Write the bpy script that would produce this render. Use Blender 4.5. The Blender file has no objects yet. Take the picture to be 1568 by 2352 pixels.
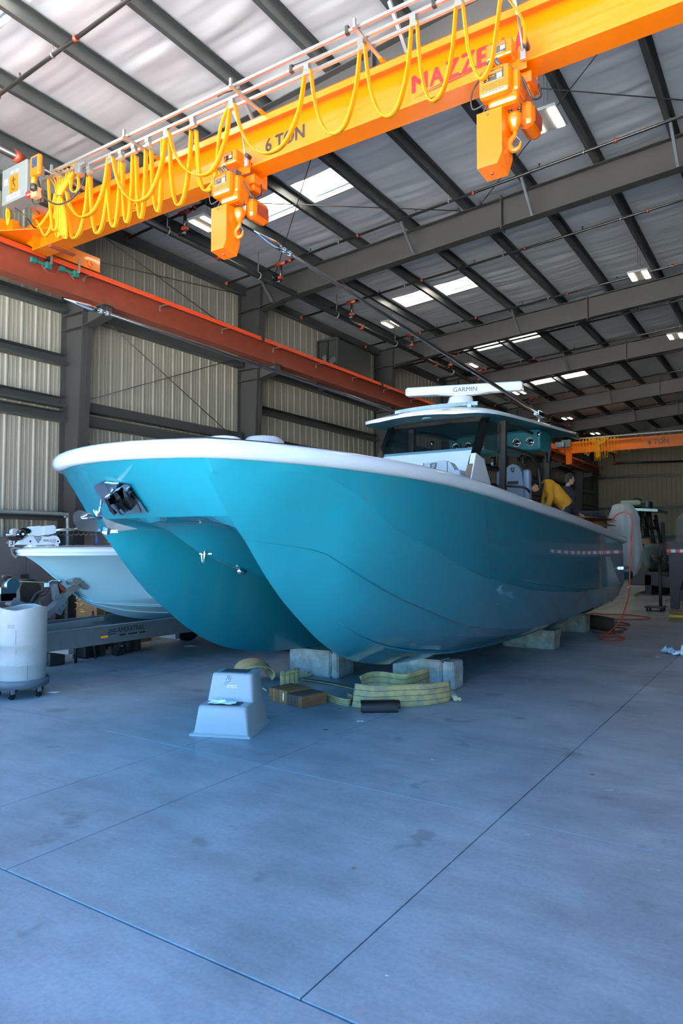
import bpy, bmesh, math, random
from mathutils import Vector, Matrix, Quaternion
scene = bpy.context.scene
COL = scene.collection
import mathutils.noise as mnoise
rnd = random.Random(7)
pi = math.pi

# ------------------------------------------------------------------ camera
F_PX = 1613.0; YAW = math.radians(33.16); PITCH = math.atan(75 / 1613.0); CAM_H = 1.75
_fw = Vector((-math.sin(YAW) * math.cos(PITCH), math.cos(YAW) * math.cos(PITCH), math.sin(PITCH)))
_rt = Vector((math.cos(YAW), math.sin(YAW), 0)); _up = _rt.cross(_fw)
CAM = Vector((0, 0, CAM_H))
cd = bpy.data.cameras.new('camera'); cam = bpy.data.objects.new('camera', cd); COL.objects.link(cam)
cd.sensor_fit = 'VERTICAL'; cd.sensor_height = 36; cd.sensor_width = 24
cd.lens = F_PX / 2352 * 36; cd.clip_end = 400
cam.location = CAM
cam.rotation_euler = Matrix((_rt, _up, -_fw)).transposed().to_euler()
scene.camera = cam

# ------------------------------------------------------------------ sky, sun, exposure
w = bpy.data.worlds.new('world'); scene.world = w; w.use_nodes = True
nt = w.node_tree; bg = nt.nodes['Background']
sky = nt.nodes.new('ShaderNodeTexSky'); sky.sky_type = 'NISHITA'
sky.sun_disc = False; sky.sun_elevation = math.radians(48); sky.sun_rotation = math.radians(52)
sky.air_density = 1.0; sky.dust_density = 0.4; sky.ozone_density = 5.0
tint = nt.nodes.new('ShaderNodeMix'); tint.data_type = 'RGBA'; tint.blend_type = 'MULTIPLY'; tint.inputs[0].default_value = 1.0
tint.inputs[7].default_value = (0.64, 1.14, 1.42, 1)
nt.links.new(sky.outputs[0], tint.inputs[6]); nt.links.new(tint.outputs[2], bg.inputs[0]); bg.inputs[1].default_value = 0.76
sl = bpy.data.lights.new('sun', 'SUN'); sun = bpy.data.objects.new('sun', sl); COL.objects.link(sun)
sl.energy = 280.0; sl.angle = math.radians(0.6); sl.color = (1.0, 0.98, 0.95)
_sd = Vector((math.sin(math.radians(52)) * math.cos(math.radians(48)), math.cos(math.radians(52)) * math.cos(math.radians(48)), math.sin(math.radians(48))))
sun.rotation_euler = _sd.to_track_quat('Z', 'Y').to_euler()
vs = scene.view_settings
scene.display_settings.display_device = 'sRGB'
vs.view_transform = 'Standard'; vs.look = 'None'; vs.gamma = 1.0; vs.use_curve_mapping = False
vs.exposure = 0.0
scene.cycles.max_bounces = 8; scene.cycles.diffuse_bounces = 5; scene.cycles.glossy_bounces = 4
scene.cycles.transmission_bounces = 6; scene.cycles.transparent_max_bounces = 8
scene.cycles.sample_clamp_indirect = 8; scene.cycles.caustics_reflective = False; scene.cycles.caustics_refractive = False
scene.cycles.use_denoising = True

# ------------------------------------------------------------------ helpers
def P(px, py, **k):
    """the point of the place seen at a pixel of the photograph, on a known plane X=, Y= or Z="""
    d = _fw * F_PX + _rt * (px - 784) - _up * (py - 1176)
    a, v = next(iter(k.items())); i = 'XYZ'.index(a)
    return CAM + d * ((v - CAM[i]) / d[i])

def lin(c):
    if isinstance(c, str):
        c = c.lstrip('#'); c = tuple(int(c[i:i + 2], 16) / 255 for i in (0, 2, 4))
    return tuple(x / 12.92 if x <= 0.04045 else ((x + 0.055) / 1.055) ** 2.4 for x in c[:3]) + (1.0,)

MATS = {}
def mat(name, col, rough=0.5, metal=0.0, spec=0.5, coat=0.0, var=0.0, vscale=4.0, col2=None, bump=0.0, bscale=40.0,
        stretch=(1, 1, 1), emit=None, estr=0.0, transl=0.0, alpha=1.0, rvar=0.0, coat_rough=0.05, detail=5.0):
    m = bpy.data.materials.new(name); m.use_nodes = True; t = m.node_tree; n = t.nodes; L = t.links
    b = n['Principled BSDF']; b.inputs['Base Color'].default_value = lin(col)
    b.inputs['Roughness'].default_value = rough; b.inputs['Metallic'].default_value = metal
    b.inputs['Specular IOR Level'].default_value = spec
    b.inputs['Coat Weight'].default_value = coat; b.inputs['Coat Roughness'].default_value = coat_rough
    b.inputs['Alpha'].default_value = alpha
    if emit:
        b.inputs['Emission Color'].default_value = lin(emit); b.inputs['Emission Strength'].default_value = estr
    tc = n.new('ShaderNodeTexCoord'); mp = n.new('ShaderNodeMapping'); mp.inputs['Scale'].default_value = stretch
    L.new(tc.outputs['Object'], mp.inputs[0])
    if var > 0 or col2:
        nz = n.new('ShaderNodeTexNoise'); nz.inputs['Scale'].default_value = vscale; nz.inputs['Detail'].default_value = detail
        nz.inputs['Roughness'].default_value = 0.65
        L.new(mp.outputs[0], nz.inputs['Vector'])
        rp = n.new('ShaderNodeValToRGB'); c1 = lin(col)
        c2 = lin(col2) if col2 else tuple(max(0, x * (1 - var)) for x in c1[:3]) + (1,)
        rp.color_ramp.elements[0].position = 0.35; rp.color_ramp.elements[1].position = 0.65
        rp.color_ramp.elements[0].color = c2; rp.color_ramp.elements[1].color = c1
        L.new(nz.outputs[0], rp.inputs[0]); L.new(rp.outputs[0], b.inputs['Base Color'])
        if rvar:
            mr = n.new('ShaderNodeMapRange'); mr.inputs[3].default_value = rough - rvar; mr.inputs[4].default_value = rough + rvar
            L.new(nz.outputs[0], mr.inputs[0]); L.new(mr.outputs[0], b.inputs['Roughness'])
    if bump > 0:
        n2 = n.new('ShaderNodeTexNoise'); n2.inputs['Scale'].default_value = bscale; n2.inputs['Detail'].default_value = 4
        L.new(mp.outputs[0], n2.inputs['Vector'])
        bp = n.new('ShaderNodeBump'); bp.inputs['Strength'].default_value = bump; bp.inputs['Distance'].default_value = 0.02
        L.new(n2.outputs[0], bp.inputs['Height']); L.new(bp.outputs[0], b.inputs['Normal'])
    if transl > 0:
        tr = n.new('ShaderNodeBsdfTranslucent'); tr.inputs[0].default_value = lin(col)
        mx = n.new('ShaderNodeMixShader'); mx.inputs[0].default_value = transl
        L.new(b.outputs[0], mx.inputs[1]); L.new(tr.outputs[0], mx.inputs[2])
        L.new(mx.outputs[0], n['Material Output'].inputs[0])
    MATS[name] = m
    return m

ORIG = {}
def _link(name, me, parent=None):
    o = bpy.data.objects.new(name, me); COL.objects.link(o)
    if parent is not None: o.parent = parent
    return o

def tag(o, label=None, cat=None, group=None, kind=None):
    if label: o['label'] = label
    if cat: o['category'] = cat
    if group: o['group'] = group
    if kind: o['kind'] = kind
    return o

def thing(name, label, cat, loc=(0, 0, 0), group=None, rz=0.0):
    o = _link(name, None); o.location = loc; o.rotation_euler = (0, 0, rz); o.empty_display_size = 0.2
    tag(o, label, cat, group); ORIG[o] = Vector(loc)
    return o

def dup(o, loc=None, rz=None, label=None):
    def cp(x, par):
        c = x.copy(); COL.objects.link(c)
        if par is not None: c.parent = par
        for ch in [q for q in bpy.data.objects if q.parent == x]: cp(ch, c)
        return c
    c = cp(o, None)
    if loc is not None: c.location = loc
    if rz is not None: c.rotation_euler = (0, 0, rz)
    if label: c['label'] = label
    return c

class MB:
    """collects shapes; build() links them as ONE mesh object, placed relative to its thing"""
    def __init__(s): s.v = []; s.f = []; s.sm = []; s.mi = []
    def add(s, vs, fs, smooth=False, mi=0):
        n = len(s.v); s.v += [tuple(x) for x in vs]
        for f in fs: s.f.append([i + n for i in f]); s.sm.append(smooth); s.mi.append(mi)
        return s
    def box(s, a, b, bev=0.0, rot=None, piv=None, mi=0):
        x0, x1 = sorted((a[0], b[0])); y0, y1 = sorted((a[1], b[1])); z0, z1 = sorted((a[2], b[2]))
        if bev <= 0:
            vs = [(x, y, z) for x in (x0, x1) for y in (y0, y1) for z in (z0, z1)]
            fs = [(0, 1, 3, 2), (4, 6, 7, 5), (0, 4, 5, 1), (2, 3, 7, 6), (0, 2, 6, 4), (1, 5, 7, 3)]
        else:
            bm = bmesh.new(); bmesh.ops.create_cube(bm, size=1)
            for q in bm.verts: q.co = Vector(((x0 + x1) / 2 + q.co.x * (x1 - x0), (y0 + y1) / 2 + q.co.y * (y1 - y0), (z0 + z1) / 2 + q.co.z * (z1 - z0)))
            bmesh.ops.bevel(bm, geom=bm.edges[:], offset=min(bev, .49 * min(x1 - x0, y1 - y0, z1 - z0)), segments=2, affect='EDGES', profile=.5)
            bm.verts.index_update(); vs = [q.co.copy() for q in bm.verts]; fs = [[q.index for q in f.verts] for f in bm.faces]; bm.free()
        if rot is not None:
            pv = Vector(piv) if piv is not None else Vector(((x0 + x1) / 2, (y0 + y1) / 2, (z0 + z1) / 2))
            vs = [rot @ (Vector(q) - pv) + pv for q in vs]
        return s.add(vs, fs, False, mi)
    def bar(s, p, q, wd, ht, up=(0, 0, 1), mi=0):
        p = Vector(p); q = Vector(q); d = (q - p).normalized(); u = Vector(up)
        sd = d.cross(u)
        if sd.length < 1e-4: sd = d.cross(Vector((1, 0, 0)))
        sd.normalize(); u = sd.cross(d)
        vs = [c + sd * (wd / 2 * i) + u * (ht / 2 * j) for c in (p, q) for i, j in ((-1, -1), (1, -1), (1, 1), (-1, 1))]
        return s.add(vs, [(3, 2, 1, 0), (4, 5, 6, 7), (0, 1, 5, 4), (1, 2, 6, 5), (2, 3, 7, 6), (3, 0, 4, 7)], False, mi)
    def tube(s, pts, r, n=8, cap=True, smooth=True, mi=0, flat=None, closed=False):
        """flat=(a,b): elliptical section half-axes; r may be a list"""
        pts = [Vector(p) for p in pts]; m = len(pts)
        rs = r if isinstance(r, (list, tuple)) else [r] * m
        rings = []; u = None
        for i, p in enumerate(pts):
            d = (pts[min(i + 1, m - 1)] - pts[max(i - 1, 0)])
            if closed: d = pts[(i + 1) % m] - pts[i - 1]
            d = d.normalized() if d.length > 1e-9 else Vector((0, 0, 1))
            if u is None:
                u = d.cross(Vector((0, 0, 1)))
                if u.length < 1e-3: u = d.cross(Vector((0, 1, 0)))
            u = (u - d * u.dot(d)).normalized(); v = d.cross(u)
            ax, bx = flat if flat else (1, 1)
            rings.append([p + (u * (math.cos(2 * pi * k / n) * ax) + v * (math.sin(2 * pi * k / n) * bx)) * rs[i] for k in range(n)])
        vs = [q for rg in rings for q in rg]; fs = []
        rng = range(m if closed else m - 1)
        for i in rng:
            for k in range(n):
                j = (i + 1) % m
                fs.append((i * n + k, i * n + (k + 1) % n, j * n + (k + 1) % n, j * n + k))
        s.add(vs, fs, smooth, mi)
        if cap and not closed:
            s.add(rings[0], [list(range(n))[::-1]], False, mi); s.add(rings[-1], [list(range(n))], False, mi)
        return s
    def cyl(s, p, q, r, n=16, r2=None, mi=0): return s.tube([p, q], [r, r if r2 is None else r2], n, mi=mi)
    def lathe(s, prof, c, axis=(0, 0, 1), n=24, mi=0, smooth=True):
        """prof: list of (radius, height along axis)"""
        c = Vector(c); a = Vector(axis).normalized(); u = a.orthogonal().normalized(); v = a.cross(u)
        vs = [c + a * h + (u * math.cos(2 * pi * k / n) + v * math.sin(2 * pi * k / n)) * r for r, h in prof for k in range(n)]
        fs = [(i * n + k, i * n + (k + 1) % n, (i + 1) * n + (k + 1) % n, (i + 1) * n + k) for i in range(len(prof) - 1) for k in range(n)]
        return s.add(vs, fs, smooth, mi)
    def grid(s, rows, smooth=True, mi=0, flip=False, closed=False):
        m = len(rows[0]); vs = [q for r in rows for q in r]; fs = []
        for i in range(len(rows) - 1):
            for k in range(m if closed else m - 1):
                f = (i * m + k, i * m + (k + 1) % m, (i + 1) * m + (k + 1) % m, (i + 1) * m + k)
                fs.append(f[::-1] if flip else f)
        return s.add(vs, fs, smooth, mi)
    def prism(s, poly, a, b, plane='XZ', mi=0, smooth=False):
        """polygon (2-D) extruded along the third axis from a to b"""
        n = len(poly)
        mk = {'XZ': lambda p, t: (p[0], t, p[1]), 'YZ': lambda p, t: (t, p[0], p[1]), 'XY': lambda p, t: (p[0], p[1], t)}[plane]
        vs = [mk(p, a) for p in poly] + [mk(p, b) for p in poly]
        s.add(vs, [list(range(n))[::-1], list(range(n, 2 * n))], False, mi)
        return s.add(vs, [(k, (k + 1) % n, n + (k + 1) % n, n + k) for k in range(n)], smooth, mi)
    def ibeam(s, p, q, dep, wid, tf=.012, tw=.008, up=(0, 0, 1), mi=0):
        """I section: p, q at the centre of the depth"""
        p = Vector(p); q = Vector(q); d = (q - p).normalized(); u = Vector(up); sd = d.cross(u).normalized(); u = sd.cross(d)
        for k in (-1, 1): s.bar(p + u * k * (dep - tf) / 2, q + u * k * (dep - tf) / 2, wid, tf, u, mi)
        return s.bar(p, q, tw, dep - 2 * tf, u, mi)
    def text(s, txt, org, xdir, ydir, size, depth=.002, off=0.0, sx=1.0, mi=0, align='CENTER', shear=0.0):
        bold = off > .001; off_ = 0
        cu = bpy.data.curves.new('t', 'FONT'); cu.body = txt; cu.size = 1; cu.extrude = 0; cu.offset = off_; cu.align_x = align; cu.shear = shear
        cu.resolution_u = 3
        o = bpy.data.objects.new('t', cu); COL.objects.link(o)
        me = bpy.data.meshes.new_from_object(o.evaluated_get(bpy.context.evaluated_depsgraph_get()))
        x = Vector(xdir).normalized(); y = Vector(ydir).normalized(); z = x.cross(y).normalized(); org = Vector(org)
        vs = []; fs = []; k_ = len(me.vertices)
        for i, (ox, oy) in enumerate([(0, 0), (off, 0), (-off, 0), (0, off * .7), (0, -off * .7)] if bold else [(0, 0)]):
            vs += [org + x * ((q.co.x + ox) * size * sx) + y * ((q.co.y + oy) * size) + z * (depth + i * .0001) for q in me.vertices]
            fs += [[j + i * k_ for j in p.vertices] for p in me.polygons]
        COL.objects.unlink(o); bpy.data.objects.remove(o); bpy.data.curves.remove(cu); bpy.data.meshes.remove(me)
        return s.add(vs, fs, False, mi)
    def orient(s, i0, ref):
        r = Vector(ref)
        for i in range(i0, len(s.f)):
            f = s.f[i]; p = [Vector(s.v[j]) for j in f]
            if len(f) == 4: n = (p[2] - p[0]).cross(p[3] - p[1])
            else: n = (p[1] - p[0]).cross(p[2] - p[0])
            if n.dot(r) < 0: s.f[i] = f[::-1]
        return s
    def xf(s, M):
        s.v = [tuple(M @ Vector(q)) for q in s.v]; return s
    def build(s, name, m, parent=None, kind=None, label=None, recalc=True, local=False):
        me = bpy.data.meshes.new(name)
        o0 = Vector((0, 0, 0)); p = parent
        if not local:
            while p is not None:
                if p in ORIG: o0 = ORIG[p]; break
                p = p.parent
        me.from_pydata([tuple(Vector(q) - o0) for q in s.v], [], s.f)
        me.polygons.foreach_set('use_smooth', s.sm); me.polygons.foreach_set('material_index', s.mi)
        for q in (m if isinstance(m, (list, tuple)) else [m]): me.materials.append(q)
        if recalc:
            bm = bmesh.new(); bm.from_mesh(me); bmesh.ops.remove_doubles(bm, verts=bm.verts, dist=1e-5)
            if recalc != 'merge': bmesh.ops.recalc_face_normals(bm, faces=bm.faces); bm.to_mesh(me); bm.free()
        me.update()
        o = _link(name, me, parent)
        tag(o, label, None, None, kind)
        return o

def bez(pts, n=8):
    """Catmull-Rom through the points"""
    pts = [Vector(p) for p in pts]; out = []
    for i in range(len(pts) - 1):
        p0 = pts[max(i - 1, 0)]; p1 = pts[i]; p2 = pts[i + 1]; p3 = pts[min(i + 2, len(pts) - 1)]
        for k in range(n):
            t = k / n; t2 = t * t; t3 = t2 * t
            out.append(0.5 * ((2 * p1) + (p2 - p0) * t + (2 * p0 - 5 * p1 + 4 * p2 - p3) * t2 + (3 * p1 - p0 - 3 * p2 + p3) * t3))
    out.append(pts[-1]); return out

def interp(tab, x):
    """monotone cubic table interpolation: tab = [(x, y), ...]"""
    if x <= tab[0][0]: return tab[0][1]
    if x >= tab[-1][0]: return tab[-1][1]
    n = len(tab)
    d = [(tab[i + 1][1] - tab[i][1]) / (tab[i + 1][0] - tab[i][0]) for i in range(n - 1)]
    def mm(i):
        if i == 0: return d[0]
        if i == n - 1: return d[-1]
        if d[i - 1] * d[i] <= 0: return 0
        return 2 * d[i - 1] * d[i] / (d[i - 1] + d[i])
    for i in range(n - 1):
        if x <= tab[i + 1][0]:
            h = tab[i + 1][0] - tab[i][0]; t = (x - tab[i][0]) / h
            return (tab[i][1] * (2 * t ** 3 - 3 * t * t + 1) + h * mm(i) * (t ** 3 - 2 * t * t + t)
                    + tab[i + 1][1] * (-2 * t ** 3 + 3 * t * t) + h * mm(i + 1) * (t ** 3 - t * t))

# ------------------------------------------------------------------ materials
M_wallmetal = mat('wall_sheet_metal', '#7d7c72', .5, .0, var=.14, vscale=1.6, stretch=(1, 1, .25))
M_wallback_lit = mat('lamplit_end_wall_metal', '#a89c84', .5, var=.1, vscale=1.6)  # same wall sheet, with warm lamplight put into a lighter colour
M_steel = mat('dark_primer_steel', '#2d2e2f', .5, .15, var=.12, vscale=2)
M_purlin = mat('purlin_grey_steel', '#363b3c', .38, .35, var=.12, vscale=2)
M_insul = mat('roof_blanket_vinyl', '#f0f1ec', .32, 0, spec=.6, var=.05, vscale=1.2)
M_rust = mat('red_oxide_steel', '#6b2e1e', .55, .1, var=.25, vscale=3)
M_yel = mat('crane_yellow_paint', '#ea7600', .28, 0, coat=.4, var=.03, vscale=1)
M_orange = mat('hoist_orange_paint', '#e56900', .28, 0, coat=.5)
M_fest = mat('flat_yellow_cable', '#dc9a0a', .45, 0, var=.1, vscale=15)
M_galv = mat('galvanised_steel', '#b8bab8', .35, .8, var=.12, vscale=20)
M_pipe = mat('black_pipe', '#1c1c1d', .32, .3, coat=.3)
M_coupl = mat('red_oxide_coupling', '#7a2a18', .5, .1, var=.2, vscale=20)
M_black = mat('black_rubber', '#0d0e0f', .55)
M_bgloss = mat('black_gloss', '#08090a', .12, 0, coat=.6)
M_boxgrey = mat('enclosure_grey', '#5a6263', .45, .1)
M_white = mat('white_gelcoat', '#f2f1ef', .18, 0, coat=.7, coat_rough=.06)
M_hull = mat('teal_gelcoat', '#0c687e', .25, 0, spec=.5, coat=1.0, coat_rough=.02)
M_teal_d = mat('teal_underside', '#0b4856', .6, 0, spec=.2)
M_chrome = mat('polished_stainless', '#d5d8da', .09, 1.0)
M_ssteel = mat('brushed_stainless', '#aab0b4', .28, 1.0)
M_alu = mat('aluminium', '#a5aaad', .38, .9, var=.12, vscale=8)
M_glass = mat('dark_window_film', '#0d1418', .04, 0, spec=.6, coat=.5, alpha=.62)
M_cushion = mat('pale_blue_vinyl', '#5f758c', .5, 0)
M_seatg = mat('grey_vinyl', '#9aa2aa', .5)
M_conc = mat('block_concrete', '#b9b8b2', .85, 0, var=.35, vscale=6, col2='#8e8d87', bump=.5, bscale=30)
M_conc2 = mat('aged_block_concrete', '#aaa79c', .85, 0, var=.3, vscale=6, col2='#7d7a70', bump=.5, bscale=30)
M_stool = mat('white_fibreglass_stool', '#9ba0a2', .35, 0, coat=.2)
M_tread = mat('dark_tread', '#3a444b', .8, bump=.4, bscale=200)
M_drum = mat('white_drum_plastic', '#a8a6a2', .45, 0, var=.14, vscale=3)
M_dolly = mat('grey_blue_plastic', '#4d5a64', .45)
M_wood = mat('worn_timber', '#8a6141', .75, 0, var=.4, vscale=5, stretch=(1, 1, 6), bump=.3)
M_wood2 = mat('dark_timber', '#5a4c42', .8, 0, var=.4, vscale=5, stretch=(1, 1, 6), bump=.3)
M_wood3 = mat('pale_timber', '#a3713f', .75, 0, var=.3, vscale=5, stretch=(1, 1, 6), bump=.3)
M_sling = mat('sling_webbing', '#c8b06c', .85, 0, var=.25, vscale=9, col2='#9c8f70', bump=.2, bscale=300)
M_yelrag = mat('yellow_sleeve', '#e7b21a', .7, 0, var=.3, vscale=30, col2='#b9c3cf')
M_paper = mat('white_paper', '#eef2f5', .8)
M_leaf = mat('dry_leaf', '#6e4f33', .8)
M_card = mat('cardboard', '#a07c55', .85, var=.12, vscale=6)
M_cardd = mat('brown_cardboard', '#7a5a3c', .85, var=.15, vscale=6)
M_tape = mat('yellow_tape', '#d2b520', .5)
M_hose = mat('orange_hose', '#b8401c', .45)
M_blueh = mat('pale_blue_gelcoat', '#b4e0ea', .25, 0, coat=.8, coat_rough=.04)
M_seafoam = mat('seafoam_gelcoat', '#93a595', .25, 0, coat=.6)
M_film = mat('clear_plastic_wrap', '#9a9f9b', .22, 0, spec=.6, alpha=.5, bump=.6, bscale=9)
M_bag = mat('translucent_bag', '#d4d2cc', .4, 0, transl=.25, bump=.7, bscale=10)
M_red = mat('red_reflector', '#c01818', .4)
M_letred = mat('red_lettering', '#c0100c', .6)
M_letblk = mat('black_lettering', '#121212', .4)
M_letgry = mat('grey_lettering', '#8c8f90', .5)
M_letwht = mat('white_label', '#f0f0ee', .5)
M_ygreen = mat('green_collector', '#0a4a45', .45)
M_redplas = mat('red_lens', '#c41d15', .3, coat=.4)
M_amber = mat('amber_lens', '#f08a12', .2, coat=.4)
M_navy = mat('navy_cloth', '#141a2a', .85)
M_jacket = mat('mustard_jacket', '#c98a12', .7, 0, var=.12, vscale=12, bump=.4, bscale=14)
M_skin = mat('skin', '#c79a80', .5)
M_hair = mat('dark_hair', '#191512', .6, bump=.6, bscale=90)
M_cap = mat('black_knit_cap', '#0e0f11', .8, bump=.4, bscale=200)
M_wallwhite = mat('white_wall_paint', '#7b8283', .6)
M_doorgrey = mat('door_grey', '#3d4a50', .5)
M_cab = mat('cabinet_charcoal', '#3c3f43', .55, var=.06)
M_shutter = mat('brown_shutter', '#6e5a4a', .5, .1)
M_lamp = mat('lamp_tube', '#ffffff', .4, emit='#ffe2ba', estr=30.0)
M_lampbody = mat('lamp_housing', '#8f9191', .4)
M_skyl = mat('skylight_panel', '#8a857c', .5, transl=.92)
M_lens = mat('light_bar_lens', '#8b979e', .3, .5, coat=.2)
M_screen = mat('dark_screen', '#22304a', .15, coat=.5)
M_label_or = mat('orange_label', '#e8641c', .45)
M_tarp = mat('clutter_brown', '#4a3a2c', .8, var=.4, vscale=8)
M_apron = mat('outdoor_concrete', '#d2cdc6', .8, var=.1, vscale=.5)
M_blueprint = mat('blue_print', '#1c3fae', .5)
M_conduct = mat('orange_conductor', '#d2451c', .5)
def floor_mat():
    m = bpy.data.materials.new('sealed_concrete'); m.use_nodes = True; t = m.node_tree; n = t.nodes; L = t.links; b = n['Principled BSDF']
    geo = n.new('ShaderNodeNewGeometry')
    def noise(sc, det=6, ro=.6, st=None):
        q = n.new('ShaderNodeTexNoise'); q.inputs['Scale'].default_value = sc; q.inputs['Detail'].default_value = det; q.inputs['Roughness'].default_value = ro
        if st:
            mp = n.new('ShaderNodeMapping'); mp.inputs['Scale'].default_value = st; mp.inputs['Rotation'].default_value = (0, 0, .7); L.new(geo.outputs['Position'], mp.inputs[0]); L.new(mp.outputs[0], q.inputs[0])
        else: L.new(geo.outputs['Position'], q.inputs[0])
        return q
    def ramp(src, a, b_, ca, cb):
        r = n.new('ShaderNodeValToRGB'); r.color_ramp.elements[0].position = a; r.color_ramp.elements[1].position = b_
        r.color_ramp.elements[0].color = ca; r.color_ramp.elements[1].color = cb; L.new(src, r.inputs[0]); return r
    def mul(a, b_, f=1.0):
        x = n.new('ShaderNodeMix'); x.data_type = 'RGBA'; x.blend_type = 'MULTIPLY'; x.inputs[0].default_value = f
        L.new(a, x.inputs[6]); L.new(b_, x.inputs[7]); return x.outputs[2]
    g = lambda v: (v, v, v, 1)
    base = ramp(noise(.9, 8, .65).outputs[0], .3, .7, lin('#74828a'), lin('#9eaab0'))
    scuff = ramp(noise(1.3, 7, .7, (1, 4, 1)).outputs[0], .36, .62, g(.80), g(1.0))
    stain = ramp(noise(2.2, 3, .5).outputs[0], .655, .70, g(1.0), g(.66))
    fine = ramp(noise(38, 4, .7).outputs[0], .3, .6, g(.86), g(1.04))
    c = mul(mul(mul(base.outputs[0], scuff.outputs[0]), stain.outputs[0]), fine.outputs[0])
    L.new(c, b.inputs['Base Color'])
    rr = ramp(noise(1.7, 6, .6).outputs[0], .3, .7, g(.30), g(.46)); L.new(rr.outputs[0], b.inputs['Roughness'])
    b.inputs['Specular IOR Level'].default_value = .45
    bp = n.new('ShaderNodeBump'); bp.inputs['Strength'].default_value = .06; bp.inputs['Distance'].default_value = .01
    L.new(noise(12, 6, .7).outputs[0], bp.inputs['Height']); L.new(bp.outputs[0], b.inputs['Normal'])
    return m
M_floor = floor_mat()
# ================================================================== the building
WX = -12.65          # left wall
RX = 4.6             # right wall
Y0, Y1 = 2.25, 53.2  # door threshold, back wall
FR = [8.9, 14.3, 21.55, 27.15, 34.5, 40.3, 47.4]      # frame lines
def ztop(x): return 9.56 + .0734 * x                  # top of the rafters
def zroof(x): return ztop(x) + .225
PX = [-12.55, -11.5] + [-10.12 + 1.385 * k for k in range(12)]   # purlins

# floor: slabs cut by sawn joints
fl = MB().box((-13.2, Y0, -.25), (RX + .2, Y1 + .2, -.03)).build('floor', M_floor, kind='structure')
jx = [-13.0, -9.9, -7.3, -4.52, -3.63, -1.66, 1.2, RX]; jy = [Y0, 4.40, 10.5, 16.6, 22.7, 28.8, 35, 41, 47, Y1]
g = .0035
for i in range(len(jx) - 1):
    for j in range(len(jy) - 1):
        MB().box((jx[i] + g, jy[j] + g, -.04), (jx[i + 1] - g, jy[j + 1] - g, 0), .0025).build('slab', M_floor, fl)
# outdoor apron and yard in front of the doorway
MB().box((-30, -.6, -.3), (30, Y0 - .006, -.004)).build('trim_1', M_floor, kind='structure')
MB().box((-60, -70, -.3), (60, -.612, -.02)).build('trim_2', M_apron, kind='structure')

def sheet_panel(width, z0, z1, name='panel'):
    """one ribbed wall sheet: three 30 cm pitches of a trapezoid rib with two minor ribs, along +Y, rib towards +X"""
    prof = []; p = width / 3
    for k in range(3):
        o = k * p
        prof += [(o + .0, .0), (o + .022, .020), (o + .052, .020), (o + .074, 0), (o + .13, 0), (o + .14, .004), (o + .16, .004), (o + .17, 0), (o + .215, 0), (o + .225, .004), (o + .245, .004), (o + .255, 0)]
    prof.append((width - .002, 0))
    m = MB()
    m.grid([[(d, y, z) for y, d in prof] for z in (z0, z1)], smooth=False)
    return m

# left wall
wl = MB().box((WX - .12, 1.2, -.2), (WX - .03, Y1 + .2, 9.4)).build('wall_left', M_wallmetal, kind='structure')
pm = sheet_panel(.914, 0, 8.62).build('panel', M_wallmetal, wl, recalc=False)
pm.location = (WX, 1.5, 0); me = pm.data
for k in range(1, 57):
    o = _link('panel', me, wl); o.location = (WX, 1.5 + .914 * k, 0)
# girts on the left wall
def cee(mb, p, q, h, d, lip=.03, t=.006, out=(1, 0, 0)):
    """a C section run p-q (at the wall), height h, depth d away from the wall"""
    p = Vector(p); q = Vector(q); n = Vector(out); u = Vector((0, 0, 1))
    mb.bar(p + n * d / 2 + u * h / 2, q + n * d / 2 + u * h / 2, d, t, u)
    mb.bar(p + n * d / 2 - u * h / 2, q + n * d / 2 - u * h / 2, d, t, u)
    mb.bar(p + n * d, q + n * d, h, t, n) if False else None
    mb.bar(p + n * (d - t), q + n * (d - t), t, h, u)
frs = [1.6] + FR + [Y1]
for i in range(len(frs) - 1):
    a, b = frs[i] + (.13 if i else 0), frs[i + 1] - .13
    for zc, h in ((6.6, .20), (5.5, .20), (4.63, .20), (4.34, .20), (2.32, .16)):
        if zc == 5.5 and i == 1: continue
        mb = MB(); d = .2
        mb.bar((WX + .035 + d / 2, a, zc + h / 2), (WX + .035 + d / 2, b, zc + h / 2), d, .006)
        mb.bar((WX + .035 + d / 2, a, zc - h / 2), (WX + .035 + d / 2, b, zc - h / 2), d, .006)
        mb.bar((WX + .04 + (d if i % 2 else 0), a, zc), (WX + .04 + (d if i % 2 else 0), b, zc), .006, h)
        mb.bar((WX + .035 + d, a, zc - h / 2 + .02), (WX + .035 + d, b, zc - h / 2 + .02), .006, .04)
        mb.build('girt', M_purlin, wl)
# eave strut
MB().bar((WX + .12, 1.4, 8.62), (WX + .12, Y1, 8.62), .2, .22).build('eave_strut', M_purlin, wl)
# wall brace rods
for a, b in (((9.15, 6.8), (14.2, 4.32)), ((9.1, 4.70), (14.2, 6.80)), ((9.1, 3.98), (13.2, 1.0)), ((9.2, 8.45), (14.2, 7.2)), ((9.2, 7.72), (14.2, 8.45)), ):
    MB().tube([(WX + .3, a[0], a[1]), (WX + .3, b[0], b[1])], .011, 6).build('brace_rod', M_steel, wl)
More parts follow.
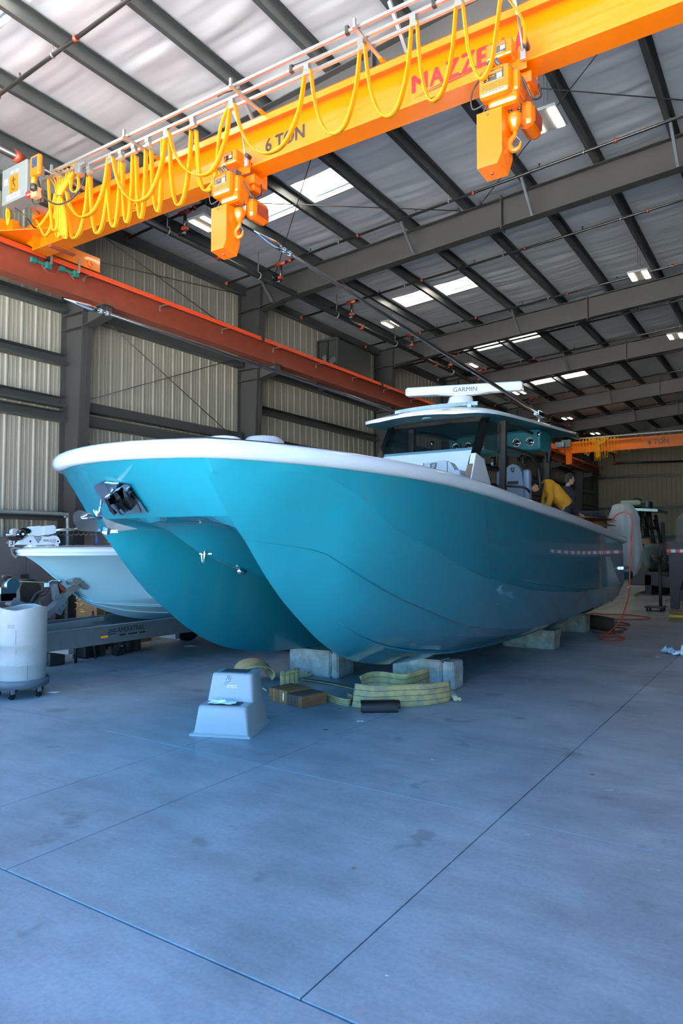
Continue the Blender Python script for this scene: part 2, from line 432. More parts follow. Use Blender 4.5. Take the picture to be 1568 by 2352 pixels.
# columns: tapered I sections with a crane bracket each
for y in FR:
    mb = MB(); xo = WX + .04
    xi = lambda z: WX + .50 + .30 * min(1, z / 8.0)
    zt = 8.6
    # web
    mb.prism([(xo, 0), (xi(0), 0), (xi(6.4), 6.4), (xi(zt), zt), (xo, zt)], y - .005, y + .005, 'XZ')
    mb.bar((xo, y, 0), (xo, y, zt), .25, .014, (1, 0, 0))
    mb.bar((xi(0), y, 0), (xi(zt), y, zt), .25, .014, (1, 0, 0))
    for zz in (6.14, 6.44, 8.05): mb.box((xo, y - .12, zz - .006), (xi(zz), y + .12, zz + .006))
    mb.box((xo - .02, y - .17, 0), (xi(0) + .05, y + .17, .02))
    mb.build('column', M_steel, wl)
    b2 = MB(); x0 = xi(6.3)
    b2.prism([(x0, 6.14), (WX + 1.33, 6.26), (WX + 1.33, 6.46), (x0, 6.46)], y - .006, y + .006, 'XZ')
    b2.bar((x0, y, 6.455), (WX + 1.38, y, 6.455), .25, .014); b2.bar((x0, y, 6.135), (WX + 1.35, y, 6.255), .25, .014)
    b2.box((WX + 1.30, y - .12, 6.27), (WX + 1.312, y + .12, 6.45))
    b2.build('crane_bracket', M_steel, wl)

# back wall
wb = MB().box((WX - .1, Y1 + .05, -.2), (RX + .1, Y1 + .25, 10.6)).build('wall_back', M_wallmetal, kind='structure')
pb = sheet_panel(.914, 0, 9.6)
pb.v = [(y, -x, z) for x, y, z in pb.v]
pbo = pb.build('panel', M_wallback_lit, wb, recalc=False); pbo.location = (WX, Y1, 0)
for k in range(1, 18):
    if 9 <= k <= 14: continue
    o = _link('panel', pbo.data, wb); o.location = (WX + .914 * k, Y1, 0)
up = sheet_panel(.914, 4.85, 9.6); up.v = [(y, -x, z) for x, y, z in up.v]
upo = up.build('panel', M_wallback_lit, wb, recalc=False); upo.location = (WX + .914 * 9, Y1, 0)
for k in range(10, 15):
    o = _link('panel', upo.data, wb); o.location = (WX + .914 * k, Y1, 0)
dx0, dx1 = WX + .914 * 9, WX + .914 * 15
for zz in (2.3, 4.35, 6.6): MB().box((WX, Y1 - .22, zz - .09), (dx0, Y1 - .04, zz + .09)).build('girt', M_purlin, wb)
MB().box((dx0, Y1 - .22, 6.5), (RX, Y1 - .04, 6.7)).build('girt', M_purlin, wb)
for x in (dx0 - .12, dx1 + .12, WX + .25):
    MB().ibeam((x, Y1 - .2, 0), (x, Y1 - .2, 9.0), .3, .2, up=(0, 1, 0)).build('column', M_steel, wb)
# roll-up door: slats, drum housing and tracks
dr = MB().box((dx0, Y1 - .02, 0), (dx1, Y1 + .02, 4.85)).build('door_1', M_shutter, kind='structure')
slm = MB().prism([(-.035, 0), (-.06, .025), (-.06, .085), (-.035, .115)], dx0 + .06, dx1 - .06, 'YZ').build('slat', M_shutter, dr)
slm.location = (0, Y1, 0)
for k in range(1, 41):
    o = _link('slat', slm.data, dr); o.location = (0, Y1, k * .119)
MB().cyl((dx0 - .05, Y1 - .38, 4.95), (dx1, Y1 - .38, 4.95), .27, 20).build('curtain_drum', M_galv, dr)
for x in (dx0, dx1): MB().box((x - .06, Y1 - .14, 0), (x + .06, Y1 - .03, 4.9)).build('track', M_steel, dr)
MB().box((dx0 - .35, Y1 - .55, 4.75), (dx0 - .08, Y1 - .25, 5.2), .02).build('drive_motor', M_steel, dr)

# right wall: painted partition, seen mirrored in the hull side
wr = MB().box((RX, 1.2, -.2), (RX + .15, Y1 + .3, 10.6)).build('wall_right', M_wallwhite, kind='structure')
d2 = MB().box((RX - .03, 15.6, 0), (RX - .002, 16.55, 2.1)).build('door_2', M_doorgrey, kind='structure')
MB().box((RX - .05, 15.52, 0), (RX - .001, 15.6, 2.18)).box((RX - .05, 16.55, 0), (RX - .001, 16.63, 2.18)).box((RX - .05, 15.52, 2.1), (RX - .001, 16.63, 2.18)).build('door_frame', M_steel, d2)
MB().cyl((RX - .03, 15.7, 1.0), (RX - .08, 15.7, 1.0), .02, 10).tube([(RX - .08, 15.7, 1.0), (RX - .08, 15.84, 1.0)], .012, 8).build('handle', M_ssteel, d2)
# front wall: jambs and header around the open bay door
wf = MB().box((WX - .1, 1.3, 0), (-12.0, 1.5, 9.2)).box((2.5, 1.3, 0), (RX + .1, 1.5, 10.0)).box((-12.0, 1.3, 8.75), (2.5, 1.5, 10.4)).build('wall_front', M_wallmetal, kind='structure')

# ------------------------------------------------------------------ roof
SKY = []   # skylights (x0, x1, y0, y1)
for (ya, yb) in ((4.5, 5.42), (11.25, 12.15), (18.0, 18.91), (23.85, 24.77), (30.6, 31.5), (37.0, 37.9), (43.2, 44.1)):
    SKY += [(-9.99, -9.0, ya, yb), (-8.63, -7.6, ya, yb)]
ceil = MB()
def in_sky(x, y): return any(a - 1e-4 <= x <= b + 1e-4 and c - 1e-4 <= y <= d + 1e-4 for a, b, c, d in SKY)
xs = sorted(set([WX, RX + .1] + [v for s in SKY for v in s[:2]])); ys = sorted(set([1.3, Y1] + [v for s in SKY for v in s[2:]]))
for i in range(len(xs) - 1):
    for j in range(len(ys) - 1):
        if in_sky((xs[i] + xs[i + 1]) / 2, (ys[j] + ys[j + 1]) / 2): continue
        xa, xb, ya, yb = xs[i], xs[i + 1], ys[j], ys[j + 1]
        ceil.add([(xa, ya, zroof(xa) + .16), (xb, ya, zroof(xb) + .16), (xb, yb, zroof(xb) + .16), (xa, yb, zroof(xa) + .16)], [(0, 1, 2, 3)])
ce = ceil.build('ceiling', M_wallmetal, kind='structure')
# insulation blanket: one strip per purlin bay, sagging and wrinkled across
import mathutils.noise as mnoise
bounds = PX + [RX + .1]
for i in range(len(bounds) - 1):
    xa, xb = bounds[i], bounds[i + 1]
    if xa > RX: continue
    mb = MB()
    nx = 5; cuts = sorted(set([1.35, Y1 - .02] + [v for s in SKY for v in s[2:] if s[0] < xb and s[1] > xa]))
    for c in range(len(cuts) - 1):
        ca, cb = cuts[c], cuts[c + 1]
        yl = [ca]
        while yl[-1] < cb - .09: yl.append(min(yl[-1] + (.05 if yl[-1] < 20 else .075 if yl[-1] < 29 else .2), cb))
        if cb - yl[-1] > 1e-6: yl.append(cb)
        ny = len(yl) - 1
        xcuts = [(xa, xb)]
        hole = [s for s in SKY if abs(s[2] - ca) < 1e-6 and s[0] < xb and s[1] > xa]
        if hole:
            s = hole[0]; xcuts = [(xa, max(s[0], xa)), (min(s[1], xb), xb)]
        for (u0, u1) in xcuts:
            if u1 - u0 < .02: continue
            rows = []
            for k in range(ny + 1):
                y = yl[k]; row = []
                for q in range(nx + 1):
                    x = u0 + (u1 - u0) * q / nx; t = (x - xa) / (xb - xa); edge = math.sin(pi * t)
                    yy = y + .10 * mnoise.noise(Vector((x * .9, y * .35, 7.7)))
                    wv = mnoise.noise(Vector((x * .35 + i * 3.1, yy * 2.2, 1.3))) * .6 + mnoise.noise(Vector((x * .5 + i, yy * 5.5, 4.0))) * .34
                    wv += max(0, mnoise.noise(Vector((i * 5.3, yy * 1.1, 9.1)))) * .7 * abs(mnoise.noise(Vector((x * .2, yy * 9, 2.2))))
                    rg = 1 - 2.2 * abs(mnoise.noise(Vector((x * .4 + i * 2.7, yy * 2.4, 5.5)))); wv += .55 * max(0, rg) ** 3 * (.4 + abs(mnoise.noise(Vector((x * .8, yy * .8 + i, 3.3)))) * 1.6)
                    near = min(1, min(abs(y - ca), abs(cb - y)) / .15) if len(cuts) > 2 else 1
                    row.append((x, y, zroof(x) - .035 * edge + (wv + .22 * mnoise.noise(Vector((x * .6 + i * 1.7, yy * 11, 8.1)))) * .058 * (edge * .8 + .2) * near))
                rows.append(row)
            mb.grid(rows)
    mb.build('insulation_strip', M_insul, ce, recalc=False)
# purlins (Z section: lower flange to the left)
for i, x in enumerate(PX):
    if x < -12.4: continue
    mb = MB(); z0 = ztop(x); z1 = z0 + .215
    prof = [(-.075, 0.018), (-.07, 0), (0, 0), (.004, .004), (.004, .207), (.075, .207), (.078, .195)]
    rows = [[(x + a, y, z0 + b) for a, b in prof] for y in (1.4, Y1 - .1)]
    mb.grid(rows, smooth=False)
    mb.grid([[(p[0] - .004, p[1], p[2] - .003) for p in r] for r in rows], smooth=False, flip=True)
    mb.build('purlin', M_purlin, ce, recalc=False)
# rafters: deep I sections under the purlins, with flange braces
for fi, y in enumerate(FR):
    mb = MB(); xa, xb = WX + .05, RX
    dep = lambda x: .60 + .0 * x
    for (u0, u1) in ((xa, -5.2), (-5.2, xb)):
        mb.prism([(u0, ztop(u0) - .012), (u1, ztop(u1) - .012), (u1, ztop(u1) - .62), (u0, ztop(u0) - .62)], y - .004, y + .004, 'XZ')
        for o in (-.006, -.62): mb.bar((u0, y, ztop(u0) + o), (u1, y, ztop(u1) + o), .24, .016)
    # haunch at the column
    mb.prism([(WX + .75, ztop(WX + .75) - .62), (WX + 1.5, ztop(WX + 1.5) - .62), (WX + .75, 7.95)], y - .004, y + .004, 'XZ')
    mb.bar((WX + .78, y, 7.97), (WX + 1.55, y, ztop(WX + 1.5) - .625), .24, .014)
    for xs_ in (-5.2,):
        mb.box((xs_ - .014, y - .12, ztop(xs_) - .68), (xs_ + .014, y + .12, ztop(xs_) + .06))
    mb.build('rafter', M_steel, ce)
    for x in (PX[1], PX[4], PX[6], PX[8]):
        if fi > 1 and x != PX[4]: continue
        MB().bar((x + .02, y - .72, ztop(x) + .02), (x + .06, y - .1, ztop(x) - .6), .05, .05).build('flange_brace', M_galv, ce)
# eave purlin clips and roof cross rods
for (xa, ya, xb, yb) in ((-11.3, 9.1, -6.1, 14.1), (-6.1, 9.1, -11.3, 14.1), (-5.6, 9.1, -0.5, 14.1), (-.5, 9.1, -5.6, 14.1)):
    MB().tube([(xa, ya, ztop(xa) - .02), (xb, yb, ztop(xb) - .02)], .010, 6).build('roof_rod', M_steel, ce)
    MB().cyl((xb, yb - .10, ztop(xb) - .02), (xb, yb + .02, ztop(xb) - .06), .03, 8).build('rod_anchor', M_steel, ce)
# skylights
for n_, (a, b, c, d) in enumerate(SKY):
    xa, xb, ya, yb = a + .01, b - .01, c + .01, d - .01
    ob = MB().add([(xa, ya, zroof(xa) + .10), (xb, ya, zroof(xb) + .10), (xb, yb, zroof(xb) + .10), (xa, yb, zroof(xa) + .10)], [(0, 1, 2, 3)]).build('window_%d' % (n_ + 1), M_skyl, kind='structure')
    cb = MB()
    for (p, q) in (((a, c), (b, c)), ((a, d), (b, d)), ((a, c), (a, d)), ((b, c), (b, d))):
        cb.bar((p[0], p[1], zroof(p[0]) + .08), (q[0], q[1], zroof(q[0]) + .08), .02, .18)
    cb.build('curb', M_insul, ob)
# ================================================================== crane runway on the left wall
RWX = -11.5
rw = thing('crane_runway', 'long red-oxide crane runway beam on brackets along the left wall', 'runway beam', (RWX, 1.5, 6.465))
MB().ibeam((RWX, 1.5, 6.733), (RWX, Y1 - 3.2, 6.733), .535, .30, .016, .012).build('beam', M_rust, rw)
MB().bar((RWX, 1.5, 7.025), (RWX, Y1 - 3.2, 7.025), .05, .05).build('rail', M_steel, rw)
yy = 1.5; segs = [1.5, 7.55, 13.6, 19.65, 25.7, 31.8, 37.9, 44, 49.9]
for i in range(len(segs) - 1):
    mb = MB()
    for k in range(4):
        mb.box((RWX + .19 + .012 * k, segs[i] + .04, 6.985 - .028 * k), (RWX + .215 + .012 * k, segs[i + 1] - .04, 7.003 - .028 * k))
    mb.build('conductor_bar', M_conduct, rw)
    MB().box((RWX + .17, segs[i + 1] - .05, 6.90), (RWX + .26, segs[i + 1] + .05, 7.015)).build('conductor_joint', M_black, rw)
yb = 2.6
while yb < 46:
    MB().box((RWX + .01, yb - .02, 6.895), (RWX + .25, yb + .02, 6.91)).box((RWX + .005, yb - .02, 6.80), (RWX + .02, yb + .02, 6.91)).build('conductor_bracket', M_galv, rw)
    yb += 1.95

def crane(yc, front, label):
    X0, X1 = -10.9, RX - .15
    zb, zt = 6.79, 7.41
    c = thing('bridge_crane', label, 'crane', (X0, yc, zb))
    y0, y1 = yc - .15, yc + .15
    mb = MB()
    mb.box((X0, y0, zt - .02), (X1, y1, zt)); mb.box((X0, y0, zb), (X1, y1, zb + .02))
    mb.box((X0, yc - .008, zb + .02), (X1, yc + .008, zt - .02))
    # cap channel under the top flange edges
    mb.box((X0, y0 - .02, zt - .085), (X1, y0 - .006, zt + .008)); mb.box((X0, y1 + .006, zt - .085), (X1, y1 + .02, zt + .008))
    mb.box((X0, y0 - .02, zt + .001), (X1, y1 + .02, zt + .010))
    mb.build('girder', M_yel, c)
    MB().box((X0 - .012, y0, zb - .0), (X0, y1, zt)).build('end_plate', M_yel, c)
    # end truck and its connection
    ya, yb2 = yc - 1.9, (P(230, 612, X=RWX + .13).y if front else yc + 1.4)
    t = MB(); t.box((RWX - .13, ya, 7.075), (RWX + .13, yb2, 7.36), .006); t.build('end_truck', M_yel, c)
    for yy in (ya + .2, yb2 - .2):
        MB().cyl((RWX + .125, yy, 7.19), (RWX + .15, yy, 7.19), .085, 18).cyl((RWX + .15, yy, 7.19), (RWX + .165, yy, 7.19), .035, 12).build('wheel_hub', M_yel, c)
    k = MB()
    k.prism([(X0, 6.81), (X0, 7.40), (RWX + .13, 7.36), (RWX + .13, 7.10)], yc - .006, yc + .006, 'XZ')
    k.prism([(X0 + .45, yc - .15), (X0 + .45, yc + .15), (RWX + .10, yc + .62), (RWX + .10, yc - .62)], 7.065, 7.08, 'XY')
    k.box((RWX + .13, yc - .34, 7.08), (RWX + .30, yc - .22, 7.34)); k.box((RWX + .13, yc + .22, 7.08), (RWX + .30, yc + .34, 7.34))
    k.bar((X0 + .1, yc + .15, 7.0), (RWX + .1, yc + .75, 7.22), .08, .012)
    k.build('gusset', M_yel, c)
    MB().box((X0 + .42, yc - .13, 6.755), (X0 + .5, yc + .34, 6.788)).build('bumper_angle', M_rust, c)
    if not front:
        mb = MB(); mb.text('6 TON', (P(1512, 1014, Y=yc).x, yc - .012, 7.0), (1, 0, 0), (0, 0, 1), .36, .002, .02, .95); mb.build('lettering', M_letblk, c)
        f = MB()
        for s_ in (.42, .58): f.bar((-9.9, y0 - s_, 7.5), (X1, y0 - s_, 7.5), .035, .035)
        f.build('festoon_rail', M_galv, c)
        r2 = random.Random(3)
        for k2 in range(22):
            tx = -9.5 + .055 * k2; bx = -9.0 + r2.uniform(-.14, .14); by = y0 - .5 + r2.uniform(-.06, .06)
            MB().tube(bez([(tx, y0 - .5, 7.48), ((tx + bx) / 2 + .02, by, 7.2), (bx, by, 6.95), (bx + r2.uniform(-.1, .1), by, 6.3 + r2.uniform(-.12, .3))], 5), .016, 6).build('festoon_cable', M_fest, c)
        for k2 in range(12):
            tx = -9.9 + .16 * k2; d_ = r2.uniform(.5, .95)
            MB().tube(bez([(tx, y0 - .55, 7.48), (tx + .05, y0 - .55, 7.4 - d_), (tx + .16, y0 - .55, 7.4 - d_), (tx + .2, y0 - .55, 7.48)], 5), .014, 6).build('festoon_cable', M_fest, c)
        for k2 in range(3):
            tx = -8.1 + k2 * 1.3
            MB().tube(bez([(tx, y0 - .55, 7.48), (tx + .3, y0 - .55, 6.7), (tx + .7, y0 - .55, 6.62), (tx + 1.1, y0 - .55, 7.48)], 6), .012, 6).build('festoon_cable', M_fest, c)
        MB().box((-10.9, y0 - .5, 7.1), (-10.45, y0 - .2, 7.5), .01).build('control_box', M_boxgrey, c)
        MB().box((-8.9, y0 - .22, 7.42), (-8.5, y0 - .1, 7.5)).build('rail_arm', M_galv, c)
        MB().box((-10.6, yc - .9, 6.1), (-10.3, yc - .7, 6.75), .02).build('chain_container', M_orange, c)
    return c

cr = crane(7.15, True, 'large yellow front bridge crane girder with red MAZZELLA lettering')
cr2 = crane(39.45, False, 'distant yellow bridge crane near the back wall, black 6 TON lettering')

# ---- lettering on the front girder
wy = 7.141
L0 = P(610, 335, Y=wy); L1 = P(700, 305, Y=wy)
MB().text('6 TON', ((L0.x + L1.x) / 2, wy, 7.015), (1, 0, 0), (0, 0, 1), .25, .0015, .038, .82 * (L1.x - L0.x) / .60).build('lettering', M_letblk, cr)
A0 = P(945, 190, Y=wy); A1 = P(1222, 80, Y=wy); mb = MB()
word = 'MAZZELLA'; hs = [.205, .20, .215, .225, .215, .215, .22, .26]; wds = [1.15, 1.0, .95, .95, .8, .62, .62, 1.1]; tot = sum(wds); xx = A0.x
for ch, h_, wd in zip(word, hs, wds):
    cw = (A1.x - A0.x) * wd / tot
    g_ = MB().text(ch, (0, wy, 0), (1, 0, 0), (0, 0, 1), 1, .0015, .045, align='LEFT')
    x0_ = min(q[0] for q in g_.v); x1_ = max(q[0] for q in g_.v); z1_ = max(q[2] for q in g_.v)
    g_.v = [(xx + (q[0] - x0_) / (x1_ - x0_) * cw * .92, q[1], 7.03 + q[2] / z1_ * h_) for q in g_.v]
    mb.add(g_.v, g_.f); xx += cw
mb.build('lettering', M_letred, cr)
sw = lambda a, b, c, d, m_: MB().add([(a, wy - .0015, b), ((a + c) / 2, wy - .0015, (b + d) / 2 + .012), (c, wy - .0015, d), ((a + c) / 2, wy - .0015, (b + d) / 2 - .014)], [(0, 1, 2, 3)]).build('swoosh', m_, cr)
sw(A0.x + .05, 6.985, A1.x - .02, 7.10, M_letblk); sw(A0.x - .02, 6.955, A1.x - .45, 7.03, M_letred)
s1 = P(305, 460, Y=wy); s2 = P(355, 440, Y=wy)
MB().text('R  R', (s1.x + .10, wy, 6.96), (1, 0, 0), (0, 0, 1), .07, .0015, .02).text('D', (s1.x + .03, wy, 6.86), (1, 0, 0), (0, 0, 1), .10, .0015, .03).build('lettering', M_letblk, cr)

# ---- festoon rails, arms, trolleys
FY = (6.42, 6.59, 6.74); FZ = 7.5; FX0 = P(112, 392, Z=7.5).x
for y in FY:
    MB().bar((FX0, y, FZ), (RX - .4, y, FZ), .034, .036).build('festoon_rail', M_galv, cr)
for px_, py_ in ((605, 268), (880, 152), (365, 352), (1240, 5), (200, 420)):
    ax = P(px_, py_, Y=7.0).x
    MB().bar((ax, 7.05, 7.452), (ax, 6.34, 7.462), .045, .022).bar((ax, 6.36, 7.46), (ax, 6.36, 7.56), .03, .03, (1, 0, 0)).build('rail_arm', M_galv, cr)
    MB().bar((ax, 7.12, 7.43), (ax, 6.92, 7.452), .05, .03).build('arm_foot', M_yel, cr)
for y, px_, py_ in ((6.59, 668, 160), (6.59, 1000, 15), (6.42, 800, 76)):
    ax = P(px_, py_, Z=7.5).x
    MB().box((ax - .02, y - .025, 7.47), (ax + .02, y + .025, 7.56)).build('rail_clamp', M_black, cr)
MB().tube(bez([P(668, 152, Y=6.60), P(700, 140, Y=6.62), P(790, 104, Y=6.62), P(870, 70, Y=6.62)], 6), .007, 6).build('control_wire', M_black, cr)
MB().tube(bez([P(500, 222, Y=6.62), P(520, 212, Y=6.5), P(570, 200, Y=6.62)], 6), .007, 6).build('control_wire', M_black, cr)

def cable(pts, y, r=.031, name='festoon_cable'):
    q = bez([P(a, b, Y=y) for a, b in pts], 7)
    MB().tube(q, r, 8, flat=(1.0, .30)).build(name, M_fest, cr)
def U(x1, y1, xb, yb_, x2, y2, y=6.60, two=True):
    pts = [(x1, y1), (x1 + (xb - x1) * .18, y1 + (yb_ - y1) * .5), (x1 + (xb - x1) * .55, y1 + (yb_ - y1) * .88), (xb, yb_),
           (x2 + (xb - x2) * .55, y2 + (yb_ - y2) * .88), (x2 + (xb - x2) * .18, y2 + (yb_ - y2) * .5), (x2, y2)]
    cable(pts, y)
    if two: cable([(a + 3, b + 1) for a, b in pts], y + .03)
def trolley(x, y):
    p = P(x, y, Y=6.60)
    MB().box((p.x - .035, 6.565, 7.42), (p.x + .035, 6.635, 7.475)).prism([(p.x - .03, 7.42), (p.x + .03, 7.42), (p.x + .055, 7.36), (p.x - .055, 7.36)], 6.575, 6.63, 'XZ').build('cable_trolley', M_galv, cr)
for t_ in ((383, 296), (533, 232), (706, 153), (830, 96), (950, 44), (1053, 2), (255, 357), (443, 296), (278, 366), (308, 352), (340, 340), (205, 400)): trolley(*t_)
for u_ in ((386, 300, 462, 403, 528, 238), (538, 238, 612, 352, 700, 160), (712, 160, 765, 308, 826, 102), (836, 102, 888, 268, 944, 50), (956, 48, 992, 232, 1046, 6),
           (258, 360, 316, 462, 380, 302), (248, 362, 190, 498, 152, 440)): U(*u_)
for u_ in ((438, 300, 408, 472, 388, 320), (275, 370, 260, 522, 245, 395), (304, 356, 290, 512, 280, 370), (334, 344, 322, 502, 312, 358), (372, 320, 362, 487, 346, 345),
           (206, 404, 222, 537, 250, 362), (202, 404, 168, 548, 155, 450)): U(*u_, y=6.68)
# cables to the two hoists
cable([(449, 300), (455, 400), (466, 436), (480, 432), (495, 400), (505, 300), (527, 240)], 6.70); cable([(452, 300), (459, 402), (470, 438), (486, 434)], 6.72)
cable([(1061, 4), (1075, 120), (1100, 181), (1125, 150), (1138, 70), (1148, -8)], 6.62); cable([(1064, 4), (1079, 120), (1104, 183), (1128, 152), (1141, 70), (1151, -8)], 6.65)
cable([(1165, -4), (1180, 18), (1197, 45), (1203, 75), (1203, 100)], 6.78, .02); cable([(1170, -6), (1185, 18), (1201, 45), (1206, 75), (1206, 100)], 6.80, .02)
# the tied bundle by the control box
r3 = random.Random(5)
for i, tx in enumerate((110, 119, 128, 137, 146, 156, 166, 176, 186)):
    ty = 404 - (tx - 110) * .38; e = r3.uniform(-9, 9); yo = 6.60 + r3.uniform(-.05, .06)
    cable([(tx, ty), ((tx + 139) / 2 + 2, (ty + 450) / 2), (136 + (i - 4) * 1.4, 452), (138 + (i - 4) * 2.2, 500), (140 + (i - 4) * 2.6, 535 + r3.uniform(-14, 10)), (146 + (i - 4) * 2.4, 536 + r3.uniform(-10, 6)), (146 + (i - 4) * 1.5, 490), (142, 455)], yo, .026)
cable([(111, 404), (114, 460), (120, 520), (125, 530), (133, 515), (136, 460)], 6.55); cable([(128, 445), (118, 480), (95, 515), (86, 522)], 6.6); cable([(130, 450), (125, 500), (105, 542), (92, 520), (84, 505)], 6.62)
cable([(174, 372), (163, 420), (166, 440), (176, 440), (181, 425), (178, 390)], 6.6)
tp = P(139, 452, Y=6.56); MB().tube([(tp.x - .06 + .12 * k / 8, 6.50 + .012 * abs(k - 4), tp.z) for k in range(9)], .006, 6).build('cable_tie', M_black, cr)
MB().tube(bez([P(88, 415, Y=6.4), P(100, 450, Y=6.42), P(128, 469, Y=6.45), P(160, 460, Y=6.45), P(185, 430, Y=6.45), P(197, 397, Y=6.5)], 8), .013, 8).build('black_cable', M_black, cr)
bx = P(185, 378, Y=6.55); MB().box((bx.x - .05, 6.48, 7.36), (bx.x + .06, 6.62, 7.50), .006).box((bx.x - .18, 6.5, 7.46), (bx.x + .16, 6.56, 7.50)).build('festoon_head', M_galv, cr)

# ---- control box with its labels, beacon and display
cx0, cx1 = -10.68, -10.0
cb = MB().box((cx0, 6.30, 7.215), (cx1, 6.56, 7.80), .008).build('control_box', M_boxgrey, cr)
a = P(33, 408, Y=6.298); MB().box((a.x - .12, 6.290, 7.36), (a.x + .10, 6.2985, 7.64)).build('yellow_plate', M_yel, cb)
MB().tube([(a.x - .01, 6.288, 7.60), (a.x - .01, 6.288, 7.5), (a.x + .02, 6.288, 7.46)], .008, 6).tube(bez([(a.x - .02, 6.288, 7.5), (a.x + .04, 6.288, 7.44), (a.x, 6.288, 7.39), (a.x - .05, 6.288, 7.42)], 5), .008, 6).box((a.x - .05, 6.287, 7.54), (a.x + .05, 6.29, 7.56)).build('hook_symbol', M_letblk, cb)
MB().box((a.x - .20, 6.291, 7.245), (a.x + .17, 6.2985, 7.335)).build('number_label', M_letwht, cb)
MB().text('C12176-1', (a.x - .015, 6.2905, 7.27), (1, 0, 0), (0, 0, 1), .075, .001, .006).build('number_text', M_letblk, cb)
MB().box((cx0 + .07, 6.291, 7.52), (cx0 + .17, 6.2985, 7.62)).build('small_label', M_letwht, cb)
for k in (-.08, .04): MB().box((a.x + k, 6.291, 7.665), (a.x + k + .07, 6.2985, 7.71)).build('small_label', M_letwht, cb)
dp = P(84, 384, Y=6.3)
d_ = MB().box((dp.x - .14, 6.26, dp.z - .15), (dp.x + .12, 6.34, dp.z + .19), .04).build('display', M_orange, cr)
MB().box((dp.x - .05, 6.252, dp.z - .02), (dp.x + .07, 6.262, dp.z + .13)).build('screen', M_screen, d_)
bp_ = P(75, 414, Y=6.27); be = MB().cyl((bp_.x, 6.29, bp_.z - .06), (bp_.x, 6.29, bp_.z + .05), .045, 14).build('beacon', M_amber, cr)
MB().cyl((bp_.x, 6.29, bp_.z - .15), (bp_.x, 6.29, bp_.z - .06), .05, 14).build('beacon_base', M_black, be)
hp = P(79, 443, Y=6.35); MB().box((hp.x - .06, 6.32, hp.z - .08), (hp.x + .09, 6.42, hp.z + .08), .01).build('horn', M_card, cr)
MB().lathe([(.01, 0), (.06, .06), (.06, .09)], (hp.x - .05, 6.35, hp.z), (-1, 0, 0), 14).build('horn_cap', M_redplas, cr)
pp = P(92, 430, Y=6.5); MB().box((pp.x - .03, 6.5, pp.z - .22), (pp.x + .03, 6.55, pp.z + .35)).bar((cx1, 6.53, 7.55), (FX0 + .3, 6.53, 7.49), .04, .04).box((cx1 - .3, 6.56, 7.2), (cx1 - .2, 6.9, 7.26)).bar((cx1 - .35, 6.55, 7.3), (-10.75, 7.0, 7.38), .05, .05).build('box_bracket', M_galv, cr)
MB().tube(bez([P(20, 465, Y=6.4), P(16, 490, Y=6.4), P(19, 517, Y=6.4), P(22, 490, Y=6.42), P(14, 468, Y=6.42)], 6), .028, 8, flat=(1, .5)).build('festoon_cable', M_fest, cr)
MB().tube(bez([P(35, 478, Y=6.4), P(60, 498, Y=6.5), P(78, 522, Y=6.7), P(90, 520, Y=6.8)], 6), .012, 6).build('black_cable', M_black, cr)
MB().tube(bez([P(74, 450, Y=6.4), P(76, 466, Y=6.4), P(90, 468, Y=6.45), P(96, 448, Y=6.5)], 6), .008, 6).build('black_cable', M_black, cr)
# ---- current collectors riding the conductor bars
for px_, py_ in ((85, 600), (150, 620)):
    a = P(px_, py_, X=RWX + .24)
    co = MB().box((RWX + .2, a.y - .12, a.z - .05), (RWX + .28, a.y - .02, a.z + .04), .01).box((RWX + .24, a.y + .14, a.z - .09), (RWX + .33, a.y + .24, a.z + .03), .01)\
        .bar((RWX + .25, a.y - .06, a.z - .01), (RWX + .28, a.y + .2, a.z - .03), .02, .04).build('collector', M_ygreen, cr)
    MB().bar((RWX + .34, a.y + .22, a.z), (RWX + .34, a.y + .22, 7.1), .03, .03, (1, 0, 0)).bar((RWX + .28, a.y + .2, a.z), (RWX + .36, a.y + .2, a.z), .03, .03).build('collector_post', M_galv, co)
    MB().tube(bez([(RWX + .3, a.y + .05, a.z - .06), (RWX + .33, a.y + .15, a.z - .17), (RWX + .35, a.y + .32, a.z - .14), (RWX + .34, a.y + .36, a.z - .04)], 6), .006, 6).build('collector_wire', M_coupl, co)

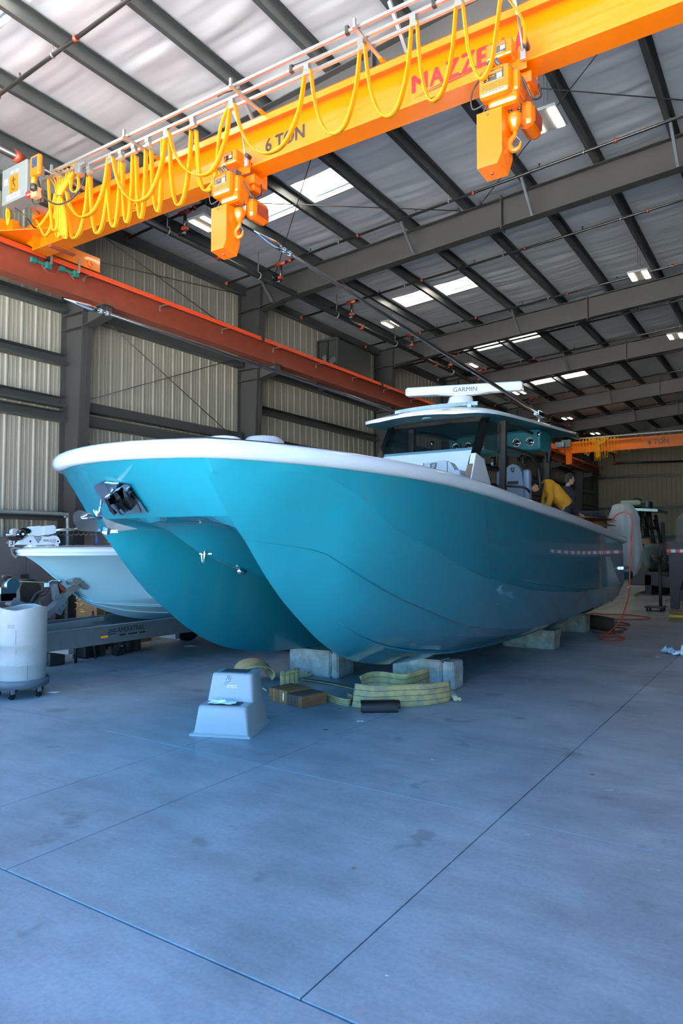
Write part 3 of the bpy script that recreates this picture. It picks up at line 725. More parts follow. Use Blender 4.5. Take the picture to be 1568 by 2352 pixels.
# ================================================================== the two chain hoists
def hoist(label):
    hx = P(1150, 220, Y=6.8).x
    h = thing('chain_hoist', label, 'hoist', (hx, 7.15, 6.79), 'chain hoists hanging from the front crane girder')
    yf = 6.66
    tl = P(1108, 196, Y=yf); br = P(1172, 214, Y=yf)
    x0, x1 = hx - .20, hx + .14; z1 = 6.64; z0 = 6.33
    body = MB(); body.box((x0, yf, z0), (x1, 7.02, z1), .055); body.box((x0 + .06, yf + .1, z0 - .07), (x1 + .05, 7.0, z0 + .18), .05).box((x1 - .02, yf + .08, z0 + .02), (x1 + .07, 7.0, z1 - .05), .06)
    b = body.build('body', M_orange, h)
    lb = MB().box((x0 + .07, yf - .004, 6.47), (x1 - .06, yf + .004, 6.585), .004).build('name_plate', M_bgloss, b)
    MB().box((x0 + .09, yf - .007, 6.545), (x1 - .075, yf - .003, 6.572)).build('orange_stripe', M_label_or, lb)
    MB().text('3', (x0 + .105, yf - .0055, 6.483), (1, 0, 0), (0, 0, 1), .065, .001, .01).text('TON', (x0 + .155, yf - .0055, 6.512), (1, 0, 0), (0, 0, 1), .026, .001, .003).build('load_text', M_yel, lb)
    MB().box((x1 - .13, yf - .007, 6.482), (x1 - .075, yf - .003, 6.535)).build('data_label', M_letwht, lb)
    v = MB()
    for r_ in range(5):
        for c_ in range(7): v.box((x0 + .055 + c_ * .034, yf - .003, 6.445 - r_ * .018), (x0 + .078 + c_ * .034, yf + .006, 6.449 - r_ * .018))
    v.build('vent_slots', M_rust, b, kind=None)
    mt = MB().box((hx + .10, 6.98, 6.10), (hx + .27, 7.35, 6.38), .07).build('motor', M_orange, h)
    MB().box((hx + .275, 7.05, 6.15), (hx + .28, 7.28, 6.3)).build('motor_vents', M_coupl, mt)
    # trolley: side plates, wheels and drive box
    t = MB().box((hx - .18, 6.965, 6.70), (hx + .22, 6.985, 6.90), .004).box((hx - .18, 7.315, 6.64), (hx + .22, 7.335, 6.90), .004).box((hx - .04, 6.93, 6.58), (hx + .10, 7.36, 6.68), .01).build('trolley', M_orange, h)
    for q in (-.1, .14): MB().cyl((hx + q, 6.99, 6.845), (hx + q, 7.06, 6.845), .05, 14).build('wheel', M_steel, t)
    dbx = MB().box((hx - .17, 6.80, 6.80), (hx + .12, 6.965, 6.985), .025).build('drive_box', M_orange, h)
    pl = MB().box((hx - .09, 6.795, 6.845), (hx + .06, 6.801, 6.955), .003).build('name_plate', M_bgloss, dbx)
    MB().box((hx - .08, 6.792, 6.92), (hx + .05, 6.796, 6.945)).build('orange_stripe', M_label_or, pl)
    MB().box((hx, 6.792, 6.87), (hx + .05, 6.796, 6.91)).build('data_label', M_letwht, pl)
    MB().text('3', (hx - .055, 6.7935, 6.86), (1, 0, 0), (0, 0, 1), .055, .001, .008).build('load_text', M_yel, pl)
    MB().cyl((hx + .24, 6.95, 6.88), (hx + .24, 6.86, 6.88), .028, 12).build('bumper', M_black, t)
    MB().box((hx + .17, 6.90, 6.76), (hx + .23, 6.94, 6.86), .004).cyl((hx + .20, 6.91, 6.84), (hx + .17, 6.86, 7.22), .014, 10).bar((hx + .17, 6.86, 7.22), (hx + .16, 6.7, 7.42), .03, .03).build('tow_arm', M_galv, h)
    MB().box((hx + .08, 7.02, 6.58), (hx + .25, 7.3, 6.70), .012).box((hx + .10, 7.05, 6.50), (hx + .22, 7.25, 6.585), .02).build('trolley_motor', M_orange, h)
    MB().box((hx - .02, 6.85, 6.60), (hx + .08, 7.0, 6.74), .01).build('hanger', M_steel, h)
    # chain container
    cxa, cxb = hx - .235, hx + .035; ya, yb3 = 6.72, 6.95
    c = MB(); zt2, zm, zl = 6.22, 5.75, 5.60
    c.add([(cxa, ya, zt2), (cxb, ya, zt2), (cxb + .03, yb3, zt2), (cxa, yb3, zt2), (cxa, ya, zl + .04), (cxb - .05, ya, zl + .04), (cxb, ya, zm), (cxb + .03, yb3, zm), (cxb - .02, yb3, zl), (cxa + .02, yb3, zl)],
          [(0, 1, 6, 5, 4), (1, 2, 7, 6), (6, 7, 8, 5), (4, 5, 8, 9), (0, 4, 9, 3), (3, 9, 8, 7, 2), (0, 3, 2, 1)])
    cc = c.build('chain_container', M_orange, h)
    MB().cyl((cxa + .12, ya - .006, zt2 - .04), (cxa + .12, ya + .01, zt2 - .04), .013, 10).cyl((cxa + .12, (ya + yb3) / 2, zl - .0), (cxa + .12, (ya + yb3) / 2, zl + .03), .016, 10).build('bolt', M_coupl, cc)
    ch = MB()
    for k in range(5): ch.tube([(hx - .02 + (k % 2) * .012, 6.84 + math.sin(a_) * .012, 6.20 + .022 * k + math.cos(a_) * .018) for a_ in [i_ * pi / 4 for i_ in range(8)]], .005, 5, closed=True)
    ch.build('load_chain', M_steel, h)
    # hook block with springs
    kx, ky = hx + .10, 6.86
    for o_ in (-.04, .06):
        MB().tube([(kx + o_ + .022 * math.cos(a_ * .7), ky + .04 + .022 * math.sin(a_ * .7), 6.31 - .003 * a_) for a_ in range(0, 38)], .005, 5).build('limit_spring', M_bgloss, h)
    hb = MB().lathe([(.0, .0), (.04, .005), (.05, .05), (.075, .08), (.085, .13), (.075, .175), (.04, .19), (0, .19)], (kx + .01, ky + .03, 6.01), (0, 0, 1), 14).build('hook_block', M_orange, h)
    hk = bez([(kx + .01, ky + .03, 6.03), (kx + .01, ky + .03, 5.97), (kx - .035, ky + .02, 5.915), (kx - .04, ky + .02, 5.86), (kx, ky + .02, 5.81), (kx + .055, ky + .03, 5.83), (kx + .075, ky + .03, 5.89)], 6)
    n_ = len(hk); MB().tube(hk, [.020 + .012 * math.sin(pi * min(1, i_ / n_ * 1.15)) - (.014 * max(0, i_ / n_ - .8) / .2) for i_ in range(n_)], 10).build('hook', M_orange, hb)
    MB().bar((kx + .02, ky + .03, 5.965), (kx + .07, ky + .03, 5.895), .012, .006).build('latch', M_galv, hb)
    MB().tube(bez([(x0 + .02, 6.78, 6.66), (x0 - .10, 6.76, 6.5), (x0 - .10, 6.78, 6.33), (x0 + .03, 6.8, 6.36)], 8), .009, 6).build('power_cable', M_black, h)
    MB().tube(bez([(x1 - .02, 6.8, 6.62), (x1 + .07, 6.85, 6.52), (x1 + .14, 6.95, 6.34), (x1 + .2, 7.05, 6.40), (x1 + .16, 7.1, 6.56)], 8), .012, 6).build('power_cable', M_black, h)
    MB().tube(bez([(x0 + .05, 6.8, 6.33), (x0 - .02, 6.8, 6.22), (x0 + .03, 6.8, 6.16), (x0 + .08, 6.8, 6.24), (x0 + .02, 6.82, 6.3)], 8), .008, 6).build('power_cable', M_black, h)
    for o_ in (-.06, .02): MB().cyl((hx + o_, 6.78, 6.66), (hx + o_ - .05, 6.72, 6.74), .022, 10).build('cable_gland', M_steel, h)
    return h
h2 = hoist('orange chain hoist hanging below the red lettering, near the right end of the girder')
h1 = dup(h2, label='orange chain hoist hanging left of the black 6 TON lettering, over the bow')
h1.location.x += P(520, 540, Y=6.85).x - P(1138, 340, Y=6.85).x

# ================================================================== sprinkler pipes
mp = thing('sprinkler_main', 'thick black sprinkler main running lengthwise under the roof purlins', 'pipe', (-10.75, 1.6, 8.2))
mx = -10.75
MB().cyl((mx, 1.6, 8.2), (mx, Y1 - 8, 8.2), .07, 14).build('pipe', M_pipe, mp)
for y in (3.5, 6.6, 11.4, 17.5, 22.6, 28, 33.5, 40.3):
    MB().cyl((mx, y - .07, 8.2), (mx, y + .07, 8.2), .095, 14).build('coupling', M_coupl, mp)
for y in (5.6, 9.9, 12.8, 16.2, 19.6, 24, 30, 36):
    MB().tube([(mx, y + .09 * math.cos(a_), 8.2 + .0 + .0 * a_) if False else (mx + .085 * math.cos(a_), y, 8.2 + .085 * math.sin(a_)) for a_ in [k * pi / 6 for k in range(13)]], .012, 6).cyl((mx, y, 8.28), (mx, y, ztop(mx)), .009, 6).build('hanger', M_galv, mp)
bl_y = [5.9, 10.15, 13.35, 16.6, 20.3, 23.3, 26.0, 29.2, 32.4, 35.6, 38.9, 42.2]
desc = ['over the front crane', 'between front crane and first rafter', 'just before the first deep rafter', 'just past the first deep rafter', 'just before the second deep rafter',
        'just past the second deep rafter', 'before the third deep rafter', 'past the third deep rafter', 'before the fourth deep rafter', 'past the fourth deep rafter', 'before the fifth deep rafter', 'past the fifth deep rafter']
for y, d_ in zip(bl_y, desc):
    zb_ = lambda x: ztop(x) - .16
    b = thing('sprinkler_branch', 'thin black sprinkler branch pipe under the roof ' + d_, 'pipe', (mx, y, zb_(mx)), 'sprinkler branch pipes under the roof')
    MB().cyl((-12.3, y, zb_(-12.3)), (RX - .1, y, zb_(RX)), .030, 10).build('pipe', M_pipe, b)
    MB().cyl((mx + .25, y, 8.25), (mx + .25, y, zb_(mx)), .035, 10).tube([(mx + .075, y, 8.2), (mx + .25, y, 8.2)], .035, 8).build('riser', M_pipe, b)
    MB().box((mx + .19, y - .06, 8.24), (mx + .31, y + .06, 8.32), .02).build('coupling', M_coupl, b)
    for xa_, xb_, r_ in ((mx + .10, mx + .40, .05), (mx + .5, mx + .58, .052), (-12.3, -12.22, .05)): MB().cyl((xa_, y, zb_(xa_)), (xb_, y, zb_(xb_)), r_, 10).build('coupling', M_coupl, b)
    for x in (-8.3, -5.5, -2.7, .2): MB().cyl((x, y - .0, zb_(x)), (x + .05, y, zb_(x) + .0037), .045, 10).build('coupling', M_coupl, b)
    for x in (-9.6, -6.8, -4.1, -1.4, 1.4):
        MB().cyl((x, y, zb_(x) + .02), (x, y, zb_(x) + .09), .012, 8).cyl((x, y, zb_(x) + .09), (x, y, zb_(x) + .10), .02, 8).build('sprinkler_head', M_steel, b)
    for x in (PX[3], PX[5], PX[7], PX[9]):
        MB().cyl((x - .06, y, zb_(x)), (x - .06, y, ztop(x) + .01), .006, 6).cyl((x - .075, y, zb_(x)), (x - .045, y, zb_(x)), .042, 8).build('hanger', M_galv, b)

# ================================================================== high-bay lights
LX = {'r': -3.05, 'l': -9.75}
def light(x, y, z, label, rz=0):
    t = thing('ceiling_light', label, 'light', (x, y, z), 'twin-tube ceiling lights')
    MB().box((x - .23, y - .30, z), (x + .23, y + .30, z + .05), .008).box((x - .12, y - .1, z + .05), (x + .12, y + .1, z + .08), .01).build('housing', M_lampbody, t)
    for k in (-.15, .15): MB().box((x + k - .055, y - .27, z - .014), (x + k + .055, y + .27, z + .004), .004).build('lamp_tube', M_lamp, t)
    zr = ztop(x) + .0
    MB().tube([(x - .16, y, z + .05), (x - .03, y, z + .28), (x - .03, y, zr)], .004, 5).tube([(x + .16, y, z + .05), (x + .02, y, z + .28), (x + .02, y, zr)], .004, 5).build('cable', M_steel, t)
    return t
for y, d_ in ((10.3, 'right of the front orange hoist'), (17.6, 'on the right between the first two deep rafters'), (23.4, 'at the right edge of the view, under the third rafter'), (30.2, 'on the right, hidden far down the hall')):
    light(LX['r'], y, 8.13, 'lit twin-tube ceiling light hanging ' + d_)
for y, d_ in ((10.0, 'behind the left orange hoist'), (17.6, 'left of the second skylight pair'), (23.3, 'left of the third skylight pair'), (28.6, 'just past the right end of the radar bar'), (35.8, 'beyond the fourth deep rafter on the left'), (41.6, 'farthest down the hall over the far crane')):
    light(LX['l'], y, 8.13, 'lit twin-tube ceiling light hanging ' + d_)

# exhaust fan housing high on the left wall
fa = P(728, 772, X=WX + .05); fb = P(838, 800, X=WX + .1)
ff = thing('fan_housing', 'dark square exhaust fan housing high on the left wall above the runway', 'fan', (WX, 18.4, 7.2))
y0_, y1_ = 17.9, 20.0; z0_, z1_ = 6.6, 8.15
MB().box((WX + .04, y0_ + .06, z0_), (WX + .75, y1_, z1_)).build('housing', M_purlin, ff)
fr_ = MB()
for a_, b_ in (((WX + .04, z0_), (WX + .79, z0_)), ((WX + .04, z1_), (WX + .79, z1_)), ((WX + .04, z0_), (WX + .04, z1_)), ((WX + .79, z0_), (WX + .79, z1_))):
    fr_.bar((a_[0], y0_ + .03, a_[1]), (b_[0], y0_ + .03, b_[1]), .06, .06, (0, 1, 0))
fr_.build('frame', M_steel, ff)
MB().cyl((WX + .41, y0_ + .0, 7.38), (WX + .41, y0_ + .12, 7.38), .10, 14).box((WX + .38, y0_ + .02, 6.7), (WX + .44, y0_ + .05, 8.1)).build('motor', M_black, ff)
for k in range(4):
    a_ = k * pi / 2 + .5
    MB().bar((WX + .41, y0_ + .05, 7.38), (WX + .41 + .33 * math.cos(a_), y0_ + .05, 7.38 + .6 * math.sin(a_) * .55), .16, .012, (0, 1, 0)).build('blade', M_galv, ff)
# ================================================================== the big twin-hull boat on its blocks (bow towards -Y)
BX = -4.77; YE = 15.9
boat = thing('catamaran_boat', 'big teal twin-hulled motor boat with white gunwale resting on concrete blocks', 'boat', (BX, 9.5, .33))
G_x = [(3.95, .87), (4.1, 1.02), (4.35, 1.17), (4.8, 1.345), (5.2, 1.45), (5.8, 1.55), (6.6, 1.615), (8, 1.65), (12, 1.64), (16, 1.57)]
G_z = [(3.95, 2.435), (6.5, 2.40), (8, 2.335), (9.3, 2.25), (11.3, 2.13), (14.4, 1.91), (16, 1.78)]
S_z = [(3.95, 2.43), (4.29, 1.98), (4.48, 1.79), (4.71, 1.53), (4.95, 1.29), (5.28, 1.03), (5.6, .81), (5.98, .62), (6.4, .50), (7.0, .405), (8, .35), (10, .325), (13, .335), (16, .36)]
K1 = [(4.02, .9, 2.33), (4.7, 1.30, 2.36), (5.18, 1.405, 2.28), (5.82, 1.48, 1.97), (6.63, 1.56, 1.71), (8.27, 1.62, 1.315), (10.6, 1.65, 1.045), (13, 1.66, .95), (16, 1.62, .93)]
K2 = [(4.48, .87, 1.79), (5.2, 1.15, 1.69), (5.42, 1.25, 1.575), (6.0, 1.36, 1.31), (6.75, 1.42, 1.07), (8.1, 1.47, .75), (10.5, 1.49, .54), (13, 1.50, .56), (16, 1.47, .66)]
ZR = [(4.1, 2.0), (4.52, 1.88), (4.91, 1.67), (5.41, 1.52), (5.83, 1.39), (7, 1.2), (9, 1.1), (16, 1.0)]
SH = [(4.1, 2.0), (4.6, 1.97), (5, 1.9), (6, 1.70), (8, 1.45), (12, 1.3), (16, 1.2)]
gx = lambda y: interp(G_x, y); gz = lambda y: interp(G_z, y); sz = lambda y: interp(S_z, y)
tb = lambda T, i, y: interp([(q[0], q[i]) for q in T], y)
def section(y):
    g = Vector((gx(y), gz(y))); s = Vector((.87, sz(y)))
    k1 = Vector((tb(K1, 1, y), tb(K1, 2, y))) if y > 4.02 else g.lerp(s, .2)
    if k1.y > g.y - .01: k1 = Vector((min(k1.x, g.x - .005), g.y - .012))
    k1.x = min(k1.x, g.x + .02)
    if y > 4.48: k2 = Vector((tb(K2, 1, y), tb(K2, 2, y)))
    else: k2 = s.copy()
    if k1.y < k2.y + .02: k1 = k2.lerp(g, .5)
    w1 = min(1, max(0, (y - 4.9) / .7)); pts = [g, g.lerp(k1, .33), g.lerp(k1, .67), k1, k1 + Vector((-.012, -.008)) * w1]
    for t in (.25, .5, .75):
        p = k1.lerp(k2, t); p.x += -.018 * math.sin(pi * t) * min(1, (y - 3.95)); pts.append(p)
    pts.append(k2)
    # chine flat, then the bottom
    fl = k2.lerp(s, .05); fl.y += .0
    for t in (.05, .2, .4, .6, .8, .93, 1.0):
        p = k2.lerp(s, t); b = math.sin(pi * t); w_ = min(1, max(0, (y - 4.48) / 1.2))
        dn = min(.10, .25 * (k2.y - s.y))
        if t == .05: p = k2 + Vector((-.034, -.006)) * w_; pts.append(p); continue
        p.x += .05 * b * w_; p.y -= dn * b * w_ * .75
        pts.append(p)
    return pts
ST = [3.95, 3.97, 4.0, 4.05, 4.12, 4.2, 4.29, 4.38, 4.48, 4.6] + [4.7 + .14 * k for k in range(18)] + [7.2 + .35 * k for k in range(12)] + [11.4 + .5 * k for k in range(9)] + [YE]
ST = sorted(set(ST))
hull = MB()
for sgn in (1, -1):
    rows = []
    for y in ST: rows.append([(BX + sgn * p.x, y + (.10 * (p.y - 1.0) * -1 if y == YE and False else 0), p.y) for p in section(y)])
    n0 = len(hull.f); hull.grid(rows, smooth=True); hull.orient(n0, (sgn, -.25, -.35))
# inner sides and tunnel roof
for sgn in (1, -1):
    rows = []
    for y in [4.285, 4.33, 4.38, 4.45, 4.55] + [4.7 + .2 * k for k in range(14)] + [7.6 + .6 * k for k in range(13)] + [YE]:
        s = sz(y); sh = interp(SH, y); zr = interp(ZR, y); row = []
        for k in range(17):
            u = k / 16
            if u < .5:
                t = u / .5; xx = .87 - .42 * t ** 1.25
                zz = s + (sh - s) * (1 - (1 - t) ** 1.7) if y > 4.4 else s + (sh - s) * t
            else:
                t = (u - .5) / .5; xx = .45 * (1 - t); zz = sh + (zr - sh) * t ** 1.4
            if y == 4.285: zz = 1.985
            dy = -.10 * (1 - (xx / .87) ** 2) * max(0, 1 - (y - 4.285) / 1.5)
            row.append((BX + sgn * xx, y + dy, zz))
        rows.append(row)
    n0 = len(hull.f); hull.grid(rows, smooth=True); hull.orient(n0, (-sgn * .8, -.3, -1))
# raked front panel between the two stems
rows = []
for k in range(9):
    t = k / 8; row = []
    for q in range(17):
        u = -1 + q / 8; e = 1 - u * u
        ya = 3.95 - .21 * e; za = 2.435 + .006 * e
        yb_ = 4.285 - .10 * e; zb2 = 1.985
        row.append((BX + .87 * u, ya + (yb_ - ya) * t, za + (zb2 - za) * t))
    rows.append(row)
n0 = len(hull.f); hull.grid(rows, smooth=True); hull.orient(n0, (0, -1, -.5))
# transom
sec = section(YE); s_ = sz(YE)
out = [(BX + p.x, YE, p.y) for p in sec]
inn = [(BX + .87, YE, s_), (BX + .5, YE, interp(SH, YE)), (BX, YE, interp(ZR, YE)), (BX - .5, YE, interp(SH, YE))]
outl = [(BX - p.x, YE, p.y) for p in sec][::-1]
pts = out + inn[1:] + outl
hull.add(pts, [list(range(len(pts)))])
hob = hull.build('hull', M_hull, boat, recalc='merge')
me = hob.data
bm = bmesh.new(); bm.from_mesh(me)
for e in bm.edges:
    if len(e.link_faces) == 2 and e.calc_face_angle(0) > math.radians(17): e.smooth = False
bm.to_mesh(me); bm.free()
# spray strakes along both hulls
for sgn in (1, -1):
    for fr, ya, yb_ in ((.55, 5.6, 13),):
        tl = []
        for k in range(26):
            y = ya + (yb_ - ya) * k / 25; sc_ = section(y); s = sc_[-1]
            p = sc_[12]; tl.append((BX + sgn * (p.x + .008), y, p.y - .004))
        MB().tube(tl, [.004 + .016 * min(1, k / 6) for k in range(26)], 6).build('strake', M_hull, boat)
# white gunwale cap and rub rail, one sweep from stern to stern
path = [Vector((gx(y), y, gz(y))) for y in ([16.0, 15.3, 14.5, 13.5, 12.5, 11.5, 10.5, 9.5, 8.7, 8, 7.4, 6.8, 6.3, 5.8, 5.4, 5.1, 4.8, 4.55, 4.35, 4.2, 4.1, 4.02, 3.96])]
front = [Vector((.87 * u, 3.95 - .21 * (1 - u * u), 2.435 + .006 * (1 - u * u))) for u in (.85, .6, .3, 0)]
half = path + front
full = half + [Vector((-p.x, p.y, p.z)) for p in half[-2::-1]]
prof = [(0, -.012), (.045, -.012), (.068, .012), (.078, .045), (.074, .085), (.05, .12), (.0, .142), (-.12, .165), (-.30, .175), (-.34, .16)]
rows = []
for i, p in enumerate(full):
    a = full[max(i - 1, 0)]; b = full[min(i + 1, len(full) - 1)]; d = Vector((b.x - a.x, b.y - a.y, 0)).normalized()
    n = Vector((-d.y, d.x, 0)) * -1
    if n.dot(Vector((p.x, p.y - 9, 0))) < 0: n = -n
    rows.append([(BX + p.x + n.x * u, p.y + n.y * u, p.z + v) for u, v in prof])
MB().grid(rows).build('gunwale_cap', M_white, boat)
rr = [[(q[0], q[1], q[2]) for q in (r[2], r[3], r[4])] for r in rows]
# fore deck, cockpit sole and inner coamings
fd = MB(); rws = []
for y in [4.05, 4.4, 4.8, 5.4, 6.2, 7.0, 7.6]:
    rws.append([(BX + gx(y) * u * .93, y + .1 * (1 - u * u), gz(y) + .165 + .05 * (1 - u * u)) for u in (-1, -.75, -.5, -.25, 0, .25, .5, .75, 1)])
fd.grid(rws); fd.build('foredeck', M_white, boat)
MB().box((BX - 1.4, 7.4, 1.45), (BX + 1.4, YE - .1, 1.55)).build('cockpit_sole', M_white, boat)
for sg in (1, -1):
    MB().grid([[(BX + sg * (gx(y) - .32), y, gz(y) + .16), (BX + sg * (gx(y) - .34), y, 1.5)] for y in (7.4, 9, 11, 13, 15, 15.9)]).build('coaming', M_white, boat)
MB().box((BX - 1.45, YE - .35, 1.5), (BX + 1.45, YE - .05, 1.9), .04).build('transom_wall', M_white, boat)
# ---- stainless anchor pocket on the front panel
pn = Vector((0, -.455, -.43)).normalized(); p0 = Vector((BX, 3.74, 2.441))
def on_front(px_, py_, off=.012):
    d = P(px_, py_, Y=1.0) - CAM; q = p0 + pn * off
    return CAM + d * ((q - CAM).dot(pn) / d.dot(pn))
pl = [(214.6, 1116.7), (220, 1113.5), (237.7, 1105.5), (288.7, 1111), (296, 1114.5), (301.5, 1121), (338, 1177.5), (262, 1182), (233, 1147), (215, 1122)]
q1 = [on_front(a, b, .014) for a, b in pl]; q0 = [on_front(a, b, .002) for a, b in pl]
m_ = MB(); n_ = len(pl); m_.add(q1 + q0, [list(range(n_))] + [(k, (k + 1) % n_, n_ + (k + 1) % n_, n_ + k) for k in range(n_)])
ap = m_.build('anchor_plate', M_chrome, boat)
F = lambda a, b, o: on_front(150 + a / 6.272, 1080 + b / 6.272, o)
def slab(name, pts, o0, o1, mt, par):
    a = [F(x, y, o1) for x, y in pts]; b = [F(x, y, o0) for x, y in pts]; n = len(pts)
    return MB().add(a + b, [list(range(n)), list(range(n, 2 * n))[::-1]] + [(k, (k + 1) % n, n + (k + 1) % n, n + k) for k in range(n)]).build(name, mt, par)
slab('facet', [(560, 185), (730, 215), (680, 330), (620, 320)], .0, .03, M_ssteel, ap)
slab('fold', [(930, 330), (1000, 420), (1090, 605), (985, 605), (940, 430)], .0, .022, mat('warm_mirror', '#cfc6b4', .12, 1.0), ap)
slab('fold', [(830, 300), (870, 320), (955, 480), (940, 520), (850, 400)], .0, .03, M_ssteel, ap)
slab('roller_pocket', [(640, 350), (740, 315), (820, 430), (720, 475)], .0, .05, M_bgloss, ap)
slab('roller_cheek', [(560, 410), (600, 400), (720, 640), (700, 655), (640, 590)], .02, .09, M_bgloss, ap)
slab('roller_cheek', [(650, 500), (700, 485), (830, 640), (790, 650), (660, 530)], .05, .13, M_ssteel, ap)
slab('roller_cheek', [(720, 480), (810, 450), (940, 590), (860, 620)], .02, .08, M_ssteel, ap)
slab('roller_slot', [(690, 495), (720, 490), (815, 630), (790, 640)], .12, .135, M_bgloss, ap)
slab('roller_slot', [(800, 465), (830, 455), (915, 575), (890, 590)], .07, .086, M_bgloss, ap)
slab('bracket', [(690, 195), (745, 210), (735, 275), (680, 265)], .0, .12, M_chrome, ap)
slab('bracket', [(580, 390), (630, 370), (650, 395), (600, 420)], .05, .14, M_chrome, ap)
for a, b in (((690, 265), (660, 345)), ((660, 340), (530, 425)), ((520, 430), (490, 610))):
    MB().tube([F(a[0], a[1], .10), F(b[0], b[1], .12 if b[1] < 500 else .22)], .011, 8).build('anchor_shank', M_chrome, ap)
# ---- the anchor: two fluke halves on a ridge, with a roll bar
Q = lambda a, b, y: P(150 + a / 6.272, 1080 + b / 6.272, Y=y)
an = MB()
rt, rb = Q(445, 580, 3.62), Q(610, 875, 3.58)
lf = [Q(110, 660, 3.30), Q(118, 620, 3.30), Q(160, 585, 3.33), Q(230, 595, 3.36), Q(330, 628, 3.42), Q(450, 680, 3.55)]
lb = [Q(115, 740, 3.30), Q(150, 820, 3.32), Q(210, 875, 3.36), Q(380, 880, 3.45), Q(500, 882, 3.52), Q(600, 868, 3.58)]
mid = [a.lerp(b, .5) + Vector((0, (.0, .02, .04, .05, .04, .0)[i_], 0)) for i_, (a, b) in enumerate(zip(lf, lb))]
an.grid([lf, mid, lb])
an.grid([[v + Vector((.003, .012, .006)) for v in r] for r in (lf, mid, lb)], flip=True)
af = an.build('anchor_fluke', M_ssteel, boat)
rg = MB()
tip = Q(1025, 848, 3.72); m1 = Q(720, 760, 3.66); t1 = Q(560, 700, 3.62); b1 = Q(740, 885, 3.60)
for o in (0, .012): rg.add([v + Vector((0, o, 0)) for v in (rt, t1, m1, tip, b1, rb)], [(0, 1, 2, 5), (2, 3, 4, 5)])
rg.build('anchor_fluke', mat('dim_reflection_steel', '#6f7a82', .35, .9), boat)  # same steel as the left half; its dimmer reflection is put into the colour
MB().bar(rt, rb, .012, .05, (0, 1, 0)).add([Q(436, 575, 3.58), Q(455, 590, 3.58), Q(460, 675, 3.58), Q(445, 680, 3.58)], [(0, 1, 2, 3)]).build('ridge_plate', M_chrome, af)
MB().tube([Q(195, 695, 3.36), Q(335, 632, 3.40), Q(450, 680, 3.52)], .009, 8).tube([Q(195, 697, 3.36), Q(350, 692, 3.42), Q(520, 688, 3.56)], .011, 8).build('roll_bar', M_chrome, af)
MB().bar(Q(560, 860, 3.55), Q(625, 885, 3.55), .03, .05).bar(Q(610, 885, 3.56), Q(755, 880, 3.62), .02, .022).build('tip_weld', M_chrome, af)
# ---- bow eye and the line to the ring under the tunnel
ez = P(472, 1272, X=BX)
MB().tube([ez + Vector((.030 * math.cos(t), -.03 - .012 * math.cos(t), .085 * math.sin(t))) for t in [k * pi / 10 for k in range(20)]], .011, 8, closed=True).bar(ez + Vector((-.05, -.03, .0)), ez + Vector((.05, .03, 0)), .012, .012).build('bow_eye', M_chrome, boat)
e2 = P(552, 1303, X=BX)
MB().tube([ez, ez.lerp(e2, .5) + Vector((0, -.01, -.02)), e2 + Vector((0, -.02, -.02))], .004, 6).build('tether_line', M_galv, boat)
MB().lathe([(.0, 0), (.03, .01), (.04, .05), (.03, .1), (0, .12)], e2 + Vector((0, -.05, -.03)), (.2, 1, -.2), 12).build('thru_hull_fitting', M_chrome, boat)

# ================================================================== upperworks
hx_ = lambda y: 1.10 + .03 * min(1, (y - 9.3) / 1.5)
def zedge(y): return 3.62 + .060 * (y - 9.1)
ht = MB(); rt_ = []; rb_ = []
plan = [(9.28, .0), (9.30, .5), (9.36, .85), (9.5, 1.03), (9.8, 1.11), (10.5, 1.13), (12, 1.13), (14.0, 1.10), (14.5, 1.0)]
for (fz, fx, layer) in ((0, 1, 0),):
    pass
ys_ = [9.29, 9.33, 9.42, 9.6, 9.9, 10.4, 11.2, 12.2, 13.2, 14.1, 14.55]
wd_ = [(9.29, .62), (9.33, .80), (9.42, .94), (9.6, 1.04), (9.9, 1.10), (10.4, 1.125), (12, 1.13), (14.1, 1.10), (14.55, 1.02)]
rows_t = []; rows_b = []; rows_e = []
for y in ys_:
    wv = interp(wd_, y); yo = lambda u: y - .02 * (1 - u * u) if y < 9.6 else y
    us = [-1, -.96, -.85, -.6, -.3, 0, .3, .6, .85, .96, 1]
    e0 = min(1, (y - 9.29) / .5 + .12)
    rows_t.append([(BX + wv * u, yo(u), zedge(y) + .045 + (.16 * e0 * (1 - abs(u) ** 3) if abs(u) < .97 else 0)) for u in us])
    rows_b.append([(BX + wv * u * .995, yo(u) + .01, zedge(y) + .035 * (1 - u * u)) for u in us])
ht.grid(rows_t)
ed = [r[0] for r in rows_t[::-1]] + rows_t[0][1:-1] + [r[-1] for r in rows_t]
eb = [r[0] for r in rows_b[::-1]] + rows_b[0][1:-1] + [r[-1] for r in rows_b]
ht.grid([ed, eb]); ht.grid([rows_t[-1], rows_b[-1]])
tt = ht.build('hardtop', M_white, boat)
MB().grid(rows_b).build('hardtop_underside', M_teal_d, tt)
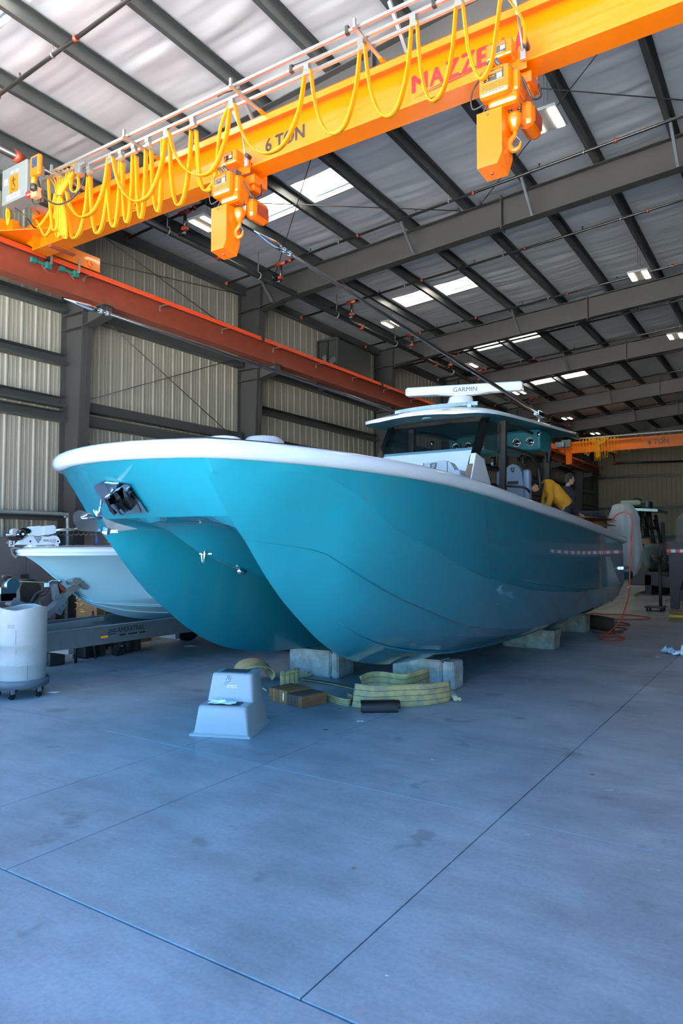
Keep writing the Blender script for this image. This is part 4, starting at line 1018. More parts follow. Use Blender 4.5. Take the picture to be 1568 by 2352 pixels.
# crown moulding, light bar, badge
lbr = MB(); arc = [(BX - .72, 10.02), (BX - .36, 9.93), (BX, 9.90), (BX + .36, 9.93), (BX + .72, 10.02)]
la = bez([(x, y, 3.895) for x, y in arc], 10)
lbr.tube(la, .042, 8, flat=(1, .8)); lb_ = lbr.build('light_bar', M_bgloss, boat)
for k in range(1, len(la) - 1):
    for q in (0, .5):
        p = la[k].lerp(la[min(k + 1, len(la) - 1)], q)
        MB().box((p.x - .0065, p.y - .05, p.z - .030), (p.x + .0065, p.y - .035, p.z + .028)).build('led_lens', M_lens, lb_)
for o in (-.6, 0, .6): MB().box((BX + o - .03, 9.93, 3.74), (BX + o + .03, 10.03, 3.88)).build('light_bracket', M_ssteel, lb_)
bd = P(981, 960, Y=9.62)
MB().box((bd.x - .085, bd.y - .03, bd.z - .02), (bd.x + .085, bd.y + .02, bd.z + .03), .008).build('spreader_light', M_teal_d, tt)
MB().box((bd.x - .06, bd.y - .036, bd.z - .008), (bd.x + .06, bd.y - .028, bd.z + .018)).build('spreader_lens', M_lens, tt)
# radar
ra = thing_r = MB().lathe([(.27, -.22), (.25, .03), (.215, .12), (.20, .18), (.13, .20), (0, .20)], (BX, 11.0, 4.06), (0, 0, 1), 26).build('radar_pedestal', M_white, boat)
d_ = Vector((1.0, .16, -.035)).normalized(); n2 = Vector((0, 0, 1)).cross(d_).normalized() * 1; cu = Vector((BX + .04, 11.0, 4.37))
prof = [(-.075, -.07), (-.09, -.05), (-.085, .06), (-.06, .08), (.05, .08), (.075, .06), (.08, -.05), (.06, -.07)]
upv = d_.cross(n2) * -1
if upv.z < 0: upv = -upv
rws = []
for t in (-1.0, -.97, -.2, .2, .97, 1.0):
    k = .8 if abs(t) == 1 else 1
    rws.append([cu + d_ * t + n2 * (a * k) + upv * (b * k) for a, b in prof])
m2 = MB().grid(rws, smooth=False, closed=True); m2.add(rws[0], [list(range(8))]); m2.add(rws[-1], [list(range(8))])
ant = m2.build('radar_antenna', M_white, ra)
fn = -n2 if n2.y > 0 else n2
MB().text('GARMIN', cu + d_ * .06 + fn * .092 + upv * -.045, d_, upv, .105, .001, .006, 1.05).build('lettering', M_letblk, ant)
MB().prism([(-.45, -.072), (-.15, -.10), (.15, -.10), (.45, -.072)], -.06, .06, 'XZ').xf(Matrix.Translation(cu) @ Matrix(((d_.x, -fn.x, upv.x), (d_.y, -fn.y, upv.y), (d_.z, -fn.z, upv.z))).to_4x4()).build('antenna_hub', M_white, ra)
# pillars, windscreen, side posts
for sg in (1, -1):
    xb_, xt_ = BX + sg * .80, BX + sg * .80
    MB().prism([(9.16, 2.45), (9.33, 2.45), (10.17, 3.70), (9.98, 3.66)], BX + sg * .80 - .04, BX + sg * .80 + .04, 'YZ').build('windscreen_pillar', M_bgloss, boat)
    MB().bar((BX + sg * .80, 10.72, 1.6), (BX + sg * .82, 10.80, 3.74), .075, .10, (1, 0, 0)).build('top_post', M_black, boat)
    MB().bar((BX + sg * .45, 14.2, 1.6), (BX + sg * .45, 14.4, 3.9), .10, .10, (1, 0, 0)).build('top_post', M_black, boat)
    MB().tube(bez([Vector((BX + sg * .67, q.y, q.z)) for q in [P(a_, b_, X=BX + .67) for a_, b_ in ((1150, 1026), (1178, 1031), (1205, 1039), (1226, 1054), (1236, 1076), (1240, 1120))]], 6), .032, 8).build('top_brace', M_black, boat)
    MB().tube(bez([Vector((BX + sg * .75, q.y, q.z)) for q in [P(a_, b_, X=BX + .75) for a_, b_ in ((1152, 975), (1195, 985), (1228, 999), (1243, 1017))]], 6), .03, 8).build('top_brace', M_black, boat)
    MB().add([(BX + sg * .80, 9.75, 3.2), (BX + sg * .80, 10.72, 3.2), (BX + sg * .80, 10.76, 3.68), (BX + sg * .80, 10.1, 3.66), ], [(0, 1, 2, 3)]).build('side_glass', M_glass, boat)
wy_ = lambda z: 9.22 + (z - 2.45) * .672
gl = MB(); zz0, zz1 = 3.17, 3.66
gl.add([(BX - .77, wy_(zz0), zz0), (BX + .77, wy_(zz0), zz0), (BX + .77, wy_(zz1), zz1), (BX - .77, wy_(zz1), zz1)], [(0, 1, 2, 3)])
wsg = gl.build('windscreen', M_glass, boat)
MB().bar((BX - .78, wy_(3.165), 3.165), (BX + .78, wy_(3.165), 3.165), .04, .035).bar((BX - .78, wy_(3.66), 3.66), (BX + .78, wy_(3.66), 3.66), .04, .06).build('windscreen_frame', M_bgloss, wsg)
co = MB()
co.add([(BX - .76, wy_(3.15) - .0, 3.15), (BX + .76, wy_(3.15), 3.15), (BX + .76, wy_(2.2) - .1, 2.2), (BX - .76, wy_(2.2) - .1, 2.2)], [(0, 1, 2, 3)])
co.box((BX - .74, 9.5, 1.5), (BX + .74, 10.6, 2.62), .05)
cs = co.build('console', M_white, boat)
for sg in (1, -1):
    MB().prism([(9.55, 3.08), (9.85, 3.02), (10.35, 2.35), (9.2, 2.3)], BX + sg * .78, BX + sg * .86, 'YZ').build('console_wing', M_white, cs)
# overhead box with speakers at the after end of the hardtop
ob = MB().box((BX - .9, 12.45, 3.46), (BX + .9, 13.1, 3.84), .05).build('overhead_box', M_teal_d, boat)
for o in (-.72, -.47, -.22, .22, .47, .72):
    sp = MB().lathe([(0, .02), (.024, .03), (.045, .005), (.062, .0), (.075, .02), (.075, .04), (.062, .05)], (BX + o, 12.46, 3.61), (0, -1, 0), 20).build('speaker', M_bgloss, ob)
    MB().lathe([(.066, 0), (.078, .0), (.080, .012), (.072, .02), (.066, .01)], (BX + o, 12.43, 3.61), (0, -1, 0), 20).build('speaker_ring', M_chrome, sp)
for o in (-.8, -.3, .3, .8):
    MB().box((BX + o - .03, 13.2, 3.3), (BX + o + .03, 13.35, 3.62), .01).build('rod_holder', M_bgloss, ob)
MB().box((BX + .85, 13.5, 3.62), (BX + 1.02, 13.62, 3.72), .015).build('spreader_light', M_lens, tt)
# outriggers: two long poles carried forward from the hardtop
for sg, tipx in ((1, (583, 530)), (-1, (147, 686))):
    bx_ = BX + sg * 1.02
    tipp = P(tipx[0], tipx[1], X=BX + sg * 1.10); bp2 = Vector((bx_, 12.1 if sg > 0 else 12.1, 4.02))
    o_ = MB().tube([bp2, bp2.lerp(tipp, .35), bp2.lerp(tipp, .7), bp2.lerp(tipp, .955)], [.032, .028, .022, .016], 10).build('outrigger_pole', M_pipe, boat)
    MB().tube([bp2.lerp(tipp, .955), bp2.lerp(tipp, .965), tipp], [.026, .03, .004], 10).build('pole_tip', M_chrome, o_)
    for t in (.62, .935, .945): MB().cyl(bp2.lerp(tipp, t), bp2.lerp(tipp, t + .004), .022, 10).build('pole_ring', M_chrome, o_)
    MB().cyl((bx_, 12.0, 3.80), (bx_, 12.0, 4.0), .03, 10).box((bx_ - .05, 11.85, 3.97), (bx_ + .05, 12.2, 4.06), .015).cyl((bx_, 12.0, 3.70), (bx_, 12.0, 3.62), .035, 10).build('outrigger_base', M_chrome, o_)
# seats
def seat(x, y, zb_, w_, h_, mt, name, badge=True, slot=True):
    s = MB(); r_ = []
    for k in range(9):
        a = pi * k / 8
        r_.append((x - w_ / 2 * math.cos(a) * (.98), zb_ + h_ * .62 + h_ * .38 * math.sin(a)))
    poly = [(x - w_ / 2, zb_)] + [(x - w_ / 2, zb_ + h_ * .5)] + r_[1:-1] + [(x + w_ / 2, zb_ + h_ * .5), (x + w_ / 2, zb_)]
    b = MB().prism([(q[0] * .0 + x + (q[0] - x) * .62, q[1]) for q in poly], y - .09, y + .06, 'XZ').build(name, mt, boat)
    for sg in (1, -1):
        MB().box((x + sg * w_ * .30, y - .11, zb_), (x + sg * w_ * .5, y + .05, zb_ + h_ * .86), .04).build('side_bolster', mt, b)
    if slot: MB().box((x - w_ * .17, y - .10, zb_ + h_ * .52), (x + w_ * .17, y - .085, zb_ + h_ * .60), .006).build('seat_slot', M_black, b)
    if badge:
        z = zb_ + h_ * .86
        MB().prism([(x - .035, z + .04), (x + .035, z + .045), (x + .03, z - .01), (x, z - .05), (x - .03, z - .01)], y - .095, y - .088, 'XZ').build('shield_badge', M_letblk, b)
        MB().bar((x - .012, y - .098, z + .015), (x + .022, y - .098, z + .025), .004, .014).bar((x - .012, y - .098, z - .008), (x + .018, y - .098, z + .004), .004, .012).build('badge_letter', mt, b)
    return b
for o in (-.42, .42):
    seat(BX + o + .10, 12.15, 2.42, .60, .76, M_cushion, 'helm_seat')
    MB().box((BX + o - .17, 11.7, 2.3), (BX + o + .37, 12.2, 2.45), .05).build('seat_cushion', M_cushion, boat)
    MB().tube(bez([(BX + o - .22, 12.0, 2.74), (BX + o - .2, 11.8, 2.78), (BX + o + .36, 11.8, 2.74), (BX + o + .42, 12.0, 2.66)], 5), .02, 8).build('seat_arm', M_black, boat)
    MB().box((BX + o - .15, 11.75, 1.55), (BX + o + .35, 12.2, 2.3), .03).build('seat_base', M_white, boat)
bs = P(1001, 1064, Y=8.9)
fs = MB()
poly = [(-.30, 2.2), (-.30, bs.z - .14), (-.24, bs.z - .05), (-.14, bs.z + .01), (.14, bs.z + .03), (.23, bs.z - .01), (.29, bs.z - .10), (.29, 2.2)]
fsb = fs.prism([(bs.x + a, b) for a, b in poly], 8.86, 9.02, 'XZ').build('lounge_back', M_seatg, boat)
for o in (-.17, .19): MB().box((bs.x + o - .004, 8.852, 2.3), (bs.x + o + .004, 8.865, bs.z + .01)).build('seam', M_tread, fsb)
zb3 = bs.z - .055; xb3 = bs.x - .02
MB().prism([(xb3 - .05, zb3 + .05), (xb3 + .05, zb3 + .055), (xb3 + .04, zb3 - .01), (xb3, zb3 - .06), (xb3 - .04, zb3 - .01)], 8.845, 8.858, 'XZ').build('shield_badge', M_letblk, fsb)
MB().bar((xb3 - .015, 8.842, zb3 + .02), (xb3 + .03, 8.842, zb3 + .032), .004, .016).bar((xb3 - .015, 8.842, zb3 - .01), (xb3 + .025, 8.842, zb3 + .006), .004, .014).build('badge_letter', M_seatg, fsb)
ar = P(1048, 1084, Y=8.8); MB().box((ar.x - .07, 8.75, 2.3), (ar.x + .07, 9.0, ar.z + .03), .04).build('armrest', M_seatg, boat)
# low pods, cable and whip on the foredeck
for px_, y in ((515, 5.1), (605, 5.25)):
    q = P(px_, 1022, Y=y)
    MB().lathe([(.20, -.07), (.20, .01), (.15, .05), (.06, .065), (0, .065)], (q.x, y, q.z + .02), (0, 0, 1), 20).build('deck_pod', M_white if px_ < 550 else M_seatg, boat)
q = P(535, 1016, Y=5.05); MB().tube(bez([(q.x - .08, 5.05, q.z - .02), (q.x - .02, 5.05, q.z + .03), (q.x + .06, 5.05, q.z + .01), (q.x + .1, 5.05, q.z - .05)], 6), .008, 6).build('deck_cable', M_black, boat)
q = P(626, 1022, Y=5.3); MB().cyl((q.x, 5.3, q.z - .1), (q.x, 5.3, q.z + .06), .008, 8).cyl((q.x, 5.3, q.z + .05), (q.x, 5.3, q.z + .085), .02, 10).build('stern_light', M_letwht, boat)
# stern: corner piece, grab rail, swim step, outlets, bagged engines
MB().box((BX + 1.05, 15.5, 1.86), (BX + 1.58, 16.35, 1.94), .03).build('transom_cap', M_white, boat)
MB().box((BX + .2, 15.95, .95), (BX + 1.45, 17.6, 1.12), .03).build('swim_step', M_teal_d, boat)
a = P(1428, 1305, X=BX + 1.62); MB().cyl((BX + 1.62, a.y, a.z), (BX + 1.62, a.y + .75, a.z + .0), .035, 12).build('stern_rail', M_ssteel, boat)
q = P(1437, 1365, X=BX + 1.55)
for k in range(4): MB().tube([(BX + 1.64, q.y - .35 + .09 * k, .86), (BX + 1.67, q.y - .35 + .09 * k, .80)], .012, 6).build('drain_outlet', M_chrome, boat)
for ox in (-.75, 1.2):
    rows = []; r4 = random.Random(int(ox * 10) + 20); cx_, cy_ = BX + ox, 17.85
    for (z, rx_, ry_) in ((2.74, .02, .03), (2.71, .18, .2), (2.6, .27, .31), (2.3, .34, .42), (1.9, .37, .46), (1.5, .38, .48), (1.2, .34, .45), (1.02, .2, .3), (1.05, .05, .1)):
        rows.append([(cx_ + rx_ * math.cos(t_) * (1 + r4.uniform(-.09, .09)), cy_ + (ry_ * math.sin(t_)) * (1 + r4.uniform(-.09, .09)) + .12 * (2.2 - z) * .5, z + r4.uniform(-.015, .015)) for t_ in [2 * pi * k / 20 for k in range(20)]])
    rows = [bez([r[k] for r in rows], 4) for k in range(20)]; rows = [bez([rows[k % 20][q] for k in range(21)], 3)[:-1] for q in range(len(rows[0]))]
    rows = [[v + Vector((v.x - cx_, v.y - cy_, 0)).normalized() * (.035 * mnoise.noise(Vector((v.x * 7, v.y * 7, v.z * 1.3))) + .02 * mnoise.noise(Vector((v.x * 14, v.y * 14, v.z * 3)))) if 0 < q < len(rows) - 1 else v for v in r] for q, r in enumerate(rows)]
    MB().grid(rows, closed=True).build('bagged_outboard', M_bag, boat)
# ================================================================== concrete blocks under the hulls
def block(name, label, x0, x1, y0, y1, h, m, crack=None, seed=1, notch=False):
    t = thing(name, label, 'block', ((x0 + x1) / 2, (y0 + y1) / 2, 0), 'concrete blocks under the big boat')
    r = random.Random(seed)
    def stone(a, b, zt, nm):
        bm = bmesh.new(); bmesh.ops.create_cube(bm, size=1)
        for v in bm.verts: v.co = Vector(((a + b) / 2 + v.co.x * (b - a), (y0 + y1) / 2 + v.co.y * (y1 - y0), zt / 2 + v.co.z * zt))
        bmesh.ops.bevel(bm, geom=bm.edges[:], offset=.018, segments=2, affect='EDGES')
        bmesh.ops.subdivide_edges(bm, edges=bm.edges[:], cuts=2, use_grid_fill=True)
        for v in bm.verts: v.co += Vector((r.uniform(-1, 1), r.uniform(-1, 1), 0 if v.co.z < .02 else r.uniform(-1, 1))) * .0035
        bm.verts.index_update(); mb = MB(); mb.add([v.co.copy() for v in bm.verts], [[v.index for v in f.verts] for f in bm.faces]); bm.free()
        mb.build(nm, m, t)
    if crack is None: stone(x0, x1, h, 'stone')
    else:
        stone(x0, crack - .006, h, 'stone'); stone(crack + .006, x1, h - .01, 'stone')
    return t
block('concrete_block', 'white-washed concrete block under the left hull, split near its right end', -5.90, -5.10, 7.72, 8.12, .345, M_conc, -5.22, 2)
block('concrete_block', 'cracked grey concrete block under the near hull, behind the pale lifting sling', -4.36, -3.52, 7.84, 8.14, .345, M_conc, -3.68, 3)
b3 = block('concrete_block', 'beige concrete block under the middle of the near hull, notched at the bottom', -4.36, -3.48, 11.75, 12.15, .22, M_conc2, None, 4)
MB().box((-4.36, 11.73, .20), (-3.46, 12.15, .322), .012).build('upper_stone', M_conc2, b3)
block('concrete_block', 'farthest beige concrete block under the stern of the near hull', -4.25, -3.62, 14.4, 14.75, .345, M_conc2, None, 5)

# ================================================================== two-step boarding stool
st = thing('step_stool', 'white two-step fibreglass boarding stool standing on the floor before the bow', 'step stool', (-4.47, 5.12, 0), rz=0)
c0, c1, c2 = P(432, 1690, Z=0), P(575, 1698, Z=0), P(622, 1655, Z=0)
ex = (c1 - c0); W_ = ex.length; ex = ex.normalized(); ey = Vector((-ex.y, ex.x, 0)); D_ = (c2 - c1).dot(ey)
D_ = max(D_, .60)
def SL(u, v, z): return c0 + ex * u + ey * v + Vector((0, 0, z))
def rrect(u0, u1, v0, v1, r, n=4):
    out = []
    for (cu, cv, a0) in ((u1 - r, v1 - r, 0), (u0 + r, v1 - r, pi / 2), (u0 + r, v0 + r, pi), (u1 - r, v0 + r, 1.5 * pi)):
        for k in range(n + 1): out.append((cu + r * math.cos(a0 + k / n * pi / 2), cv + r * math.sin(a0 + k / n * pi / 2)))
    return out
H1, H2 = .265, .52
# body as side profile swept with taper in u (front lower step, rear upper step)
def ring(z, inset, v0, v1, r=.03): return [SL(u, v, z) for u, v in rrect(inset, W_ - inset, v0, v1, r)]
mb = MB()
lo = [(.0, 0, 0, D_), (.012, 0, 0, D_), (.016, .028, .03, D_ - .03), (.03, .036, .038, D_ - .035)]
rows = [ring(z, i, a, b, .02) for z, i, a, b in lo]
rows += [ring(H1 - .03, .06, .062, D_ - .06, .035), ring(H1 - .008, .066, .068, D_ - .065, .035), ring(H1, .085, .088, D_ - .08, .03)]
mb.grid(rows, closed=True); mb.add(ring(H1, .085, .088, D_ - .08, .03), [list(range(20))])
vs_ = D_ * .44
rows = [ring(H1 - .02, .066, vs_ - .03, D_ - .064, .035), ring(H1 + .02, .07, vs_ - .02, D_ - .066, .035), ring(H2 - .03, .095, vs_ + .02, D_ - .095, .035), ring(H2 - .008, .10, vs_ + .026, D_ - .10, .035), ring(H2, .118, vs_ + .045, D_ - .115, .03)]
mb.grid(rows, closed=True); mb.add(ring(H2, .118, vs_ + .045, D_ - .115, .03), [list(range(20))])
sb = mb.build('body', M_stool, st)
for z, v0, v1, i in ((H1 + .001, .105, vs_ - .045, .15), (H2 + .001, vs_ + .065, D_ - .14, .17)):
    q = rrect(i, W_ - i, v0, v1, .006)
    MB().add([SL(u, v, z) for u, v in q] + [SL(u, v, z + .003) for u, v in q], [list(range(20, 40))] + [(k, (k + 1) % 20, 20 + (k + 1) % 20, 20 + k) for k in range(20)]).build('tread', M_tread, st)
fvv = lambda z: vs_ - .02 + (z - H1 - .02) / (H2 - H1 - .05) * .04 - .0025
nz = (ey * -1)
MB().prism([(-.05, -.013), (.05, -.013), (.055, 0), (.05, .013), (-.05, .013), (-.055, 0)], -.001, .001, 'XZ').xf(Matrix(((ex.x, ey.x, 0), (ex.y, ey.y, 0), (0, 0, 1))).to_4x4()).xf(Matrix.Translation(SL(W_ * .52, fvv(.40), .40))).build('maker_label', M_letwht, st)
MB().text('Taylor Made', SL(W_ * .52, fvv(.40) - .002, .393), ex, (0, 0, 1), .022, .0006, .0008).build('lettering', M_letred, st)
for k, (a, b, c_, d) in enumerate(((-.03, .46, -.01, .50), (-.005, .46, .0, .505), (.01, .455, .02, .49), (-.045, .43, -.02, .45), (-.03, .425, .005, .445), (-.05, .41, -.03, .42), (-.01, .44, .02, .455))):
    MB().bar(SL(W_ * .46 + a, fvv(b) - .001, b), SL(W_ * .46 + c_, fvv(d) - .001, d), .0015, .005, nz).build('scrawl', M_dolly, st)
# paper wipe on the lower tread
r_ = random.Random(11)
def crumple(name, label, c, sx, sy, h, m, seed, cat='paper', rz=0.0, group=None, n=7):
    r = random.Random(seed); o = thing(name, label, cat, tuple(c), group) if False else None
    mb = MB(); rows = []
    for i in range(n):
        row = []
        for j in range(n):
            u = i / (n - 1) - .5; v = j / (n - 1) - .5
            e = 1 - max(abs(u), abs(v)) * 1.2
            x = (u * sx) * (1 + r.uniform(-.15, .15)); y = v * sy * (1 + r.uniform(-.2, .2))
            zz = .002 + abs(r.gauss(0, 1)) * h * .45 * max(.15, e)
            row.append((c[0] + x * math.cos(rz) - y * math.sin(rz), c[1] + x * math.sin(rz) + y * math.cos(rz), c[2] + zz))
        rows.append(row)
    mb.grid(rows, smooth=False); ORIG['_'] = 1
    ob = mb.build(name, m, None, recalc=True)
    me = ob.data; cc = Vector(c)
    for v in me.vertices: v.co -= cc
    ob.location = cc
    tag(ob, label, cat, group); return ob
pc = SL(W_ * .44, .16, H1 + .006)
crumple('paper_towel', 'crumpled white paper towel lying on the lower step of the white stool', pc, .24, .13, .05, M_paper, 4, rz=math.atan2(ex.y, ex.x))

# ================================================================== timber offcuts on edge
c0_, c1_ = P(617, 1608, Z=0), P(695, 1628, Z=0); c2_ = P(745, 1614, Z=0)
ax_ = (c1_ - c0_); L_ = ax_.length; ax_.normalize(); ay_ = Vector((-ax_.y, ax_.x, 0))
th = [.042, .03, .042, .03, .034, .026]; off = 0; woods = [M_wood, M_wood3, M_wood, M_wood3, M_wood3, M_wood3]
names = ['leftmost board of the row, reddish brown', 'second board from the left in the row', 'third board from the left in the row', 'fourth board from the left, pale ended', 'fifth from the left, white tag on its end', 'sixth board from the left, before the dark group']
def board(org, u0, t, d0, ln, hgt, m, label):
    mb = MB(); r = random.Random(int(u0 * 999))
    vs = []
    for v in (d0, d0 + ln):
        for (u, z) in ((u0, 0), (u0 + t - .003, 0), (u0 + t - .003, hgt), (u0, hgt)):
            q = org + ax_ * (u + r.uniform(-.001, .001)) + ay_ * v; vs.append((q.x, q.y, z))
    bm = bmesh.new(); bv = [bm.verts.new(q) for q in vs]
    for f in ((3, 2, 1, 0), (4, 5, 6, 7), (0, 1, 5, 4), (1, 2, 6, 5), (2, 3, 7, 6), (3, 0, 4, 7)): bm.faces.new([bv[i] for i in f])
    bmesh.ops.bevel(bm, geom=bm.edges[:], offset=.003, segments=1, affect='EDGES'); bm.verts.index_update()
    mb.add([v.co.copy() for v in bm.verts], [[v.index for v in f.verts] for f in bm.faces]); bm.free()
    c = org + ax_ * (u0 + t / 2) + ay_ * (d0 + ln / 2)
    o = mb.build('timber_board', m)
    for v in o.data.vertices: v.co -= Vector((c.x, c.y, 0))
    o.location = (c.x, c.y, 0); tag(o, label, 'board', 'timber offcuts on edge in front of the bow blocks')
    return o
tot = L_; u = 0; n1 = 6; half_ = L_ * .56
for k in range(n1):
    t = half_ * th[k] / sum(th); o = board(c0_, u, t, 0, .34, .145, woods[k], 'worn timber offcut on edge, ' + names[k])
    if k == 4:
        q = c0_ + ax_ * (u + t / 2) - ay_ * .002
        MB().box((q.x - .008, q.y - .001, .035), (q.x + .008, q.y + .001, .115)).xf(Matrix.Translation(-Vector(o.location))).build('end_tag', M_letwht, o, local=True)
    u += t
dk = [.3, .25, .2, .25]
dn = ['first dark board right of the pale ones', 'second dark board', 'third dark board', 'rightmost board with its broad brown face showing']
for k in range(4):
    t = (L_ - half_) * dk[k] / sum(dk)
    board(c0_, u, t, -.012, max(.25, (c2_ - c1_).dot(ay_)), .125, M_wood2 if k < 3 else M_wood, 'weathered timber offcut on edge, ' + dn[k]); u += t

# ================================================================== lifting slings and their sleeves
def ribbon(path, wd, lab, name='lifting_sling', tilt=None, m=None, cat='sling', thick=.008):
    """a flat webbing band: path of (x,y,z) for its lower edge and up-vector per point"""
    pts = [Vector(p[0]) for p in path]; ups = [Vector(p[1]) for p in path]
    P2 = bez(pts, 6); U2 = bez(ups, 6)
    rows_a = []; rows_b = []
    nseg = 8
    for i, p in enumerate(P2):
        d = (P2[min(i + 1, len(P2) - 1)] - P2[max(i - 1, 0)]).normalized(); u = U2[i].normalized(); nn = d.cross(u).normalized()
        rows_a.append([p + u * (wd * k / nseg) + nn * (thick / 2 + (.002 if k % 2 else 0)) for k in range(nseg + 1)])
        rows_b.append([p + u * (wd * k / nseg) - nn * (thick / 2) for k in range(nseg + 1)])
    mb = MB(); mb.grid(rows_a); mb.grid(rows_b, flip=True)
    mb.grid([[r[0] for r in rows_a], [r[0] for r in rows_b]]); mb.grid([[r[-1] for r in rows_a], [r[-1] for r in rows_b]], flip=True)
    mb.grid([rows_a[0], rows_b[0]]); mb.grid([rows_a[-1], rows_b[-1]])
    o = mb.build(name, m or M_sling)
    lowz = min(v.co.z for v in o.data.vertices); c = Vector((pts[0].x, pts[0].y, 0))
    for v in o.data.vertices: v.co -= Vector((c.x, c.y, min(0, lowz) if lowz < 0 else 0))
    o.location = c; tag(o, lab, cat)
    if wd > .06:
        for q in (2, 4, 6):
            t = MB()
            for off_ in (.003, -.003): t.tube([r[q] - c + (rows_b[i_][q] - rows_a[i_][q]).normalized() * (-off_ if off_ > 0 else .0) + (rows_b[i_][q] - rows_a[i_][q]) * (0 if off_ > 0 else 1.3) for i_, r in enumerate(rows_a)], .0022, 5)
            t.build('stitch_line', M_tread, o, local=True)
    return o
g_ = lambda a, b, z=0: P(a, b, Z=z)
U_ = lambda x, y, z: (x, y, z)
# front big sling standing on edge
f0, f1, f2, f3 = g_(808, 1624), g_(850, 1628), g_(940, 1624), g_(1033, 1612)
ribbon([(f0, (.02, .25, 1)), (f1, (0, .45, 1)), (f2, (-.05, .5, 1)), (g_(990, 1620), (-.1, .6, 1)), (f3, (-.3, .7, 1))], .25, 'wide pale yellow lifting sling standing on edge in front of the near block')
h0 = g_(870, 1592); k_ = g_(1000, 1590)
ribbon([(g_(838, 1590) + Vector((0, 0, .0)), (0, -.5, .8)), (h0 + Vector((0, 0, .01)), (0, .1, 1)), (g_(930, 1598) + Vector((0, 0, .02)), (.1, -.2, 1)), (g_(985, 1590) + Vector((0, 0, .05)), (-.1, .2, 1))], .24, 'folded olive lifting sling behind the wide pale yellow one')
ribbon([(g_(700, 1560) + Vector((0, 0, .012)), (.2, -1, .0)), (g_(760, 1569) + Vector((0, 0, .012)), (.2, -1, .0)), (g_(822, 1582) + Vector((0, 0, .012)), (.2, -1, .0))], .10, 'flat olive sling lying on the floor between the two slings')
# left coil
def coil(c, ax, r, wd, a0, a1, lab, sq=1.0):
    pth = []
    ax = Vector(ax).normalized(); sd = Vector((-ax.y, ax.x, 0))
    for k in range(11):
        a = a0 + (a1 - a0) * k / 10
        pth.append((Vector(c) + sd * (r * sq * math.cos(a)) + Vector((0, 0, r + r * math.sin(a) + .006)), ax))
    return ribbon(pth, wd, lab)
q = g_(578, 1562); coil((q.x - .12, q.y + .12, 0), (.75, -.55, -.10), .115, .42, -.6, pi + .9, 'olive lifting sling curled into a loop at the left of the timber', 1.9)
q = g_(632, 1580); coil((q.x, q.y + .10, 0), (.6, .5, .15), .085, .24, -2.2, 2.2, 'second olive sling loop standing behind the reddish timber', 1.7)
ribbon([(g_(612, 1588), (0, .3, 1)), (g_(600, 1583), (0, .3, 1)), (g_(585, 1590), (0, .3, 1))], .02, 'narrow webbing end poking out between stool and timber', thick=.004)
q0, q1 = g_(745, 1606), g_(800, 1622)
ribbon([(q0, (0, .12, 1)), (g_(775, 1618), (0, .15, 1)), (q1, (.1, .2, 1)), (g_(806, 1614), (.1, .2, 1)), (g_(795, 1607), (.1, .2, 1))], .075, 'pale narrow sling end lying between timber and wide sling')
for (a, b, lab) in (((672, 1553), (706, 1549), 'yellow and white chafe sleeve lying in front of the left block'), ((1026, 1585), (1046, 1606), 'yellow and white chafe sleeve leaning at the right end of the wide sling')):
    p, q = g_(*a, .03), g_(*b, .03)
    s = MB().tube([p + (q - p) * t + Vector((0, 0, .012 * math.sin(t * 9))) for t in [k / 8 for k in range(9)]], [.028, .034, .036, .03, .034, .03, .03, .026, .03], 9)
    s.tube([p + (q - p) * t + Vector((.03, .04, -.008 + .006 * math.sin(t * 7))) for t in [k / 6 for k in range(7)]], .02, 8)
    o = s.build('chafe_sleeve', M_yelrag)
    for v in o.data.vertices: v.co -= Vector((p.x, p.y, 0))
    o.location = (p.x, p.y, 0); tag(o, lab, 'sleeve')
# black formed trim piece
p, q = g_(832, 1638), g_(914, 1637)
d = (q - p).normalized(); s_ = Vector((-d.y, d.x, 0)); L2 = (q - p).length
tr = thing('trim_piece', 'black stepped plastic moulding on the floor before the wide pale sling', 'moulding', (p.x, p.y, 0))
prof = [(0, 0), (-.012, .05), (.01, .10), (.05, .125), (.10, .13)]
mb = MB()
for off_, z_, l0, l1 in ((0, 0, .0, 1.0), (.0, .03, -.04, .96), (.02, .055, .06, 1.0), (.03, .075, .1, 1.08)):
    rows = []
    for t in (l0, l1): rows.append([p + d * (L2 * t) + s_ * (a + off_) + Vector((0, 0, b * (.75 if off_ == 0 else .5) + z_ * .5)) for a, b in prof])
    mb.grid(rows, smooth=True); mb.grid([[v + s_ * .006 for v in r] for r in rows], flip=True)
mb.box((p.x - .03, p.y + .03, 0), (p.x - .01, p.y + .08, .07))
mb.build('channel', M_black, tr)

# ================================================================== drum on its dolly
dc = Vector((-7.645, 4.875, 0)); dl = thing('drum_dolly', 'grey-blue round dolly on casters under the white drum', 'dolly', tuple(dc))
MB().lathe([(.0, .115), (.29, .115), (.305, .125), (.31, .205), (.30, .21), (.29, .20), (.285, .145), (0, .145)], dc, n=36).build('tray', M_dolly, dl)
for k in range(5):
    a = k * 2 * pi / 5 - .95
    cpt = dc + Vector((.245 * math.cos(a), .245 * math.sin(a), 0))
    ca = MB().bar(cpt + Vector((-.02, 0, .06)), cpt + Vector((-.02, 0, .12)), .004, .05, (0, 1, 0)).bar(cpt + Vector((.02, 0, .06)), cpt + Vector((.02, 0, .12)), .004, .05, (0, 1, 0)).bar(cpt + Vector((0, 0, .115)), cpt + Vector((0, 0, .125)), .06, .06, (0, 1, 0)).build('caster', M_galv, dl)
    MB().cyl(cpt + Vector((-.014, 0, .04)), cpt + Vector((.014, 0, .04)), .04, 16).build('wheel', M_black, ca)
dm = thing('plastic_drum', 'open white plastic drum with stains standing on the round dolly', 'drum', (dc.x, dc.y, .147))
rows = []; rin = []
